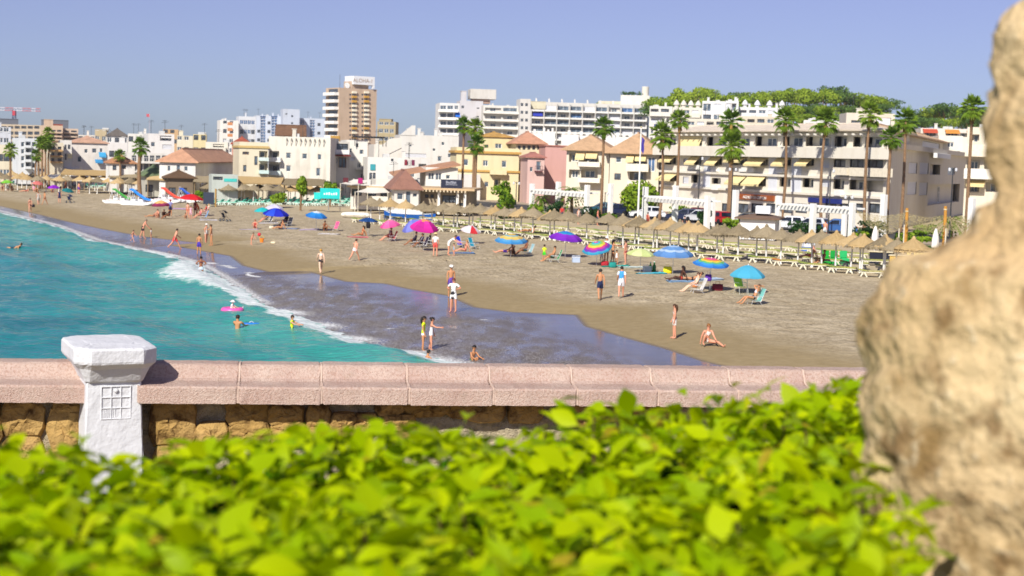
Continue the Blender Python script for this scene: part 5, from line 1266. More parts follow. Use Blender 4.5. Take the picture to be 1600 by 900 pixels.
bushy('norfolk_pine', 'small dark conifer on the skyline right of the brown tower', 657, 214, 420, 9, 22, BUSH_D, .5, 300, zb=10, seed=91)
# ================================================================== BEACH FURNITURE
STRAW = {}
def straw_mat(c1, c2):
    t = NT('straw_%d' % len(bpy.data.materials))
    mp = t.n('Mapping'); mp.inputs['Scale'].default_value = (1, 1, .25); t.l(t.coord(), mp.inputs['Vector']); f = t.noise(14, 5, mp.outputs[0], .7); oi = t.n('ObjectInfo').outputs['Random']
    c = t.mix(t.ramp(t.math('ADD', t.math('MULTIPLY', f, .8), t.math('MULTIPLY', oi, .2)), [(.32, 0.0), (.68, 1.0)]), c1, c2); t.col(c); t.bump(f, .8, .05); t.set(Roughness=.95); t.b.inputs['Specular IOR Level'].default_value = .1
    return t.mat
STRAW_G, STRAW_T = straw_mat('#75684f', '#a99a7e'), straw_mat('#a58a5c', '#cbb184')
def straw_parts(seed, mat):
    rs = random.Random(seed); b = MB(); n = 26; prof = [(.03, .62), (.10, .56), (.45, .36), (.85, .14), (1.12, -.02), (1.16, -.10), (1.06, -.05), (.5, .22), (.05, .45)]
    rr = []
    for i, (r, z) in enumerate(prof):
        rr.append([(r * math.cos(2 * math.pi * k / n) * (1 + rs.uniform(-.03, .03)), r * math.sin(2 * math.pi * k / n) * (1 + rs.uniform(-.03, .03)), z + rs.uniform(-.025, .025) * (1 if 0 < i < 6 else .2)) for k in range(n)])
    b.rings(rr); can = b.mesh('straw_canopy', mat)
    f = MB()
    for k in range(90):
        a = rs.uniform(0, 6.283); r0, r1 = rs.uniform(.98, 1.12), rs.uniform(1.12, 1.22); ta = Vector((-math.sin(a), math.cos(a), 0)) * rs.uniform(.02, .05)
        p0, p1 = Vector((r0 * math.cos(a), r0 * math.sin(a), .04)), Vector((r1 * math.cos(a), r1 * math.sin(a), rs.uniform(-.26, -.12)))
        f.face([p0 - ta, p0 + ta, p1 + ta * .3, p1 - ta * .3])
    tp = MB(); tp.lathe([(.12, .50), (.14, .58), (.07, .70), (.02, .74)], 10)
    return can, f.mesh('straw_fringe', mat), tp.mesh('straw_cap', mat)
SP = {False: [straw_parts(k, STRAW_G) for k in range(3)], True: [straw_parts(k + 5, STRAW_T) for k in range(3)]}
pb = MB(); pb.tube([(0, 0, -.3), (0, 0, 2.12)], .055, 8); pb.lathe([(.11, 0), (.1, .06), (.06, .10)], 8); POLE = pb.mesh('pole', WHITE_PAINT)
NSTRAW = [0]
def straw(label, p, tan, sc=1.0, group=None):
    k = NSTRAW[0]; NSTRAW[0] += 1
    o = thing('straw_parasol', label, 'straw parasol', p, random.uniform(0, 6), group, sc)
    o.rotation_euler = (random.uniform(-.035, .035), random.uniform(-.035, .035), random.uniform(0, 6))
    c, f, t_ = SP[tan][k % 3]
    put('pole', POLE, o)
    q = put('straw_canopy', c, o, (0, 0, 1.82)); put('straw_fringe', f, q)['kind'] = 'stuff'; put('straw_cap', t_, q)
    return o
apex = [(1286, 367, 0), (1308, 362, 1), (1331, 377, 1), (1346, 372, 0), (1349, 366, 1), (1385, 371, 1), (1383, 379, 0), (1402, 377, 0), (1427, 374, 1), (1427, 383, 1), (1248, 365, 0), (1271, 361, 1), (1222, 358, 0), (1199, 361, 0), (1184, 355, 0), (1155, 353, 0), (1131, 352, 0), (1122, 355, 0), (1091, 352, 0), (1090, 347, 1), (1078, 345, 1), (1061, 350, 0), (1049, 343, 1), (1028, 347, 0), (1022, 340, 1), (999, 343, 0), (993, 338, 1), (975, 340, 0), (950, 338, 0), (918, 337, 0), (889, 335, 0), (867, 334, 0), (860, 342, 1), (833, 334, 0), (815, 332, 1), (804, 340, 0), (788, 330, 0), (773, 338, 1), (768, 331, 0), (751, 329, 0), (739, 337, 0), (733, 330, 0), (715, 333, 0), (709, 329, 0), (693, 330, 0), (676, 325, 0), (660, 324, 0), (634, 327, 1), (610, 324, 1), (594, 324, 0), (580, 322, 0)]
apex.sort(key=lambda a: -a[0])
cnt = {0: 0, 1: 0}
for px, py, tn in apex:
    p = GZ(px, py, 1.4 + 2.45); u, v = to_uv(p)
    if v < 73.5:
        d = ray(px, py); k = 73.5 / (V_AX.x * d.x + V_AX.y * d.y); p = d * k
    if v > 93: d = ray(px, py); k = 93 / (V_AX.x * d.x + V_AX.y * d.y); p = d * k
    cnt[tn] += 1
    straw('%s straw parasol, %s of its colour counted from the rock' % ('golden' if tn else 'weathered grey', ORD[cnt[tn]]) if cnt[tn] <= 49 else 'far parasol', (p.x, p.y, gz(p.x, p.y)), bool(tn), random.uniform(.97, 1.06), 'straw parasols over the cream sunbeds')
# left field
k = 0
for row, (y0, tan) in enumerate(((318, False), (314.5, False), (311, True), (307.5, True), (304, False))):
    for i in range(19):
        px = 170 + i * 19 + row * 6 + random.uniform(-4, 4); py = y0 - 2 + i * 19 * .012 + random.uniform(-1, 1) - (3 if px < 330 else 0)
        if px > 540 or (row < 2 and px < 325): continue
        p = G(px, py); tn = (tan and random.random() < .8) or (px > 430 and random.random() < .75)
        straw('%s straw parasol, %s from the left in the %s row of the turquoise sunbed field' % ('golden' if tn else 'grey', ORD[i + 1], ('front', 'second', 'third', 'fourth', 'back')[row]), (p.x, p.y, gz(p.x, p.y)), tn, 1.0, 'straw parasols over the turquoise sunbeds')
for row, y0 in enumerate((281, 276)):
    for i in range(15):
        px = -6 + i * 16 + row * 8 + random.uniform(-3, 3); py = y0 + 15 + i * 16 * .045 + random.uniform(-1, 1)
        p = G(px, py)
        straw('%s far straw parasol from the left edge, %s row' % (ORD[i + 1], ('nearer', 'farther')[row]), (p.x, p.y, gz(p.x, p.y)), (i + row) % 3 != 1, 1.0, 'far straw parasols on the left')
def shelter(label, p0, p1, y, d, w=4.0):
    a, c = W(p0, y, d), W(p1, y + (p1 - p0) * .03, d); a.z = c.z = (a.z + c.z) / 2; e = c - a; L = e.length; g0 = gz(a.x, a.y) if to_uv(a)[1] < 96 else 1.6
    o = thing('straw_shelter', label, 'shelter', (a.x, a.y, g0), math.atan2(e.y, e.x)); h = a.z - g0; b = MB(); n = max(6, int(L / .8)); rs = random.Random(int(p0))
    b.rings([[(L * i / n, -.3, h - .12 + rs.uniform(-.06, .06)), (L * i / n, -.35, h + rs.uniform(-.05, .05)), (L * i / n, w * .5, h + .75 + rs.uniform(-.06, .06)), (L * i / n, w + .3, h + .1), (L * i / n, w * .5, h + .6)] for i in range(n + 1)])
    b.build('straw_roof', STRAW_T if int(p0) % 2 else STRAW_G, o)
    for k in range(max(2, int(L / 3)) + 1):
        for yy in (.1, w - .2): b = MB(); x = .15 + (L - .3) * k / max(2, int(L / 3)); b.tube([(x, yy, -.2), (x, yy, h)], .06, 6); b.build('post', P('#9a8462', .9, .2), o)
for q in (('long golden straw shelter behind the far left parasols', 95, 168, 272, 236), ('grey straw shelter left of the thick trunked palm', 170, 228, 276, 222), ('golden straw shelter before the green roofed pavilion', 229, 300, 280, 205), ('grey straw shelter before the white hall', 302, 366, 283.5, 202), ('golden straw shelter before the cream houses', 367, 440, 285, 198), ('grey straw shelter under the streaked cream house', 442, 505, 288, 196)): shelter(*q)
# ---- sunbeds
def bed_parts(frame_c, mat_c, mat2_c):
    fm = P(frame_c, .55, .05); out = []
    b = MB()
    for y in (-.31, .27): b.bev(-.95, y, .29, .95, y + .05, .345, .012)
    for x in (-.95, -.3, .35, .9): b.box(x, -.262, .285, x + .05, .268, .335)
    out.append(('frame', b.mesh('frame', fm)))
    lg = MB(); lg.raw([(0, 0, .28), (.12, 0, .28), (.26, 0, 0), (.18, 0, 0), (0, .05, .28), (.12, .05, .28), (.26, .05, 0), (.18, .05, 0)], [(0, 1, 2, 3), (7, 6, 5, 4), (0, 4, 5, 1), (1, 5, 6, 2), (2, 6, 7, 3), (3, 7, 4, 0)])
    lg.raw([(0, 0, .28), (-.12, 0, .28), (-.24, 0, 0), (-.16, 0, 0), (0, .05, .28), (-.12, .05, .28), (-.24, .05, 0), (-.16, .05, 0)], [(3, 2, 1, 0), (4, 5, 6, 7), (1, 5, 4, 0), (2, 6, 5, 1), (3, 7, 6, 2), (0, 4, 7, 3)])
    L = lg.mesh('leg', fm)
    b = MB(); b.bev(-.35, -.335, .352, .95, .335, .43, .03); out.append(('mattress', b.mesh('mattress', P(mat_c, .85, .2, 3))))
    b = MB(); M = Matrix.Translation((-.36, 0, .37)) @ Matrix.Rotation(R(8), 4, 'Y') ; b.bev(-.62, -.335, -.015, 0, .335, .06, .03, M); out.append(('backrest', b.mesh('backrest', P(mat2_c, .85, .2, 3))))
    return out, L
BED_G = bed_parts('#e2dcc4', '#a3a455', '#87964a'); BED_G2 = bed_parts('#e2dcc4', '#b8b078', '#a8a860'); BED_O = bed_parts('#e2dcc4', '#a8a45a', '#c07f3e'); BED_T = bed_parts('#cfe0d2', '#8fc7b0', '#79b79f')
BED_TUP = bed_parts('#d8e8dc', '#86d2ba', '#6cc8b0')
def bed(label, p, rz, kind, group):
    parts, L = kind; o = thing('sunbed', label, 'sunbed', p, rz, group)
    for n, me in parts: put(n, me, o)
    for x in (-.62, .55):
        for y in (-.316, .266): put('leg', L, o, (x, y, 0))
    if kind is BED_TUP:
        for c in o.children:
            if c.name.startswith('backrest'): c.rotation_euler = (0, R(38), 0); c.location = (.12, 0, -.26)
    return o
rows = ((72.6, 'front'), (76.0, 'second'), (79.6, 'third'), (83.4, 'back'))
for r, (v, nm) in enumerate(rows):
    u, i = (60.0, 62.0, 61.0, 64.0)[r], 0
    while u < (138, 140, 138, 134)[r]:
        i += 1; q = UV(u, v + random.uniform(-.4, .4)); ang = R(-14) + random.uniform(-.22, .22)
        kind = random.choice([BED_G, BED_G2, BED_G, BED_O if u < 80 else BED_G])
        if i <= 40: bed('cream sunbed, %s from the rock in the %s row' % (ORD[i], nm), (q.x, q.y, gz(q.x, q.y) + .005), ang, kind, 'cream sunbeds in rows under the straw parasols')
        u += random.uniform(2.5, 3.1)
for r, y in enumerate((320.5, 317, 313.5, 310)):
    for i in range(21):
        px = 336 + i * 10.6 + r * 4 + random.uniform(-2, 2); q = G(px, y - (i * 10) * .006 + random.uniform(-.4, .4) + (2 if px > 470 else 0))
        bed('turquoise sunbed, %s from the left in the %s row' % (ORD[i + 1], ('front', 'second', 'third', 'back')[r]), (q.x, q.y, q.z + .005), R(160) + random.uniform(-.2, .2), BED_TUP, 'turquoise sunbeds in rows')
for i in range(16):
    px = 8 + i * 14 + random.uniform(-3, 3); q = G(px, 287 + px * .045 + random.uniform(-1.5, 1.5))
    bed('far turquoise sunbed, %s from the left edge' % ORD[i + 1], (q.x, q.y, q.z + .005), R(160) + random.uniform(-.3, .3), BED_TUP, 'far turquoise sunbeds')

# ---- fabric beach umbrellas: eight panels each
def fabric(colors, mode, stripes=None):
    """one material for a striped canopy: bands by distance from the hub"""
    t = NT('canopy_%d' % len(bpy.data.materials)); sp = t.n('SeparateXYZ'); t.l(t.coord(), sp.inputs[0])
    r = t.math('SQRT', t.math('ADD', t.math('MULTIPLY', sp.outputs[0], sp.outputs[0]), t.math('MULTIPLY', sp.outputs[1], sp.outputs[1])))
    nd = t.n('ValToRGB'); cr = nd.color_ramp; cr.interpolation = 'CONSTANT'
    while len(cr.elements) < len(colors): cr.elements.new(.5)
    for i, c in enumerate(colors): cr.elements[i].position = i / len(colors); cr.elements[i].color = (*lin(c), 1)
    t.l(r, nd.inputs['Fac']); t.l(nd.outputs[0], t.b.inputs['Base Color']); t.set(Roughness=.8)
    tl = t.n('BsdfTranslucent'); t.l(nd.outputs[0], tl.inputs['Color']); mx = t.n('MixShader', Fac=.3); t.l(t.b.outputs[0], mx.inputs[1]); t.l(tl.outputs[0], mx.inputs[2]); t.l(mx.outputs[0], t.t.nodes['Material Output'].inputs['Surface'])
    return t.mat
def gore_mesh(mat, k0, dome=.30, n=8):
    b = MB(); m = 5; vs = []; a0, a1 = 2 * math.pi * k0 / n, 2 * math.pi * (k0 + 1) / n
    for i in range(m + 1):
        r = max(.02, i / m)
        for j in range(4):
            a = a0 + (a1 - a0) * j / 3; sag = -.035 * math.sin(math.pi * j / 3) * r; rr = r * (1 - .07 * math.sin(math.pi * j / 3) * r)
            vs.append((rr * math.cos(a), rr * math.sin(a), dome * (1 - r ** 1.7) + sag))
    for j in range(4):
        a = a0 + (a1 - a0) * j / 3; rr = 1 - .07 * math.sin(math.pi * j / 3); vs.append((rr * 1.0 * math.cos(a), rr * 1.0 * math.sin(a), -.085 - .03 * math.sin(math.pi * j / 3)))
    fs = [(i * 4 + j, (i + 1) * 4 + j, (i + 1) * 4 + j + 1, i * 4 + j + 1) for i in range(m + 1) for j in range(3)]
    b.raw(vs, fs); return b.mesh('panel', mat, True)
ROD = P('#c8c8c8', .35, .05, 3, 0, .7)
def umbrella(label, px, ybase, ytop, wpx, mats, tilt=(0, 0), dome=.30, d=None):
    dome *= 1.45; g = G(px, ybase); R0 = wpx / FPX * g.y / 2; h = W(px, ytop, g.y).z - g.z
    o = thing('beach_umbrella', label, 'beach umbrella', g, random.uniform(0, .7))
    b = MB(); b.tube([(0, 0, -.3), (0, 0, h - dome * R0 * .5)], .018, 6); b.build('pole', ROD, o)
    T = Matrix.Translation((0, 0, h - dome * R0)) @ Matrix.Rotation(-o.rotation_euler.z, 4, 'Z') @ Euler((tilt[0], tilt[1], 0)).to_matrix().to_4x4()
    for k in range(8):
        m = mats[k % len(mats)]; q = put('panel', gore_mesh(m, k, dome), o); q.matrix_basis = T @ Matrix.Scale(R0, 4)
    b = MB()
    for k in range(8):
        a = 2 * math.pi * k / 8; b.tube([T @ Vector((.02 * R0, 0, dome * R0 - .03)), T @ Vector((math.cos(a) * R0 * .55, math.sin(a) * R0 * .55, dome * R0 * .62 - .02)), T @ Vector((math.cos(a) * R0 * .98, math.sin(a) * R0 * .98, -.02))], .006, 3)
    b.build('ribs', ROD, o); b = MB(); b.lathe([(.03, 0), (.02, .05), (.004, .08)], 6, T @ Matrix.Translation((0, 0, dome * R0))); b.build('finial', P('#e8e8e8', .5), o)
    return o
S = lambda *c: fabric(c, 'r')
umbrella('lime green umbrella at the far left edge', 11, 300, 281, 19, [S('#9fe04a', '#8fd640', '#7cc63a')])
umbrella('faded pink umbrella left of the far crowd', 59, 301, 283, 17, [S('#e07f7a')], (.1, .15))
umbrella('deep purple umbrella among the far bathers', 84, 306, 289, 20, [S('#8a14c4'), S('#9c1ed4')])
umbrella('dark teal umbrella beside the far purple one', 106, 308, 294, 19, [S('#0f7a7e')], (.1, .2))
umbrella('lilac umbrella in the far crowd', 66, 294, 277, 17, [S('#c9a3d8'), S('#e9e2ee')])
umbrella('orange and maroon ringed umbrella over sunbathers by the pedal boats', 251, 342, 313, 29, [S('#f2c074', '#eab76a', '#f0c27c', '#efb96f', '#9e2f63', '#86234f')], (.05, -.05), .35)
umbrella('bright red umbrella over the crowded family group', 299, 338, 303, 37, [S('#e0222c'), S('#d81d28')], (.0, .05), .26)
umbrella('royal blue umbrella in front of a white one', 431, 354, 325, 41, [S('#1c2fd0'), S('#1726b8'), S('#2452e0')], (.08, .06))
umbrella('turquoise umbrella peeking out left of the royal blue one', 410, 347, 324, 26, [S('#1fc4c8')])
umbrella('white umbrella behind the royal blue one', 428, 345, 319, 30, [S('#e6e2f2'), S('#d6d2ea')])
umbrella('sky blue umbrella with white centre, standing alone', 494, 360, 330, 34, [S('#e8f0f6', '#e4eef6', '#2f9be8', '#2286dc', '#1f7ad0')], (.1, .1))
umbrella('navy blue umbrella left of the pink ones', 575, 369, 340, 30, [S('#16519a'), S('#124888')], (0, .03), .22)
umbrella('pink and orange umbrella over the red chair', 609, 377, 343, 32, [S('#f0b05a', '#f06fb0', '#ee5fa8', '#ea58a2'), S('#f48cc0', '#f277b4', '#f06aac')], (.12, -.18), .4)
umbrella('periwinkle umbrella tilted to the left behind the magenta one', 646, 384, 343, 40, [S('#7a80dc'), S('#8a90e6')], (.22, -.4), .36)
umbrella('large magenta umbrella with orange crown', 662, 392, 342, 45, [S('#f5a06a', '#ee3fb6', '#ea2fae', '#e22aa6'), S('#f29a64', '#c81f98', '#c01a90')], (.22, .1), .42)
umbrella('red and white umbrella among the sunbeds', 735, 380, 352, 32, [S('#d8323a'), S('#efe6ea'), S('#e9e2ee')], (.15, .15), .35)
umbrella('yellow and blue striped umbrella over two people in chairs', 798, 401, 365, 51, [S('#e6cf7a', '#e2b85a', '#7fb8c8', '#e4cf80', '#e7c467', '#5aa6d8', '#3f93d6')], (.1, .02), .28)
umbrella('purple umbrella with blue crown above the sand', 883, 403, 361, 53, [S('#2f7fd8', '#2a86dc', '#2f9bd0', '#8f2fd0', '#8628c8', '#7a1fc0')], (.06, .1), .28)
umbrella('tilted rainbow striped umbrella by the standing group', 932, 415, 377, 48, [S('#d84a9a', '#48b8d0', '#8ad06a', '#e6d24a', '#d43f8a', '#7a3fb8', '#38a8d0')], (.3, -.22), .3)
umbrella('pale yellow green umbrella over the cool boxes', 1000, 426, 388, 44, [S('#d6e296'), S('#e0eaa8')], (.05, .05), .26)
umbrella('wide light blue umbrella with thin white stripes', 1051, 428, 383, 63, [S('#6f9fd8', '#b8d0ec', '#6f9fd8', '#6a9ad4', '#b8d0ec', '#6596d2', '#5f90ce')], (.05, 0), .30)
umbrella('flat rainbow umbrella in pink, yellow and blue', 1109, 456, 403, 57, [S('#ee5fa0', '#ee4f98', '#f08a4a', '#f2d44a', '#6ac07a', '#3f9be0', '#2f80d8')], (.12, .06), .2)
umbrella('plain light blue umbrella over the green chair', 1167, 456, 414, 55, [S('#56bfe2'), S('#4fb6dc')], (.04, .02), .40)
# ================================================================== PEOPLE
SKIN = {k: None for k in 'pale rosy tan brown dark'.split()}
for k, c in (('pale', '#e6bfa2'), ('rosy', '#dc9a7c'), ('tan', '#c48a60'), ('brown', '#96603e'), ('dark', '#54321f')): SKIN[k] = P(c, .55, .06, 5)
POSES = {
    'stand': {}, 'stand_hips': dict(arms=[(-.25, .75, 1.6), (-.25, .75, 1.6)]),
    'relaxed': dict(arms=[(.1, .15, .3), (-.05, .12, .2)], legs=[(.06, .05, .08), (-.06, .05, .05)]),
    'walk': dict(arms=[(-.35, .12, .25), (.4, .12, .4)], legs=[(.42, .03, .12), (-.34, .03, .28)], lean=.05),
    'stride': dict(arms=[(-.5, .15, .2), (.5, .15, .5)], legs=[(.62, .05, .25), (-.5, .05, .35)], lean=.28),
    'bend': dict(lean=.95, arms=[(.95, .15, .2), (.9, .15, .3)], legs=[(.12, .08, .2), (-.08, .08, .15)]),
    'stoop': dict(lean=.45, arms=[(.5, .12, .3), (.55, .12, .2)], legs=[(.22, .06, .15), (-.25, .06, .15)]),
    'sit_knees': dict(lean=.28, arms=[(.75, .2, .5), (.7, .2, .6)], legs=[(2.25, .12, 2.55), (2.2, .14, 2.5)], seat=1),
    'sit_out': dict(lean=-.22, arms=[(-.55, .2, .1), (-.5, .25, .15)], legs=[(1.62, .12, .2), (1.9, .12, .9)], seat=1),
    'sit_front': dict(lean=.25, arms=[(-.3, .3, .05), (.6, .15, .4)], legs=[(2.4, .25, 2.75), (1.5, .9, .3)], seat=1),
    'sit_chair': dict(lean=-.25, arms=[(.5, .2, .7), (.5, .2, .7)], legs=[(1.6, .1, .75), (1.62, .12, .8)], seat=1),
    'recline': dict(lean=-.55, arms=[(2.7, .5, 2.0), (2.7, .5, 2.0)], legs=[(1.7, .1, .9), (1.75, .12, 1.1)], seat=1),
    'lie': dict(lean=-1.2, arms=[(.2, .3, .4), (.2, .3, .5)], legs=[(1.55, .08, .15), (1.75, .08, .6)], seat=1),
    'float_arms': dict(arms=[(1.0, .2, .5), (1.0, .25, .4)], legs=[(.3, .1, .4), (.1, .1, .3)]),
    'point': dict(arms=[(1.1, .1, .5), (.1, .12, .2)], legs=[(.1, .05, .1), (-.08, .05, .1)], lean=.06),
}
def joints(pose, H, child):
    q = POSES[pose]; lean = q.get('lean', 0.0); arms = q.get('arms', [(.06, .13, .2), (.0, .13, .2)]); legs = q.get('legs', [(.03, .06, .04), (-.03, .06, .04)])
    hs = 1.22 if child else 1.0; ls = .92 if child else 1.0
    rot = lambda v: Vector((v[0], v[1] * math.cos(lean) - v[2] * math.sin(lean), v[1] * math.sin(lean) + v[2] * math.cos(lean)))
    J, up = {}, [('pelvis', (0, 0, 0)), ('waist', (0, 0, .14)), ('chest', (0, -.01, .34)), ('neck', (0, .0, .50))]
    for k, v in up: J[k] = rot(v)
    hl = lean * .55 if abs(lean) > .3 else lean * .3
    hrot = lambda v: Vector((v[0], v[1] * math.cos(hl) - v[2] * math.sin(hl), v[1] * math.sin(hl) + v[2] * math.cos(hl)))
    J['head0'] = J['neck'] + hrot((0, -.012, .075 * hs)); J['head1'] = J['head0'] + hrot((0, -.01, .085 * hs)); J['top'] = J['head1'] + hrot((0, .0, .055 * hs))
    dr = lambda p, ab, s: Vector((s * math.sin(ab), -math.sin(p) * math.cos(ab), -math.cos(p) * math.cos(ab)))
    for i, s in ((0, -1), (1, 1)):
        p, ab, bd = arms[i]; J['sh%d' % i] = rot((s * .165, 0, .44)); J['el%d' % i] = J['sh%d' % i] + dr(p, ab, s) * .27; J['wr%d' % i] = J['el%d' % i] + dr(p + bd, ab * .3 if bd < 1.2 else -ab, s) * .235; J['hd%d' % i] = J['wr%d' % i] + dr(p + bd * 1.05, ab * .2, s) * .075
        p, ab, bd = legs[i]; J['hip%d' % i] = Vector((s * .085, 0, -.03)); J['kn%d' % i] = J['hip%d' % i] + dr(p, ab, s) * .42 * ls; J['an%d' % i] = J['kn%d' % i] + dr(p - bd, ab * .3, s) * .41 * ls
        f = Vector((s * .03, -1, -.22)) if abs(p - bd) < .9 else Vector((0, -.75, .55)) if p - bd > .9 else Vector((0, -.6, -.8))
        J['toe%d' % i] = J['an%d' % i] + f.normalized() * .17
    k = H / (1.0 + .03 + .42 * ls + .41 * ls + .05 - .12 + (hs - 1) * .2) / .985 * .985
    k = H / ((.50 + .215 * hs + .03) + .03 + .83 * ls + .07)
    for n in J: J[n] = J[n] * k
    low = min(J['an0'].z - .06 * k, J['an1'].z - .06 * k, J['toe0'].z - .025 * k, J['toe1'].z - .025 * k)
    if q.get('seat'): low = min(low, -.12 * k)
    if pose == 'lie': low = min(low, J['chest'].z - .12 * k)
    for n in J: J[n] = J[n] - Vector((0, 0, low))
    return J, k, hs, hl
RAD = dict(pelvis=.125, waist=.108, chest=.132, neck=.052, head0=.072, head1=.098, top=.07, sh=.062, el=.041, wr=.029, hd=.03, hip=.098, kn=.058, an=.038, toe=.03)
BONES = [('pelvis', 'waist', 'hips'), ('waist', 'chest', 'belly'), ('chest', 'neck', 'bust'), ('neck', 'head0', 'neckb'), ('head0', 'top', 'headb')] + [x for i in '01' for x in (('chest', 'sh' + i, 'bust'), ('sh' + i, 'el' + i, 'uarm'), ('el' + i, 'wr' + i, 'farm'), ('wr' + i, 'hd' + i, 'hand'), ('pelvis', 'hip' + i, 'hips'), ('hip' + i, 'kn' + i, 'thigh'), ('kn' + i, 'an' + i, 'shin'), ('an' + i, 'toe' + i, 'foot'))]
CLOTH = {'trunks': {'hips': (0, .75), 'thigh': (0, .62)}, 'briefs': {'hips': (0, .55), 'thigh': (0, .16)}, 'bra': {'bust': (0, .45), 'belly': (.72, 1)}, 'swimsuit': {'hips': (0, 1), 'belly': (0, 1), 'bust': (0, .35), 'thigh': (0, .12)}, 'shirt': {'belly': (0, 1), 'bust': (0, 1), 'uarm': (0, .62), 'hips': (.35, 1)}, 'vest': {'belly': (0, 1), 'bust': (0, 1), 'uarm': (0, .25), 'hips': (.2, 1)}, 'dress': {'belly': (0, 1), 'bust': (0, 1), 'hips': (0, 1), 'thigh': (0, .7)}, 'skirt': {'hips': (0, .7), 'thigh': (0, .5)}, 'longsleeve': {'belly': (0, 1), 'bust': (0, 1), 'uarm': (0, 1), 'farm': (0, .8), 'hips': (.35, 1)}}
PEOPLE = []
def person(label, at, H, pose, yaw, skin, clothes, hair=('#2a1a10', 'short'), hat=None, child=False, sink=0.0, dz=0.0, group=None):
    PEOPLE.append((label, at, H, pose, yaw, skin, clothes, hair, hat, child, sink, dz, group))
def make_people():
    temps = []
    for sp in PEOPLE:
        J, k, hs, hl = joints(sp[3], sp[2], sp[9]); names = list(J); me = bpy.data.meshes.new('body')
        edges = [(names.index(a), names.index(b)) for a, b, _ in BONES]
        me.from_pydata([J[n] for n in names], edges, [])
        o = bpy.data.objects.new('tmp_body', me); COL.objects.link(o); m = o.modifiers.new('skin', 'SKIN'); m.use_smooth_shade = True; m.branch_smoothing = .3
        for i, n in enumerate(names):
            r = RAD[n.rstrip('01') if n not in ('head0', 'head1') else n] * k * (hs if n in ('head0', 'head1', 'top') else 1) * (.92 if sp[9] and n not in ('head0', 'head1', 'top') else 1)
            sv = me.skin_vertices[0].data[i]; sv.radius = (r, r * (.82 if n in ('pelvis', 'waist', 'chest') else 1)); sv.use_root = (n == 'pelvis')
        o.modifiers.new('sub', 'SUBSURF').levels = 1; o.modifiers['sub'].render_levels = 1
        temps.append((o, J, k, hs, hl))
    dg = bpy.context.evaluated_depsgraph_get()
    for sp, (o, J, k, hs, hl) in zip(PEOPLE, temps):
        label, at, H, pose, yaw, skin, clothes, hair, hat, child, sink, dz, group = sp
        me = bpy.data.meshes.new_from_object(o.evaluated_get(dg)); n = len(me.vertices)
        co = np.empty(n * 3, np.float32); me.vertices.foreach_get('co', co); co = co.reshape(-1, 3)
        no = np.empty(n * 3, np.float32); me.vertices.foreach_get('normal', no); no = no.reshape(-1, 3)
        faces = [tuple(p.vertices) for p in me.polygons]; fc = np.array([co[list(f)].mean(0) for f in faces])
        best = np.full(len(fc), 1e9); bid = np.zeros(len(fc), int); bt = np.zeros(len(fc))
        for i, (a, b, nm) in enumerate(BONES):
            A, B = np.array(J[a]), np.array(J[b]); ab = B - A; t_ = np.clip(((fc - A) @ ab) / max(ab @ ab, 1e-9), 0, 1); ra, rb = (RAD[x.rstrip('01') if x not in ('head0', 'head1') else x] for x in (a, b))
            d = np.linalg.norm(fc - A - t_[:, None] * ab, axis=1) / ((ra + (rb - ra) * t_) * k); m = d < best; best[m] = d[m]; bid[m] = i; bt[m] = t_[m]
        root = thing('person', label, 'person', at, R(yaw), group); root.location.z += dz - sink
        body = MB(); body.raw(co, faces)
        for i in '01':                                                   # fingers and thumb
            w, h = J['wr' + i], J['hd' + i]; d = (h - w).normalized(); sd = d.cross(Vector((1, 0, 0) if abs(d.x) < .8 else (0, 1, 0))).normalized(); nn = sd.cross(d)
            for q in range(4):
                s0 = h + sd * (q - 1.5) * .017 * k; L = (.062, .075, .07, .055)[q] * k; body.tube([s0 - d * .01 * k, s0 + d * L * .55, s0 + d * L + nn * L * .3], [.0085 * k, .008 * k, .006 * k], 4)
            s0 = w.lerp(h, .35) + sd * -.03 * k; body.tube([s0, s0 - sd * .022 * k + d * .03 * k, s0 - sd * .026 * k + d * .06 * k], [.0095 * k, .009 * k, .007 * k], 4)
        upv = (J['top'] - J['head0']).normalized(); fw = Vector((0, -math.cos(hl), -math.sin(hl))); fw = (fw - upv * fw.dot(upv)).normalized(); sx = upv.cross(fw); hc = J['head1'] - upv * .015 * k; hr = .098 * k * hs
        nb = hc + fw * hr * .9 - upv * .01 * k; body.raw([nb + upv * .025 * k, nb + fw * .028 * k - upv * .015 * k, nb + sx * .014 * k - upv * .02 * k, nb - sx * .014 * k - upv * .02 * k], [(0, 1, 2), (0, 3, 1), (1, 3, 2)])
        for s in (-1, 1): e = hc + sx * s * hr * .98; body.raw([e + upv * .02 * k, e - upv * .025 * k, e + sx * s * .018 * k - fw * .012 * k, e - fw * .02 * k], [(0, 1, 2), (0, 2, 3), (1, 3, 2)])
        bo = body.build('body', SKIN[skin], root, True)
        for s in (-1, 1):
            b = MB(); b.lathe([(.004 * k, -.008 * k), (.011 * k, 0), (.004 * k, .008 * k)], 6, Matrix.Translation(hc + fw * hr * .9 + sx * s * .034 * k + upv * .012 * k)); b.build('eye', P('#20140e', .3, 0), root)
        b = MB(); b.box(-.022 * k, -.004 * k, -.005 * k, .022 * k, .004 * k, .005 * k, Matrix.Translation(hc + fw * hr * .93 - upv * .045 * k)); b.build('mouth', P('#9c4a40', .5, 0), root)
        def shell(sel, off, name, mat):
            idx = {}; vs = []; fs = []
            for i in np.nonzero(sel)[0]:
                f = []
                for v in faces[i]:
                    if v not in idx: idx[v] = len(vs); vs.append(tuple(co[v] + no[v] * off))
                    f.append(idx[v])
                fs.append(tuple(f))
            if fs: b = MB(); b.raw(vs, fs); return b.build(name, mat, root, True)
        names = np.array([x[2] for x in BONES])[bid]
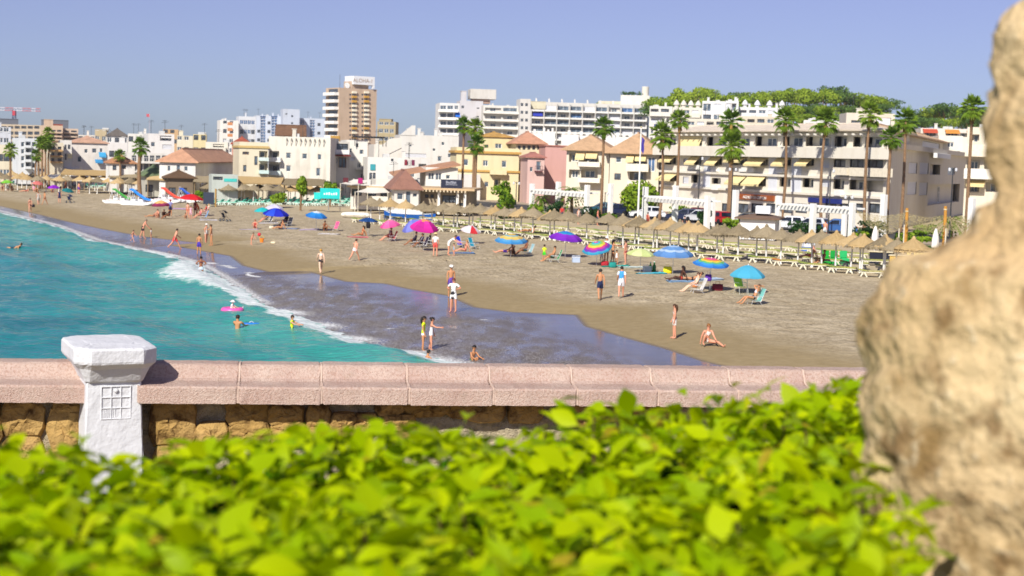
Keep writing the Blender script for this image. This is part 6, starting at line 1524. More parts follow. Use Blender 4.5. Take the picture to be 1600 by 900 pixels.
        for q, (kind, colr) in enumerate(clothes):
            rg = CLOTH[kind]; sel = np.zeros(len(fc), bool)
            for nm, (lo, hi) in rg.items(): sel |= (names == nm) & (bt >= lo) & (bt <= hi)
            shell(sel, (.011 + .004 * q) * k if kind not in ('trunks', 'skirt', 'dress') else .017 * k, {'bra': 'bikini_top', 'briefs': 'swim_briefs', 'trunks': 'swim_shorts'}.get(kind, kind), colr if not isinstance(colr, str) else P(colr, .8, .12, 9))
        rel = fc - np.array(hc); u_, f_ = rel @ np.array(upv), rel @ np.array(fw); hd = (names == 'headb') | (names == 'neckb')
        if hair:
            hm = P(hair[0], .6, .3, 30); sel = (names == 'headb') & ((u_ > .035 * k) | ((f_ < .015 * k) & (u_ > -.06 * k)))
            ho = shell(sel, .014 * k, 'hair', hm)
            if hair[1] == 'long': b = MB(); s0 = hc - fw * hr * .75; b.tube([s0 + upv * .05 * k, s0 - upv * .06 * k - fw * .02 * k, s0 - upv * .2 * k - fw * .015 * k, s0 - upv * .3 * k], [.06 * k, .075 * k, .06 * k, .02 * k], 8); b.build('long_hair', hm, root, True)
            if hair[1] == 'bun': b = MB(); b.lathe([(.01, -.045), (.035, -.03), (.045, 0), (.035, .03), (.01, .045)], 8, Matrix.Translation(hc - fw * hr * .9 + upv * .05 * k)); b.build('hair_bun', hm, root, True)
        if hat:
            hm = P(hat[0], .8, .1, 9); b = MB(); M = Matrix.Translation(hc + upv * .03 * k) @ upv.to_track_quat('Z', 'Y').to_matrix().to_4x4(); r = hr * 1.2
            if hat[1] == 'cap': b.lathe([(r, 0), (r * .98, .04 * k), (r * .7, .09 * k), (.01, .105 * k)], 12, M); b.face([hc + upv * .035 * k + fw * hr * 1.1 + sx * .06 * k, hc + upv * .035 * k + fw * hr * 1.1 - sx * .06 * k, hc + upv * .025 * k + fw * hr * 1.9 - sx * .045 * k, hc + upv * .025 * k + fw * hr * 1.9 + sx * .045 * k])
            else: b.lathe([(r * 2.0, -.01), (r * 1.1, .015 * k), (r, .03 * k), (r * .9, .09 * k), (r * .5, .12 * k), (.01, .125 * k)], 14, M)
            b.build('hat', hm, root, True)
        bpy.data.meshes.remove(me)
    for o, *_ in temps: m = o.data; bpy.data.objects.remove(o); bpy.data.meshes.remove(m)
g = G
def sea_at(px, py): return GZ(px, py, .05)
# -- at the water's edge and in the sea, from the left
person('swimmer with dark hair far out in the teal water', sea_at(22, 387), 1.7, 'lie', -90, 'tan', [('trunks', '#26324a')], sink=.22)
person('woman in dark bikini walking at the far left waterline with a bag', g(47, 332), 1.66, 'walk', 15, 'rosy', [('briefs', '#1c1a22'), ('bra', '#1c1a22')])
person('stroller in a pale grey wrap beside the tanned walker on the far beach', g(60, 320), 1.68, 'walk', 25, 'rosy', [('dress', '#b9b4ac')])
person('tanned walker in small briefs on the far beach', g(70, 320), 1.7, 'walk', -30, 'tan', [('briefs', '#7a3a2a')])
person('woman in a navy dress standing near the far pushchair', g(93, 317), 1.66, 'relaxed', 170, 'rosy', [('dress', '#1b2450')])
person('small child wading left of the bending man', g(207, 378), 1.08, 'stride', 60, 'rosy', [('briefs', '#b0405a')], child=True)
person('sunburnt man in dark shorts bending in the swash', g(223, 373), 1.76, 'stoop', 100, 'rosy', [('trunks', '#22202a')], ('#7a6a5a', 'short'))
person('toddler in a white shirt beside the bending man', g(236, 375), .98, 'stand', -90, 'rosy', [('shirt', '#eceae6')], child=True)
person('man in coral trunks striding through the shallows', g(273, 389), 1.74, 'stride', 120, 'rosy', [('trunks', '#e0444a')])
person('slim boy in purple trunks at the waterline', g(311, 399), 1.62, 'relaxed', 165, 'tan', [('trunks', '#4a35a8')])
person('woman in white swimsuit and white cap at the waterline', g(322, 381), 1.64, 'relaxed', 60, 'rosy', [('swimsuit', '#e9e4dc')], ('#8a6a4a', 'short'), ('#f2f0ea', 'cap'))
person('tanned woman facing the one with the white cap', g(330, 384), 1.7, 'point', -80, 'tan', [('briefs', '#c8a088'), ('bra', '#b08068')], ('#3a2416', 'bun'))
person('tanned woman thigh deep with dark top and pale blue bottoms', sea_at(314, 427), 1.66, 'stand_hips', 200, 'brown', [('briefs', '#cfe4f2'), ('bra', '#5a2a3a')], ('#1c120c', 'bun'), sink=.55)
person('toddler in a white sun hat riding the pink ring', sea_at(361, 488), .95, 'sit_knees', 70, 'pale', [('shirt', '#efe6ea')], ('#b08a5a', 'short'), ('#f4e6ea', 'brim'), True, -.02)
person('bare backed man chest deep behind the blue float', sea_at(371, 514), 1.78, 'float_arms', 165, 'tan', [('trunks', '#22304a')], sink=1.12)
person('child in yellow rash vest leaning on the orange board', sea_at(456, 519), 1.3, 'float_arms', 75, 'rosy', [('vest', '#e6f020'), ('trunks', '#2a3a4a')], ('#3a2a1c', 'short'), None, True, .52)
person('girl in neon yellow vest with long dark hair in the foam', g(661, 547), 1.46, 'relaxed', 80, 'tan', [('vest', '#d8f018'), ('briefs', '#e6e0e0')], ('#1e140e', 'long'), None, True, .05)
person('girl in white swimsuit stepping out of the foam', g(673, 546), 1.40, 'point', 85, 'rosy', [('swimsuit', '#f0ecec')], ('#241810', 'bun'), None, True, .05)
person('dark haired child with only head and shoulders above the foam', sea_at(665, 560), 1.2, 'sit_knees', 120, 'tan', [('trunks', '#2a3a5a')], ('#140e0a', 'short'), None, True, .38)
person('tanned boy sitting in the breaking foam facing the beach', sea_at(737, 562), 1.35, 'sit_knees', 40, 'tan', [('trunks', '#2f7a5a')], ('#140e0a', 'short'), None, True, .22)
person('man in a white cap and purple trunks half hidden by the boy', g(704, 464), 1.76, 'relaxed', 10, 'tan', [('trunks', '#6a4aa8')], ('#4a3a2a', 'short'), ('#f2f0ea', 'cap'))
t = NT('printed_cloth'); vo = t.n('TexVoronoi', Scale=11.0); t.l(t.coord(), vo.inputs['Vector']); t.col(t.mix(t.ramp(vo.outputs['Distance'], [(.22, 1.0), (.3, 0.0)]), '#f2f2f0', '#8a8e96')); t.set(Roughness=.8); PRINT = t.mat
t = NT('patterned_shorts'); f = t.noise(5, 1); t.col(t.mix(t.ramp(f, [(.52, 0.0), (.56, 1.0)]), '#f4f3f0', '#1c1e24')); t.set(Roughness=.8); PRINT2 = t.mat
person('boy in white printed T-shirt and white shorts standing in the swash', g(708, 488), 1.74, 'stand_hips', -20, 'rosy', [('shirt', PRINT), ('trunks', PRINT2)], ('#6a2a1e', 'short'))
person('blonde pale woman in black bottoms at the wet sand edge', g(501, 428), 1.66, 'walk', -160, 'pale', [('briefs', '#1a1a28'), ('bra', '#f0eae2')], ('#c8963e', 'bun'))
person('bather in white briefs leaning forward across the sand', g(554, 408), 1.66, 'stride', 150, 'rosy', [('briefs', '#efecf4')], ('#4a2e1c', 'short'))
person('slim girl in patterned shorts standing sideways on wet sand', g(1053, 529), 1.52, 'relaxed', -95, 'rosy', [('bra', '#efe9e2'), ('trunks', '#e6ddd4')], ('#4a3018', 'long'))
person('woman in white bikini sitting on the damp sand', g(1104, 541), 1.66, 'sit_front', 15, 'rosy', [('bra', '#f0ece6'), ('briefs', '#f0ece6')], ('#8a5a2a', 'bun'))
# -- upper beach
person('child in red swimsuit bending towards a ball', g(393, 383), 1.05, 'stoop', 60, 'rosy', [('briefs', '#c8323c')], ('#3a2414', 'short'), None, True)
person('woman in red swimsuit sitting with knees up on a towel', g(399, 357), 1.6, 'sit_knees', 0, 'rosy', [('swimsuit', '#c4423c')], ('#8a4a2a', 'bun'))
person('sunbather stretching her legs out beside the blue umbrella', g(440, 359), 1.66, 'sit_out', -75, 'tan', [('briefs', '#a87a5a'), ('bra', '#8a3a2a')])
person('person in black reclining behind the turquoise umbrella', g(417, 347), 1.7, 'sit_chair', -60, 'rosy', [('trunks', '#1a1c24'), ('shirt', '#1c1e28')], dz=0)
person('dark clothed person seated under the royal blue umbrella', g(447, 352), 1.7, 'sit_chair', -40, 'brown', [('trunks', '#16161e'), ('longsleeve', '#181820')], dz=0)
person('brown haired person hunched under the sky blue umbrella', g(506, 361), 1.66, 'sit_knees', 40, 'brown', [('trunks', '#3a2a24')])
person('woman sitting on the pink towel below the navy umbrella', g(566, 369), 1.66, 'sit_out', -70, 'tan', [('bra', '#c4502a'), ('briefs', '#b84a2a')], ('#1c1008', 'long'))
person('person seated in shade below the pink and orange umbrella', g(609, 376), 1.66, 'sit_chair', -70, 'rosy', [('shirt', '#6a3a3a'), ('trunks', '#b84a42')], dz=0)
person('left of three dark dressed people below the magenta umbrella', g(648, 385), 1.66, 'sit_chair', -80, 'brown', [('longsleeve', '#2a1c30'), ('trunks', '#241828')], dz=0)
person('middle of three dark dressed people below the magenta umbrella', g(658, 386), 1.66, 'sit_chair', -60, 'brown', [('longsleeve', '#33203c'), ('trunks', '#2a1c34')], dz=0)
person('right of three dark dressed people below the magenta umbrella', g(670, 382), 1.66, 'sit_chair', -90, 'brown', [('longsleeve', '#1c1418'), ('trunks', '#241a20')], dz=0)
person('woman with straw hat, white top and coral skirt', g(680, 400), 1.66, 'relaxed', 175, 'rosy', [('shirt', '#efeae2'), ('skirt', '#d8564e')], ('#4a2e1c', 'short'), ('#d8c08a', 'brim'))
person('bending person in a white shirt beside the blue chairs', g(701, 399), 1.72, 'bend', 70, 'rosy', [('shirt', '#f0ede8'), ('trunks', '#e6e2da')])
person('toddler standing in front of the bending white shirt', g(709, 400), .9, 'stand', -60, 'rosy', [('swimsuit', '#7ab0c8')], child=True)
person('sunbather sitting on a towel beside the turquoise chair', g(727, 394), 1.64, 'sit_out', -80, 'rosy', [('bra', '#a83a3a'), ('briefs', '#a83a3a')], ('#b08a4a', 'bun'))
person('sunbather in purple trunks lying left of the striped umbrella', g(791, 396), 1.7, 'lie', -85, 'rosy', [('trunks', '#4a2a9a')])
person('brown backed person hunched under the yellow and blue umbrella', g(803, 400), 1.68, 'sit_knees', -60, 'brown', [('trunks', '#4a2e24')])
person('person in a low chair right of the hunched one', g(821, 398), 1.68, 'sit_chair', -70, 'brown', [('trunks', '#2a4a4a'), ('bra', '#5a2a24')], dz=0)
person('child in neon yellow top and green shorts standing by a chair', g(850, 408), 1.15, 'stand', 160, 'tan', [('shirt', '#d6f01e'), ('trunks', '#3ad02a')], child=True)
person('adult in a low green chair beside the neon child', g(864, 409), 1.7, 'sit_chair', -80, 'tan', [('trunks', '#2a4a3a')], ('#2a1a10', 'short'), dz=0)
person('tall man in white shirt and cap behind the rainbow umbrella', g(947, 411), 1.8, 'relaxed', 20, 'tan', [('shirt', '#f2f0ec'), ('trunks', '#e9e4da')], ('#4a3a2a', 'short'), ('#f2f0ea', 'cap'))
person('woman in a wide black hat and bikini holding a drink', g(957, 412), 1.64, 'point', 100, 'tan', [('bra', '#e0a090'), ('briefs', '#1a1416')], ('#1a100a', 'long'), ('#141014', 'brim'))
person('woman in red bottoms on the right of the standing group', g(977, 414), 1.68, 'relaxed', -120, 'rosy', [('briefs', '#9a2a34'), ('bra', '#d8a08a')], ('#3a2416', 'bun'))
person('small child in the middle of the standing group', g(963, 414), 1.0, 'stand', 0, 'tan', [('swimsuit', '#efe6e2')], child=True)
person('child in purple stooping under the rainbow umbrella', g(940, 411), 1.2, 'bend', -60, 'rosy', [('shirt', '#3a2fb0'), ('trunks', '#efe9e6')], child=True)
person('bare chested man in navy shorts walking inland with sandals', g(937, 469), 1.72, 'walk', 185, 'tan', [('trunks', '#1d2a52')], ('#2a2420', 'short'))
t = NT('blue_white_shirt'); w_ = t.n('TexGradient'); sp_ = t.n('SeparateXYZ'); t.l(t.coord(), sp_.inputs[0]); t.col(t.mix(t.ramp(t.math('ABSOLUTE', sp_.outputs[0]), [(.11, 0.0), (.14, 1.0)]), '#3f9be6', '#eef3f8')); t.set(Roughness=.8)
person('man in sky blue and white shirt and white shorts carrying shoes', g(970, 467), 1.76, 'walk', 175, 'rosy', [('shirt', t.mat), ('trunks', '#e6e6ee')], ('#2a1a10', 'short'))
person('dark skinned woman sitting upright under the wide blue umbrella', g(1064, 438), 1.7, 'sit_out', -80, 'dark', [('briefs', '#c83a2a'), ('bra', '#3a1c14')], ('#120a06', 'long'))
person('woman lying beside the upright sitting woman', g(1082, 439), 1.66, 'lie', -95, 'tan', [('briefs', '#2a1a1c'), ('bra', '#2a1a1c')], ('#1a100a', 'bun'))
person('pale woman in a folding chair with an orange wrap', g(1087, 456), 1.68, 'sit_chair', -82, 'pale', [('skirt', '#e08a4a'), ('bra', '#efe2da')], ('#4a2414', 'bun'), dz=0)
person('tanned woman lounging in a low chair with arms behind her head', g(1177, 475), 1.7, 'recline', -75, 'tan', [('bra', '#e6e2ea'), ('briefs', '#2a2a34')], ('#4a2a18', 'bun'), dz=0)
person('grey haired sunburnt man in red trunks on a front sunbed', g(1268, 413), 1.74, 'sit_out', -85, 'rosy', [('trunks', '#d83a34')], ('#9a9690', 'short'), dz=.42)
person('tanned woman sitting on the sunbed next to the red trunks', g(1285, 418), 1.66, 'sit_chair', -70, 'tan', [('bra', '#5a2a24'), ('briefs', '#5a2a24')], ('#3a2010', 'bun'), dz=.12)
person('sunbather lying on a sunbed under the golden parasol', g(826, 371), 1.7, 'lie', -80, 'tan', [('briefs', '#4a3a34')], dz=.42)
person('man in white shorts strolling on the promenade behind the hedge', (lambda q: (q.x, q.y, 1.62))(W(1289, 360, 139)), 1.74, 'walk', 150, 'rosy', [('trunks', '#dcdfe4')])
for k, (px, d, cl, lab) in enumerate([(878, 166, '#c83a34', 'person in red top at the first pergola'), (904, 160, '#e6d2c2', 'person in pale top beside the first pergola post'), (934, 158, '#d8806a', 'pair-sized figure in coral behind the grey parasols'), (1012, 152, '#a84a3a', 'person in brick red near the middle pergola'), (1070, 146, '#2a2a2e', 'person in black between pergola and hedge'), (1213, 140, '#c0b8d8', 'person in lilac print under the grey parasols')]):
    person(lab, (lambda q: (q.x, q.y, gz(q.x, q.y) if to_uv(q)[1] < 96 else 1.64))(W(px, 340, d)), 1.7, 'relaxed', 40 * k, 'rosy', [('dress' if k % 2 else 'shirt', cl), ('trunks', '#4a4a54')])
# -- family groups on the far beach
person('man in lavender shirt and navy shorts by the pedal boats', g(266, 338), 1.78, 'relaxed', 190, 'tan', [('shirt', '#8f8fc8'), ('trunks', '#1d2452')], hat=('#c84a4a', 'cap'))
for k, (px, py, po, ya, sk, cl, lab) in enumerate([(240, 340, 'lie', -80, 'tan', '#8a5a4a', 'sunbather lying at the left under the orange and maroon umbrella'), (248, 341, 'sit_knees', -30, 'rosy', '#b06a5a', 'person hugging knees under the orange and maroon umbrella'), (256, 341, 'sit_knees', 20, 'brown', '#5a2f2a', 'brown person under the orange and maroon umbrella'), (264, 342, 'sit_chair', -60, 'brown', '#4a1f3a', 'person in plum seated right under the orange and maroon umbrella'), (291, 343, 'sit_knees', -40, 'tan', '#3a2a4a', 'child crouching at the left of the red umbrella group'), (313, 341, 'sit_chair', -50, 'rosy', '#c85a7a', 'woman seated in front of the red chair'), (321, 334, 'sit_chair', -80, 'tan', '#c8242e', 'person in red seated at the right of the red umbrella'), (4, 299, 'sit_chair', 20, 'tan', '#5a2a2a', 'person seated under the lime umbrella, left'), (13, 299, 'sit_knees', -20, 'pale', '#e6e2e2', 'person in white under the lime umbrella'), (18, 299, 'sit_knees', 40, 'brown', '#6a3a34', 'brown person right of the lime umbrella'), (53, 300, 'sit_chair', 30, 'rosy', '#dca0b8', 'person in pink under the faded pink umbrella'), (58, 302, 'sit_knees', 0, 'tan', '#5a3a2a', 'person crouching under the faded pink umbrella'), (40, 300, 'lie', -80, 'rosy', '#a84a3a', 'far sunbather lying left of the pink umbrella'), (83, 302, 'sit_knees', 0, 'tan', '#3a2a5a', 'person in the shade of the deep purple umbrella')]):
    person(lab, g(px, py), 1.66 if k != 4 else 1.1, po, ya, sk, [('shirt' if k in (3, 6, 8, 10) else 'swimsuit', cl)], ('#2a1a10', 'short'), None, k == 4, 0, 0)
person('woman at the left of the red umbrella group seen from behind', g(293, 341), 1.64, 'relaxed', 150, 'rosy', [('briefs', '#c86a5a'), ('bra', '#d8c8b8')], ('#3a2010', 'bun'))
person('girl in a pale pink dress in front of the red umbrella', g(298, 343), 1.4, 'relaxed', 30, 'rosy', [('dress', '#e8b4c4')], ('#1c100a', 'long'), None, True)
person('person in maroon under the red umbrella', g(305, 337), 1.7, 'relaxed', -30, 'brown', [('dress', '#6a2430')])
person('person in orange stooping under the red umbrella', g(310, 337), 1.6, 'stoop', -60, 'tan', [('swimsuit', '#c8643a')])
person('blond person at the far right of the red umbrella group', g(325, 332), 1.5, 'sit_chair', -60, 'rosy', [('shirt', '#e0c8b0')], ('#dcc070', 'short'), dz=0)
for k, (px, py, cl) in enumerate([(8, 290, '#2a4a6a'), (18, 289, '#1c1c24'), (27, 288, '#1f6a8a'), (40, 289, '#7a2a3a'), (50, 291, '#3a2a4a'), (62, 291, '#a83a4a'), (74, 292, '#2a3a3a'), (96, 294, '#5a2a2a'), (103, 300, '#8a3a2a'), (113, 296, '#3a5a7a'), (123, 303, '#6a3aa0')]):
    person(ORD[k + 1] + ' bather from the left standing in the far crowd', g(px, py), 1.68, 'relaxed', 50 * k, ('tan', 'rosy', 'brown')[k % 3], [('dress' if k % 3 == 0 else 'trunks', cl)])
make_people()
# ================================================================== SMALL THINGS ON THE BEACH
def towel(label, px, py, color, w=.9, l=1.8, rz=.3):
    q = G(px, py); b = MB(); n, m = 8, 5; rs = random.Random(int(px)); vs = []
    top = [[(-l / 2 + l * i / n, -w / 2 + w * j / m, .035 + rs.uniform(-.012, .022)) for j in range(m + 1)] for i in range(n + 1)]
    for r in top: vs += r
    vs += [(x, y, -.14) for x, y, z in vs]; q0 = (n + 1) * (m + 1); fs = []
    for i in range(n):
        for j in range(m): a = i * (m + 1) + j; fs.append((a, a + m + 1, a + m + 2, a + 1))
    ed = [(i * (m + 1)) for i in range(n + 1)] + [n * (m + 1) + j for j in range(1, m + 1)] + [i * (m + 1) + m for i in range(n - 1, -1, -1)] + [j for j in range(m - 1, 0, -1)]
    for a, c in zip(ed, ed[1:] + ed[:1]): fs.append((a, c, c + q0, a + q0))
    sl = Vector((gz(q.x + .5, q.y) - gz(q.x - .5, q.y), gz(q.x, q.y + .5) - gz(q.x, q.y - .5)))
    b.raw(vs, fs); o = b.build('beach_towel', P(color, .95, .12, 4), None, True, q + Vector((0, 0, .012))); o.rotation_euler = (math.atan(sl.y), -math.atan(sl.x), rz); return tag(o, label, 'towel')
for a in [('lavender towel on the sand by the red umbrella', 281, 327, '#c9a8d0'), ('white towel right of the red umbrella group', 326, 344, '#dcdce8'), ('pale towel under the woman in red', 390, 358, '#c8c0d8'), ('blue towel beside the royal blue umbrella', 452, 359, '#8f9fc0'), ('white towel behind the royal blue umbrella', 420, 349, '#e8e4ea'), ('lilac towel left of the sky blue umbrella', 483, 360, '#c4b4cc'), ('white towel beneath the hunched person', 514, 366, '#e6e2e0'), ('pink towel below the navy umbrella', 559, 371, '#e0707a'), ('blue towel in front of the blue chairs', 722, 396, '#5f86b8'), ('pale blue mat beside the turquoise towel on the beach', 985, 418, '#cfe0d8'), ('turquoise towel under the cool boxes', 1018, 427, '#38b8d0'), ('light blue towel under the dark haired pair', 1066, 440, '#8fb4d8'), ('pale towel at the right of the dark haired pair', 1105, 438, '#a8bcd0'), ('teal towel beside the red bag', 962, 416, '#2aa898')]:
    towel(*a[:4], rz=random.uniform(-.3, .5))
def chair(label, px, py, rz, fab, frame='#d8d8d8', seat=.22):
    o = thing('beach_chair', label, 'beach chair', G(px, py), rz); fm = P(frame, .4, .05, 3, 0, .3)
    for s in (-.27, .27): b = MB(); b.tube([(s, -.3, -.02), (s, -.24, seat), (s, .22, seat - .05), (s, .50, seat + .62)], .014, 5); b.build('side_frame', fm, o); b = MB(); b.tube([(s, .34, -.02), (s, .08, seat + .04)], .013, 5); b.build('leg', fm, o); b = MB(); b.bev(s - .025, -.2, seat + .2, s + .025, .28, seat + .23, .01); b.build('armrest', fm, o)
    b = MB(); b.raw([(-.26, -.24, seat + .01), (.26, -.24, seat + .01), (.26, 0, seat - .05), (-.26, 0, seat - .05), (.26, .22, seat - .03), (-.26, .22, seat - .03)], [(0, 1, 2, 3), (3, 2, 4, 5)]); b.build('seat', P(fab, .85, .12, 5), o)
    b = MB(); b.raw([(-.26, .23, seat - .01), (.26, .23, seat - .01), (.26, .40, seat + .30), (-.26, .40, seat + .30), (.26, .5, seat + .62), (-.26, .5, seat + .62)], [(0, 1, 2, 3), (3, 2, 4, 5)]); b.build('backrest', P(fab, .85, .12, 5), o)
    return o
for a in [('red folding chair below the pink and orange umbrella', 618, 376, 1.2, '#e0503a'), ('royal blue beach chair left of the turquoise one', 722, 385, .9, '#1c3ad8'), ('turquoise beach chair right of the royal blue one', 742, 389, 1.0, '#18a8c4'), ('lime green folding chair under the light blue umbrella', 1158, 455, .4, '#c4e04a', '#e6e6d8', .38), ('low chair with mint towel under the lounging woman', 1179, 476, -1.3, '#7fc8c0'), ('striped low chair under the pale woman', 1089, 458, -1.43, '#e6e0d8'), ('pink chair under the sky blue umbrella', 521, 361, -.8, '#e85a8a'), ('red chair in the red umbrella group', 318, 336, -1.3, '#d02a34'), ('light blue chair at the front of the red umbrella group', 318, 342, -1.2, '#3a8fd0'), ('dark chair under the royal blue umbrella', 449, 353, -.7, '#20222c'), ('dark chair behind the turquoise umbrella', 419, 348, -1.0, '#20222c'), ('dark plum chair leftmost under the magenta umbrella', 649, 386, -1.4, '#2a1c34'), ('dark plum chair in the middle under the magenta umbrella', 659, 387, -1.1, '#2a1c34'), ('dark plum chair rightmost under the magenta umbrella', 671, 383, -1.5, '#2a1c34'), ('small green chair under the adult beside the neon child', 866, 410, -1.4, '#2a9a4a'), ('striped chair right of the hunched brown person', 823, 399, -1.2, '#9ac0c4'), ('plain chair under the person in pink and orange shade', 611, 377, -1.2, '#c04a40')]: chair(*a)
def bag(label, px, py, color, w=.5, h=.34, name='beach_bag', dz=0.0):
    o = thing(name, label, 'bag', G(px, py) + Vector((0, 0, dz)), random.uniform(-.4, .4)); b = MB(); rs = random.Random(int(px))
    b.rings([[(x * s + rs.uniform(-.01, .01), y * s2, z) for x, y in ((-w / 2, -.1), (-w / 4, -.15), (w / 4, -.15), (w / 2, -.1), (w / 2, .1), (w / 4, .15), (-w / 4, .15), (-w / 2, .1))] for s, s2, z in ((.85, .9, -.02), (1.0, 1.0, h * .3), (.98, .85, h * .7), (.9, .3, h), (.85, .2, h + .01))]); b.build('pouch', P(color, .85, .15, 7), o, True)
    b = MB(); b.tube([(-w * .22, 0, h - .02), (-w * .16, 0, h + .14), (w * .16, 0, h + .14), (w * .22, 0, h - .02)], .012, 5); b.build('handle', P(color, .85, .1, 7), o); return o
bag('red bag beside the teal towel', 945, 416, '#b0242e'); bag('teal bag behind the standing child', 957, 418, '#1f8f86'); bag('yellow bag under the wide blue umbrella', 1043, 427, '#ecd81c', .55, .42); bag('maroon bag beside the rainbow umbrella pole', 1121, 455, '#7a1c34', .62, .36); bag('purple bag hanging on the rainbow umbrella pole', 1106, 456, '#5a2a9a', .36, .34, dz=.62); bag('dark shopping bag carried by the far woman in dark bikini', 52, 331, '#2a2630', .3, .3, dz=.55); bag('black bag hanging under the navy umbrella', 575, 370, '#14141c', .34, .5, dz=.75); bag('white bag beside the blue towel on the sand', 424, 357, '#e6ddc4', .4, .2); bag('pale bag near the toys', 427, 380, '#e4d8b4', .4, .12)
def coolbox(label, px, py, c1, c2):
    o = thing('cool_box', label, 'cool box', G(px, py), .2); b = MB(); b.bev(-.26, -.17, -.02, .26, .17, .32, .03); b.build('box', P(c1, .5, .06), o); b = MB(); b.bev(-.275, -.185, .321, .275, .185, .39, .025); b.build('lid', P(c2, .5, .06), o); b = MB(); b.tube([(-.28, 0, .3), (-.28, 0, .46), (.28, 0, .46), (.28, 0, .3)], .015, 5); b.build('handle', P(c2, .5), o)
coolbox('pale blue cool box standing alone on the sand', 900, 410, '#b8c8e0', '#dfe6f0'); coolbox('light grey cool box under the pale yellow umbrella', 1011, 425, '#c4d0dc', '#e6eaf0')
def bottle(label, px, py, c):
    o = thing('bottle', label, 'bottle', G(px, py), 0, None, 1.5); b = MB(); b.lathe([(.075, -.02), (.08, .02), (.08, .24), (.03, .32), (.028, .40)], 12); b.build('flask', P(c, .2, .05), o, True); b = MB(); b.lathe([(.032, .401), (.032, .43), (.01, .44)], 8); b.build('cap', P('#e8e8e8', .5), o)
bottle('tall green bottle beside the light grey cool box', 1022, 424, '#1f7a3a'); bottle('shorter green bottle left of the tall green one', 1016, 425, '#4a9a3a')
o = thing('beach_ball', 'small red ball in the air of the child game on the sand', 'ball', G(405, 369)); b = MB(); b.lathe([(.15 * math.sin(math.pi * i / 10), .15 - .15 * math.cos(math.pi * i / 10)) for i in range(1, 10)], 14); b.build('ball_skin', P('#e02a3a', .4, .05), o, True); b = MB(); b.lathe([(.03, .297), (.02, .302)], 8); b.build('valve', P('#f0f0f0', .5), o)
o = thing('toy_bucket', 'orange toy bucket on the sand', 'bucket', G(409, 379), 0, None, 1.3); b = MB(); b.lathe([(.10, -.01), (.14, .24), (.15, .25), (.13, .24), (.095, .03)], 14); b.build('pail', P('#f08a2a', .5, .05), o); b = MB(); b.tube([(-.145, 0, .24), (-.1, 0, .36), (0, 0, .4), (.1, 0, .36), (.145, 0, .24)], .01, 5); b.build('handle', P('#f0d04a', .5), o)
# sandals and shoes carried
# ring, float, board
o = thing('swim_ring', 'pink inflatable ring floating with a toddler', 'swim ring', sea_at(363, 488), 0); b = MB(); n, m = 24, 10
b.rings([[((.42 + .15 * math.cos(a)) * math.cos(t_), (.42 + .15 * math.cos(a)) * math.sin(t_), .10 + .15 * math.sin(a)) for a in [2 * math.pi * j / m for j in range(m)]] for t_ in [2 * math.pi * i / n for i in range(n + 1)]], caps=False); b.build('tube', P('#f060b0', .35, .1, 3), o, True); b = MB(); b.tube([(.5, 0, .25), (.54, 0, .3)], .02, 6); b.build('valve', P('#f4d0e4', .5), o)
def board(label, name, px, py, c, w, l, rz): o = thing(name, label, 'float', sea_at(px, py), rz); b = MB(); b.rings([[(l / 2 * math.cos(a) * s, w / 2 * math.sin(a) * s, z) for a in [2 * math.pi * k / 18 for k in range(18)]] for s, z in ((.85, -.03), (1, .01), (1, .06), (.88, .10))]); b.build('deck', P(c, .4, .1, 3), o, True); b = MB(); b.tube([(-.1, w * .3, .1), (0, w * .3, .16), (.1, w * .3, .1)], .015, 5); b.build('grip', P('#f0f0f0', .5), o); return o
board('blue inflatable float beside the bare backed man', 'inflatable_float', 393, 508, '#1f7fe0', .5, 1.0, .2); board('orange foam bodyboard held by the child in yellow', 'bodyboard', 463, 515, '#f0b06a', .5, .85, .1)
# pushchairs
def pushchair(label, px, py, rz, c):
    o = thing('pushchair', label, 'pushchair', G(px, py), rz); fr = P('#2a2a2e', .5)
    for x, y, r in ((-.28, -.35, .12), (.28, -.35, .12), (-.3, .4, .15), (.3, .4, .15)):
        b = MB(); M = Matrix.Translation((x, y, r)) @ Matrix.Rotation(R(90), 4, 'Y'); b.lathe([(r * .8, -.025), (r, -.02), (r, .02), (r * .8, .025)], 12, M); w_ = b.build('wheel', P('#1a1a1c', .8), o); b = MB(); b.lathe([(r * .35, -.03), (r * .35, .03)], 8, M); b.build('hub', P('#b0b0b4', .4), w_)
    b = MB()
    for s in (-.28, .28): b.tube([(s, -.35, .14), (s, .1, .55), (s, .55, 1.0)], .016, 5); b.tube([(s, .4, .16), (s, .05, .6)], .016, 5)
    b.tube([(-.28, .55, 1.0), (.28, .55, 1.0)], .018, 5); b.build('frame', fr, o)
    b = MB(); b.raw([(-.24, -.25, .45), (.24, -.25, .45), (.24, .12, .38), (-.24, .12, .38), (.24, .36, .85), (-.24, .36, .85)], [(0, 1, 2, 3), (3, 2, 4, 5)]); b.build('seat', P(c, .85, .1), o)
    b = MB(); b.rings([[(x, .36 - .5 * math.sin(a), .72 + .38 * math.cos(a)) for x in (-.25, -.1, .1, .25)] for a in [R(q) for q in (0, 25, 50, 75)]], caps=False, closed=False); b.build('hood', P(c, .85, .1), o); return o
pushchair('black pushchair parked alone on the sand', 352, 346, R(70), '#1c1c22'); pushchair('dark blue pushchair near the far teal umbrella', 110, 317, R(60), '#25305a')
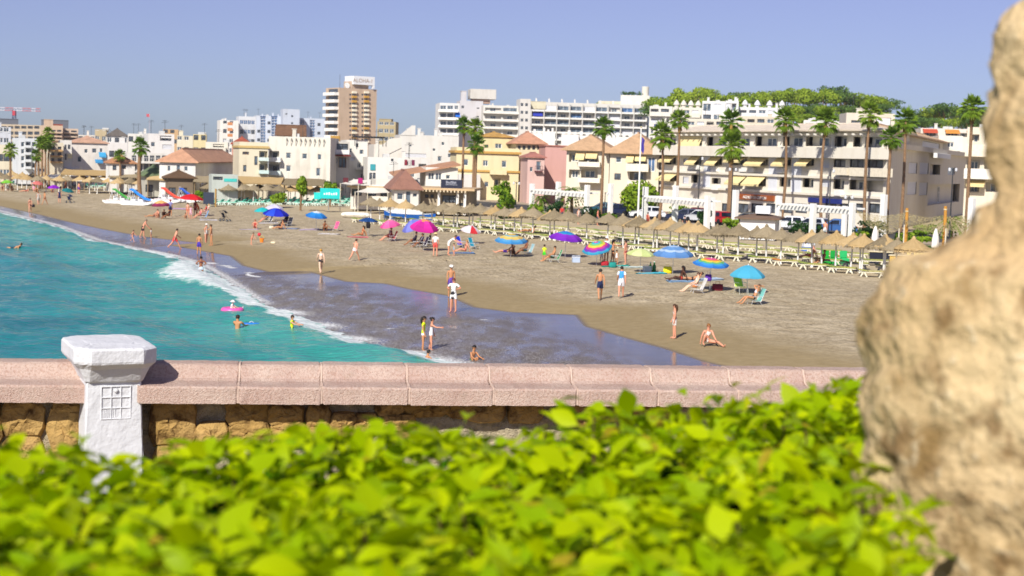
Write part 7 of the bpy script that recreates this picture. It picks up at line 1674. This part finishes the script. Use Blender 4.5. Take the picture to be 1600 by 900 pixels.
# pedal boats with slides
def pedal_boat(label, px, py, rz, slide, trim, sc=1.0):
    o = thing('pedal_boat', label, 'pedal boat', G(px, py), rz, None, sc); wm = P('#efefee', .4, .05)
    for y in (-.75, .75): b = MB(); b.rings([[(x, y - w_, .02 + lo), (x, y + w_, .02 + lo), (x, y + w_ * 1.15, .42 + hi), (x, y - w_ * 1.15, .42 + hi)] for x, w_, lo, hi in ((-2.2, .1, .22, .08), (-1.7, .28, .0, .0), (1.2, .3, 0, 0), (1.9, .2, .12, .08), (2.3, .05, .32, .16))]); b.build('hull', wm, o)
    b = MB(); b.bev(-1.7, -.95, .42, 1.3, .95, .55, .05); b.build('deck', wm, o); b = MB(); b.bev(-1.72, -1.02, .40, 1.35, -.96, .47, .01); b.bev(-1.72, .96, .40, 1.35, 1.02, .47, .01); b.build('trim_strip', P(trim, .5), o)
    for x in (-.5, .5): b = MB(); b.bev(x, -.8, .55, x + .55, .8, .8, .06); b.bev(x - .12, -.8, .55, x + .02, .8, 1.15, .05); b.build('bench_seat', wm, o)
    sm = P(slide, .35, .06); b = MB(); pts = [(-.9, 1.95), (-.6, 1.95), (.2, 1.35), (1.2, .75), (1.8, .62)]; b.rings([[(x, -.35, z), (x, .35, z), (x, .38, z + .22), (x, .33, z + .22), (x, .3, z + .04), (x, -.3, z + .04), (x, -.33, z + .22), (x, -.38, z + .22)] for x, z in pts]); b.build('slide', sm, o)
    b = MB()
    for s in (-.3, .3): b.tube([(-1.35, s, .5), (-.92, s, 1.95), (-.9, s, 2.4)], .03, 5); b.tube([(-.3, s, .55), (-.6, s, 1.9)], .03, 5)
    b.build('slide_frame', wm, o)
    for k in range(5): b = MB(); b.tube([(-1.28 + .08 * k, -.3, .75 + .27 * k), (-1.28 + .08 * k, .3, .75 + .27 * k)], .02, 5); b.build('rung', wm, o)
    return o
pedal_boat('white pedal boat with a bright blue slide', 214, 320, R(-6), '#1f86e6', '#2a6ac8', .92); pedal_boat('white pedal boat with a slim green slide', 186, 318, R(-4), '#3a9a3a', '#c85a2a', .85); pedal_boat('white pedal boat with a red slide behind the man in lavender', 262, 316, R(-12), '#dc4a34', '#c83a2a', .9); pedal_boat('white pedal boat with a navy slide right of the red one', 290, 316, R(-8), '#2a5ab8', '#2a5ab8', .85)
o = thing('inflatable_boat', 'cream inflatable boat upturned behind the navy umbrella', 'boat', G(556, 340), R(-8)); b = MB(); b.rings([[(x, r * math.cos(a) * 1.5, .28 + r * .9 * math.sin(a)) for a in [2 * math.pi * k / 14 for k in range(14)]] for x, r in ((-1.6, .12), (-1.45, .27), (-.8, .34), (.8, .34), (1.3, .28), (1.6, .12))]); b.build('tube', P('#efe9da', .5, .05), o, True); b = MB(); b.tube([(-1.2, -.5, .3), (0, -.54, .26), (1.2, -.5, .3)], .02, 5); b.build('rope', P('#c8c0a8', .8), o)
o = thing('rowing_boat', 'long blue rowing boat behind the golden parasols', 'boat', G(640, 343), R(-18)); b = MB(); b.rings([[(x, -w_, z1), (x, -w_ * .75, .0), (x, 0, -.03), (x, w_ * .75, .0), (x, w_, z1), (x, w_ * .88, z1), (x, w_ * .6, .15), (x, 0, .12), (x, -w_ * .6, .15), (x, -w_ * .88, z1)] for x, w_, z1 in ((-2.9, .1, .85), (-2.2, .5, .68), (-.8, .8, .6), (.8, .82, .6), (2.2, .6, .66), (2.8, .42, .72))]); b.build('hull', P('#1458a8', .45, .08), o); b = MB(); b.tube([(-2.9, 0, .9), (-2.2, -.5, .7), (-.8, -.8, .62), (.8, -.82, .62), (2.2, -.6, .68), (2.8, -.42, .74)], .035, 5); b.build('gunwale', P('#e6ecf0', .5), o)
for x in (-1.2, .4, 1.7): b = MB(); b.bev(x, -.62, .42, x + .28, .62, .47, .01); b.build('thwart', P('#b08a5a', .8), o)
# dark notice panel by the left field
o = thing('notice_panel', 'dark slate notice panel on a thick wooden post', 'sign', G(330, 323), R(-6)); b = MB(); b.bev(-1.0, -.04, .3, .35, .04, 1.75, .02); b.build('panel', P('#2b3446', .7, .08), o); b = MB(); b.tube([(.55, 0, -.3), (.55, 0, 2.2)], .11, 9); b.build('post', P('#a88448', .9, .2, 5), o); b = MB(); b.bev(.3, -.03, .9, .5, .03, 1.0, .01); b.build('bracket', P('#6a5a48', .8), o)
# turquoise kiosk sign, other signs
o = thing('kiosk_sign', 'turquoise double sign board above the golden parasols', 'sign', (lambda q: (q.x, q.y, 1.5))(W(514, 300, 176)), R(8)); b = MB(); b.bev(-1.0, -.06, 1.3, 1.25, .06, 2.5, .03); b.build('main_board', P('#1fc8c4', .5, .06), o); b = MB(); b.bev(-1.7, .02, 1.2, -.9, .1, 2.0, .03); b.build('small_board', P('#2ad0c8', .5, .06), o); b = MB(); b.tube([(0, .08, 0), (0, .08, 2.4)], .06, 6); b.build('post', P('#8a8a88', .6), o)
for k in range(6): b = MB(); b.box(-.6 + .27 * k, -.075, 1.75, -.42 + .27 * k, -.062, 1.95 + .05 * (k % 3)); b.build('lettering', P('#dff4f0', .5), o)
o = thing('bar_sign', 'magenta square sign above the beach bar', 'sign', (lambda q: (q.x, q.y, 4.0))(W(563, 290, 178)), 0); b = MB(); b.bev(-.28, -.05, .6, .28, .05, 1.25, .02); b.build('board', P('#a8186a', .5), o); b = MB(); b.tube([(0, 0, -.6), (0, 0, .6)], .04, 6); b.build('post', P('#3a3a3a', .6), o)
o = thing('bar_sign', 'dark red square sign left of the magenta one', 'sign', (lambda q: (q.x, q.y, 4.0))(W(540, 290, 180)), 0); b = MB(); b.bev(-.3, -.05, .6, .3, .05, 1.2, .02); b.build('board', P('#5a1a24', .5), o); b = MB(); b.tube([(0, 0, -.6), (0, 0, .6)], .04, 6); b.build('post', P('#3a3a3a', .6), o)
# shade cloths, green garden tent, white awning roofs
def sail(label, name, pts, mat, zpost=1.3, sag=.25, cat='awning'):
    c = sum(pts, Vector()) / len(pts); o = thing(name, label, cat, (c.x, c.y, gz(c.x, c.y) if to_uv(c)[1] < 96 else 1.6)); b = MB(); n = 10; L = o.location; vs = []
    for i in range(n + 1):
        for j in range(n + 1): s, t_ = i / n, j / n; p = (pts[0] * (1 - s) + pts[1] * s) * (1 - t_) + (pts[3] * (1 - s) + pts[2] * s) * t_; vs.append(p - Vector(L) - Vector((0, 0, sag * 4 * (s * (1 - s) + t_ * (1 - t_)) * .5 - .03 * math.sin(9 * s + 5 * t_))))
    b.raw(vs, [(i * (n + 1) + j, (i + 1) * (n + 1) + j, (i + 1) * (n + 1) + j + 1, i * (n + 1) + j + 1) for i in range(n) for j in range(n)]); b.build('sheet', mat, o, True)
    for p in pts: b = MB(); q = p - Vector(L); b.tube([(q.x, q.y, -.1), (q.x, q.y, q.z + .05)], .05, 6); b.build('post', P('#d6cdb8', .8), o)
    return o
WS = P('#ece6d6', .85, .1, .8)
for k, (p0, p1, y0, d, w_, lab) in enumerate([(72, 108, 264, 246, 3, 'cream shade roof on the far left beach'), (318, 352, 281.5, 214, 3, 'white shade roof before the white hall, left piece'), (352, 385, 282.5, 213, 3, 'white shade roof before the white hall, middle piece'), (385, 436, 283, 212, 3, 'white shade roof before the white hall, right piece'), (60, 120, 277, 238, 3, 'long white shade sheet over the far sunbeds'), (120, 200, 283, 226, 3, 'long cream shade sheet left of the pedal boats'), (532, 560, 287, 178, 5, 'beige bar awning under the magenta sign'), (555, 606, 300, 172, 4, 'white terrace sail of the beach bar')]):
    a, c = W(p0, y0, d), W(p1, y0 + (p1 - p0) * .03, d); sail(lab, 'shade_sail', [a, c, c + Vector((1, w_, .5)), a + Vector((1, w_, .5))], WS, sag=.12)
b_ = Bld('garden_tent', 'green roofed garden pavilion left of the white hall', 226, 206, 262, 207, 276, '#c9c6b8', 6, par=0, cat='pavilion', ymid=275); b_.auto(3, 1, 1.0, 1.0, .6, 2, 'd'); b_.hip(1.5, .5, '#6f7f5a'); b_.done('hip')
b_ = Bld('thatched_bar', 'brown thatched bar roof in front of the white hall', 262, 202, 302, 203, 279, '#8a7a66', 5, par=0, cat='bar', ymid=278); b_.auto(4, 1, 1.0, .9, .5, 2, 'd'); b_.hip(1.1, .5, '#6a5138'); b_.done('hip')
b_ = Bld('turquoise_kiosk', 'white kiosk with turquoise counter before the white hall', 331, 194, 372, 195, 273, '#c9d0c8', 4, par=.2, cat='kiosk', ymid=278); b_.panel(350, 279, 370, 284, P('#48c0b8', .6), 'turquoise_counter'); b_.win(333, 276, 348, 281, 'd'); b_.done()
# ================================================================== PROMENADE: pergolas, lamps, flagpole, netting
def pergola(label, pts, zt=None):
    """white columns at the given pixels (px, top y, base y, distance) joined by a beam with joists"""
    q0 = W(pts[0][0], pts[0][2], pts[0][3]); zb = 1.6; o = thing('white_pergola', label, 'pergola', (q0.x, q0.y, zb)); L = Vector((q0.x, q0.y, zb)); tops = []
    for px, yt, yb, d in pts:
        p = W(px, (yt + yb) / 2, d); zt_ = W(px, yt, d).z - zb; b = MB(); x, y = p.x - L.x, p.y - L.y; b.bev(x - .24, y - .24, -.1, x + .24, y + .24, zt_, .03, Matrix.Translation((x, y, 0)) @ Matrix.Rotation(R(32), 4, 'Z') @ Matrix.Translation((-x, -y, 0))); b.build('column', WHITE_PAINT, o); tops.append((x, y, zt_))
    return o, tops
def beam(o, a, c, z, h=.35, joists=14, w=.22):
    a, c = Vector((*a[:2], z)), Vector((*c[:2], z)); d = (c - a); ln = d.length; M = Matrix.Translation(a) @ Matrix.Rotation(math.atan2(d.y, d.x), 4, 'Z'); b = MB(); b.bev(0, -w / 2, 0, ln, w / 2, h, .02, M); b.build('beam', WHITE_PAINT, o)
    for k in range(joists): b = MB(); xx = ln * (k + .5) / joists; b.bev(xx - .06, -.5, h + .003, xx + .06, 1.6, h + .18, .01, M); b.build('joist', WHITE_PAINT, o)
o, t_ = pergola('white pergola left of the flagpole with dark bush inside', [(831, 287, 333, 177), (872, 284, 334, 174), (917, 289, 338, 166), (954, 287, 330, 178)]); beam(o, t_[0], t_[2], 2.45, .38, 16)
o, t_ = pergola('white pergola right of the flagpole in front of parked cars', [(1008, 292, 342, 162), (1055, 290, 350, 158), (1105, 306, 362, 148), (1113, 309, 345, 160)]); beam(o, t_[0], t_[2], 2.35, .42, 18)
o, t_ = pergola('white pergola right of the beach hut, nearest of the three', [(1216, 306, 366, 148), (1270, 318, 368, 142), (1331, 317, 372, 138), (1320, 322, 368, 146)]); beam(o, t_[0], t_[2], 2.3, .42, 20)
for k, (px, yt, yb, d) in enumerate([(1148, 297, 342, 160), (1380, 304, 338, 150), (1518, 309, 335, 140)]):
    p = W(px, yb, d); o = thing('white_column', ('free standing white column left of the beach hut', 'free standing white column before the side wing', 'short white column beside the rock')[k], 'column', (p.x, p.y, 1.55), R(32)); h = W(px, yt, d).z - 1.55; b = MB(); b.bev(-.26, -.26, -.1, .26, .26, h, .03); b.build('shaft', WHITE_PAINT, o); b = MB(); b.bev(-.3, -.3, -.1, .3, .3, .25, .02); b.build('plinth', WHITE_PAINT, o)
p = W(997, 335, 160); o = thing('flagpole', 'tall white flagpole with a limp purple flag', 'flagpole', (p.x, p.y, 1.6)); h = W(1002, 200, 160).z - 1.6; b = MB(); b.tube([(0, 0, -.1), (0, 0, h)], [.11, .06], 8); b.build('pole', WHITE_PAINT, o); b = MB(); b.lathe([(.02, h), (.09, h + .08), (.02, h + .18)], 8); b.build('finial', P('#d8c88a', .4), o)
b = MB(); vs = [(.08 + .35 * s * (1 - .4 * t_) + .04 * math.sin(7 * t_ + 3 * s), .12 * math.sin(9 * s + 2 * t_), h - .9 - 1.5 * t_ - .35 * s) for t_ in [k / 8 for k in range(9)] for s in [j / 5 for j in range(6)]]; b.raw(vs, [(i * 6 + j, i * 6 + j + 1, (i + 1) * 6 + j + 1, (i + 1) * 6 + j) for i in range(8) for j in range(5)]); b.build('flag', P('#4a3f9a', .85, .15), o, True)
def lamp(label, px, yt, d, two=True):
    p = W(px, 320, d); zb = 1.6; h = W(px, yt, d).z - zb; o = thing('street_lamp', label, 'street lamp', (p.x, p.y, zb), .3, 'street lamps on the promenade'); fm = P('#2e3338', .5, .05); b = MB(); b.tube([(0, 0, -.1), (0, 0, .8), (0, 0, h)], [.09, .07, .045], 8); b.build('post', fm, o)
    for s in ((-.35, .35) if two else (.3,)): b = MB(); b.tube([(0, 0, h - .25), (s * .6, 0, h), (s, 0, h - .02)], .022, 5); b.build('arm', fm, o); b = MB(); b.lathe([(.06, h - .02), (.13, h - .1), (.11, h - .32), (.05, h - .36)], 8, Matrix.Translation((s, 0, 0))); b.build('lantern', P('#d8dade', .3, .05), o)
for a in [('lamp with twin lanterns left of the brown shop sign', 1143, 262, 164), ('single lamp before the blue shop sign', 1296, 264, 150, False), ('lamp against the shaded wing', 1486, 262, 146), ('lamp between the first and second pergola', 945, 300, 170, False), ('lamp beside the nearest pergola column', 1326, 305, 142), ('lamp in front of the yellow house', 806, 284, 190), ('lamp left of the middle pergola columns', 1091, 245, 172, False)]: lamp(*a)
# camouflage netting over the beach garden
t = NT('shade_netting'); vo = t.n('TexVoronoi', Scale=7.0); t.l(t.coord(), vo.inputs['Vector']); f = t.noise(5, 4); t.col(t.mix(t.ramp(f, [(.35, 0.0), (.65, 1.0)]), '#9a8a58', '#c9ba86')); al = t.ramp(t.math('ADD', vo.outputs['Distance'], t.math('MULTIPLY', f, .3)), [(.62, 1.0), (.66, 0.0)]); t.l(al, t.b.inputs['Alpha']); t.set(Roughness=.95); t.bump(vo.outputs['Distance'], .8, .1); NET = t.mat
q = [W(1336, 328, 138), W(1415, 332, 132), W(1405, 358, 122), W(1372, 360, 124)]
sail('sagging straw coloured netting from the pergola column to the wooden pole', 'shade_netting', q, NET, sag=.7, cat='netting')
q = [W(1415, 332, 132), W(1478, 336, 124), W(1478, 362, 116), W(1413, 352, 122)]
sail('straw coloured netting between the two wooden poles', 'shade_netting', q, NET, sag=.5, cat='netting')
q = [W(1476, 336, 124), W(1580, 345, 116), W(1580, 370, 108), W(1478, 358, 116)]
sail('straw coloured netting disappearing behind the rock', 'shade_netting', q, NET, sag=.4, cat='netting')
for k, (px, yt, d) in enumerate([(1415, 325, 128), (1475, 322, 121)]):
    p = W(px, 370, d); zb = gz(p.x, p.y); o = thing('timber_pole', ('thick yellow timber pole holding the netting', 'yellow timber pole under the bushy palm')[k], 'pole', (p.x, p.y, zb)); h = W(px, yt, d).z - zb; b = MB(); b.tube([(0, 0, -.3), (.04, 0, h * .5), (0, 0, h)], [.16, .14, .12], 9); b.build('trunk', P('#c08a3a', .85, .2, 3), o); b = MB(); b.tube([(.13, 0, h - .25), (-.13, 0, h - .25)], .03, 5); b.lathe([(.15, h - .3), (.15, h - .22)], 9); b.build('rope_binding', P('#d8c8a0', .9), o)
def closed_parasol(label, px, yt, yb, d):
    p = W(px, yb, d); zb = gz(p.x, p.y) if to_uv(p)[1] < 96 else 1.62; o = thing('closed_parasol', label, 'parasol', (p.x, p.y, zb)); h = W(px, yt, d).z - zb; b = MB(); b.tube([(0, 0, -.1), (0, 0, h)], .035, 6); b.build('pole', P('#d8d8d4', .5), o); b = MB(); b.rings([[(r * math.cos(a) * (1 + .15 * math.cos(4 * a)), r * math.sin(a) * (1 + .15 * math.cos(4 * a)), z) for a in [2 * math.pi * k / 16 for k in range(16)]] for r, z in ((.22, h * .35), (.27, h * .4), (.22, h * .7), (.08, h * .97), (.02, h))]); b.build('folded_canopy', P('#f0ede4', .85, .08), o, True)
closed_parasol('closed white parasol right of the nearest pergola', 1367, 353, 378, 122); closed_parasol('white closed parasol in the beach garden', 1462, 357, 372, 116)
o = thing('recycling_bins', 'cluster of green plastic chairs and towels on the sunbeds', 'chairs', G(1304, 413), .2)
for k, (x, c) in enumerate(((-.9, '#1fae3a'), (-.25, '#18a040'), (.45, '#2fb86a'))): b = MB(); b.bev(x, -.25, -.02, x + .55, .25, .45, .04); b.bev(x, .2, .45, x + .55, .26, .95, .03); b.build('green_seat', P(c, .6, .1), o)
o.name = 'green_chairs'
for k, (px, py) in enumerate([(1258, 391), (1262, 392)]): pass
o = thing('blue_crate_stack', 'blue and white stacked crates under the grey parasols', 'crates', G(1263, 392), .2)
for k in range(3): b = MB(); b.bev(-.5 + .05 * k, -.3, .32 * k - .02, .4 + .05 * k, .3, .32 * k + .29, .03); b.build('crate', P('#3f74d0' if k % 2 == 0 else '#e6ebf2', .6, .08), o)
def stall(label, px, py, d, c, w=2.2, h=1.2): p = W(px, py, d); z = gz(p.x, p.y) if to_uv(p)[1] < 96 else 1.62; o = thing('garden_counter', label, 'counter', (p.x, p.y, z), R(-30)); b = MB(); b.bev(-w / 2, -.3, -.05, w / 2, .3, h - .08, .02); b.build('body', P(c, .8, .1), o); b = MB(); b.bev(-w / 2 - .08, -.38, h - .078, w / 2 + .08, .38, h, .02); b.build('top', P('#d8cba8', .7, .1), o)
stall('dark counter under the right parasols', 1378, 396, 108, '#1c2030', 1.6, .9); stall('yellow counter beside the dark one', 1408, 398, 106, '#d8b258', 1.4, .8); stall('pale yellow counter under the netting', 1441, 382, 112, '#e4cf86', 2.0, .8)
# ================================================================== PARKED CARS
def car_parts():
    prof_low = [(-2.1, .32), (-2.12, .62), (-1.98, .82), (-1.0, .90), (1.25, .90), (1.95, .78), (2.12, .55), (2.08, .30)]
    b = MB(); ys = [(-.86, .0), (-.82, .02), (0, .03), (.82, .02), (.86, .0)]
    sec = []
    for y, up in ((-.80, -.05), (-.87, 0), (-.87, 0.0), (.87, 0.0), (.87, 0), (.80, -.05)): sec.append([(x * (1.0 if abs(y) > .8 else 1.0), y, z + (up if z > .5 else 0)) for x, z in prof_low])
    b.rings(sec); body = b
    c = MB(); lo = [(-1.65, .86), (1.15, .86)]; c.rings([[(-1.75, -.80, .86), (1.15, -.80, .86), (1.15, .80, .86), (-1.75, .80, .86)], [(-1.45, -.66, 1.38), (.25, -.66, 1.42), (.25, .66, 1.42), (-1.45, .66, 1.38)], [(-1.3, -.6, 1.42), (.1, -.6, 1.46), (.1, .6, 1.46), (-1.3, .6, 1.42)]])
    g = MB()
    for s in (-1, 1):
        for x0, x1, x2, x3 in ((-1.38, -.45, -.45, -1.25), (-.35, .92, .2, -.35)): g.raw([(x0, s * .795, .93), (x1, s * .795, .93), (x2, s * .70, 1.33), (x3, s * .70, 1.33)], [(0, 1, 2, 3)])
    ws = MB(); ws.raw([(1.13, -.72, .92), (1.13, .72, .92), (.36, .62, 1.38), (.36, -.62, 1.38)], [(0, 1, 2, 3)]); rw = MB(); rw.raw([(-1.77, -.7, .92), (-1.77, .7, .92), (-1.51, .6, 1.34), (-1.51, -.6, 1.34)], [(0, 1, 2, 3)])
    w = MB(); M = Matrix.Rotation(R(90), 4, 'X'); w.lathe([(.2, -.1), (.31, -.1), (.32, -.06), (.32, .06), (.31, .1), (.2, .1)], 16, M); rim = MB(); rim.lathe([(.05, -.085), (.2, -.08), (.2, .08), (.05, .085)], 12, M); hl = MB(); hl.bev(-.04, -.2, -.07, .04, .2, .07, .02)
    return body, c, g, ws, rw, w, rim, hl
CP = car_parts(); GLC = glass('#1a222c', .06); TYRE = P('#17171a', .85, .05); RIM = P('#b8bbc0', .35, .05, 3, 0, .6); cm = {}
CARM = dict(g=CP[2].mesh('side_window', GLC), ws=CP[3].mesh('windscreen', GLC), rw=CP[4].mesh('rear_window', GLC), w=CP[5].mesh('tyre', TYRE, True), r=CP[6].mesh('rim', RIM), hl=CP[7].mesh('headlight', P('#e8ecf2', .15, 0)), tl=CP[7].mesh('tail_light', P('#c01c20', .25, 0)))
def car(label, px, v, rz, color):
    if color not in cm:
        pm = P(color, .22, .02, 1, 0, .15, .6); cm[color] = (CP[0].mesh('body', pm), CP[1].mesh('cabin', pm))
    tx = (px - 806) / FPX; y = v * .9997 / (.55 + .835 * tx); q = Vector((tx * y, y, 1.565)); o = thing('parked_car', label, 'car', q, rz, 'cars parked behind the pergolas'); put('body', cm[color][0], o); put('cabin', cm[color][1], o)
    put('side_windows', CARM['g'], o); put('windscreen', CARM['ws'], o); put('rear_window', CARM['rw'], o)
    for x in (-1.3, 1.32):
        for y_ in (-.78, .78): w_ = put('wheel', CARM['w'], o, (x, y_, .32)); put('rim', CARM['r'], w_)
    for s in (-.6, .6): put('headlight', CARM['hl'], o, (2.09, s, .64)); put('tail_light', CARM['tl'], o, (-2.1, s, .68))
ub = math.atan2(U_AX.y, U_AX.x)
for a in [('white hatchback behind the flagpole', 1014, 110.5, R(178), '#eceef0'), ('dark blue car left of the white hatchback', 968, 112, R(150), '#1f2a4a'), ('dark blue estate right of the white hatchback', 1072, 111, R(172), '#26304e'), ('white compact left of the red car', 1098, 110.5, R(120), '#e4e6ea'), ('red hatchback partly behind a pergola column', 1127, 110.5, R(110), '#b8202a'), ('black car left of the beach hut', 1168, 112, R(165), '#15171c'), ('white car right of the beach hut', 1236, 110.3, R(160), '#e9eaec'), ('silver white car behind the nearest pergola', 1270, 110.3, R(150), '#d4d8dc'), ('blue car at the right end of the parked row', 1308, 110.5, R(170), '#3f6aa8'), ('teal car behind the first pergola gap', 945, 113.5, R(165), '#2a5a6a'), ('dark red car deep in the row behind the pergola', 1086, 115, R(175), '#6a1c24')]: car(*a)
# ================================================================== FAR SKYLINE THINGS
p = W(22, 255, 560); o = thing('tower_crane', 'red and white tower crane on the far left skyline', 'crane', (p.x, p.y, 1.5)); h = W(22, 172, 560).z - 1.5; rd, wt = P('#c88088', .6), P('#dcd8e0', .6); b = MB()
for x in (-.5, .5):
    for y in (-.5, .5): b.tube([(x, y, 0), (x, y, h)], .12, 4)
for k in range(int(h / 1.5)): z = k * 1.5; b.tube([(-.5, -.5, z), (.5, -.5, z + 1.5)], .08, 3); b.tube([(-.5, .5, z), (-.5, -.5, z + 1.5)], .08, 3)
b.build('mast', P('#5a5a78', .6), o)
for k in range(10):
    x = -6.5 + k * 1.6 if k < 10 else 0; b = MB()
    for zz in (-.5, .5): b.tube([(x, -.4, h + .3 + zz), (x + 1.6, -.4, h + .3 + zz)], .11, 4); b.tube([(x, .4, h + .3 + zz), (x + 1.6, .4, h + .3 + zz)], .11, 4)
    b.tube([(x, -.4, h - .2), (x + .8, -.4, h + .8)], .1, 3); b.tube([(x + .8, -.4, h + .8), (x + 1.6, -.4, h - .2)], .1, 3); b.build('jib_section', wt if k in (0, 1, 4, 5, 8) else rd, o)
b = MB(); b.bev(-.6, -.6, h - 2.0, .6, .6, h - .3, .1); b.build('cab', P('#b83a48', .6), o)
p = W(233, 250, 380); o = thing('flag_mast', 'thin mast with a red flag on the far skyline', 'flag mast', (p.x, p.y, 1.5)); h = W(233, 178, 380).z - 1.5; b = MB(); b.tube([(0, 0, 0), (0, 0, h)], [.09, .05], 5); b.build('mast', P('#c8bcc4', .6), o); b = MB(); b.raw([(-.8, .0, h), (0, 0, h), (0, .1, h - .8), (-.8, .15, h - .7)], [(0, 1, 2, 3)]); b.build('flag', P('#c8606a', .8), o)
# ================================================================== sea air
b = MB(); b.box(-1500, -60, -9, 1500, 1200, 62)
t = bpy.data.materials.new('sea_haze'); t.use_nodes = True; n_ = t.node_tree.nodes; n_.clear()
pv = n_.new('ShaderNodeVolumePrincipled'); pv.inputs['Color'].default_value = (.86, .9, 1.0, 1); pv.inputs['Density'].default_value = .00013; pv.inputs['Anisotropy'].default_value = .2
mo = n_.new('ShaderNodeOutputMaterial'); t.node_tree.links.new(pv.outputs[0], mo.inputs['Volume'])
struct(b.build('haze', t), 'stuff')
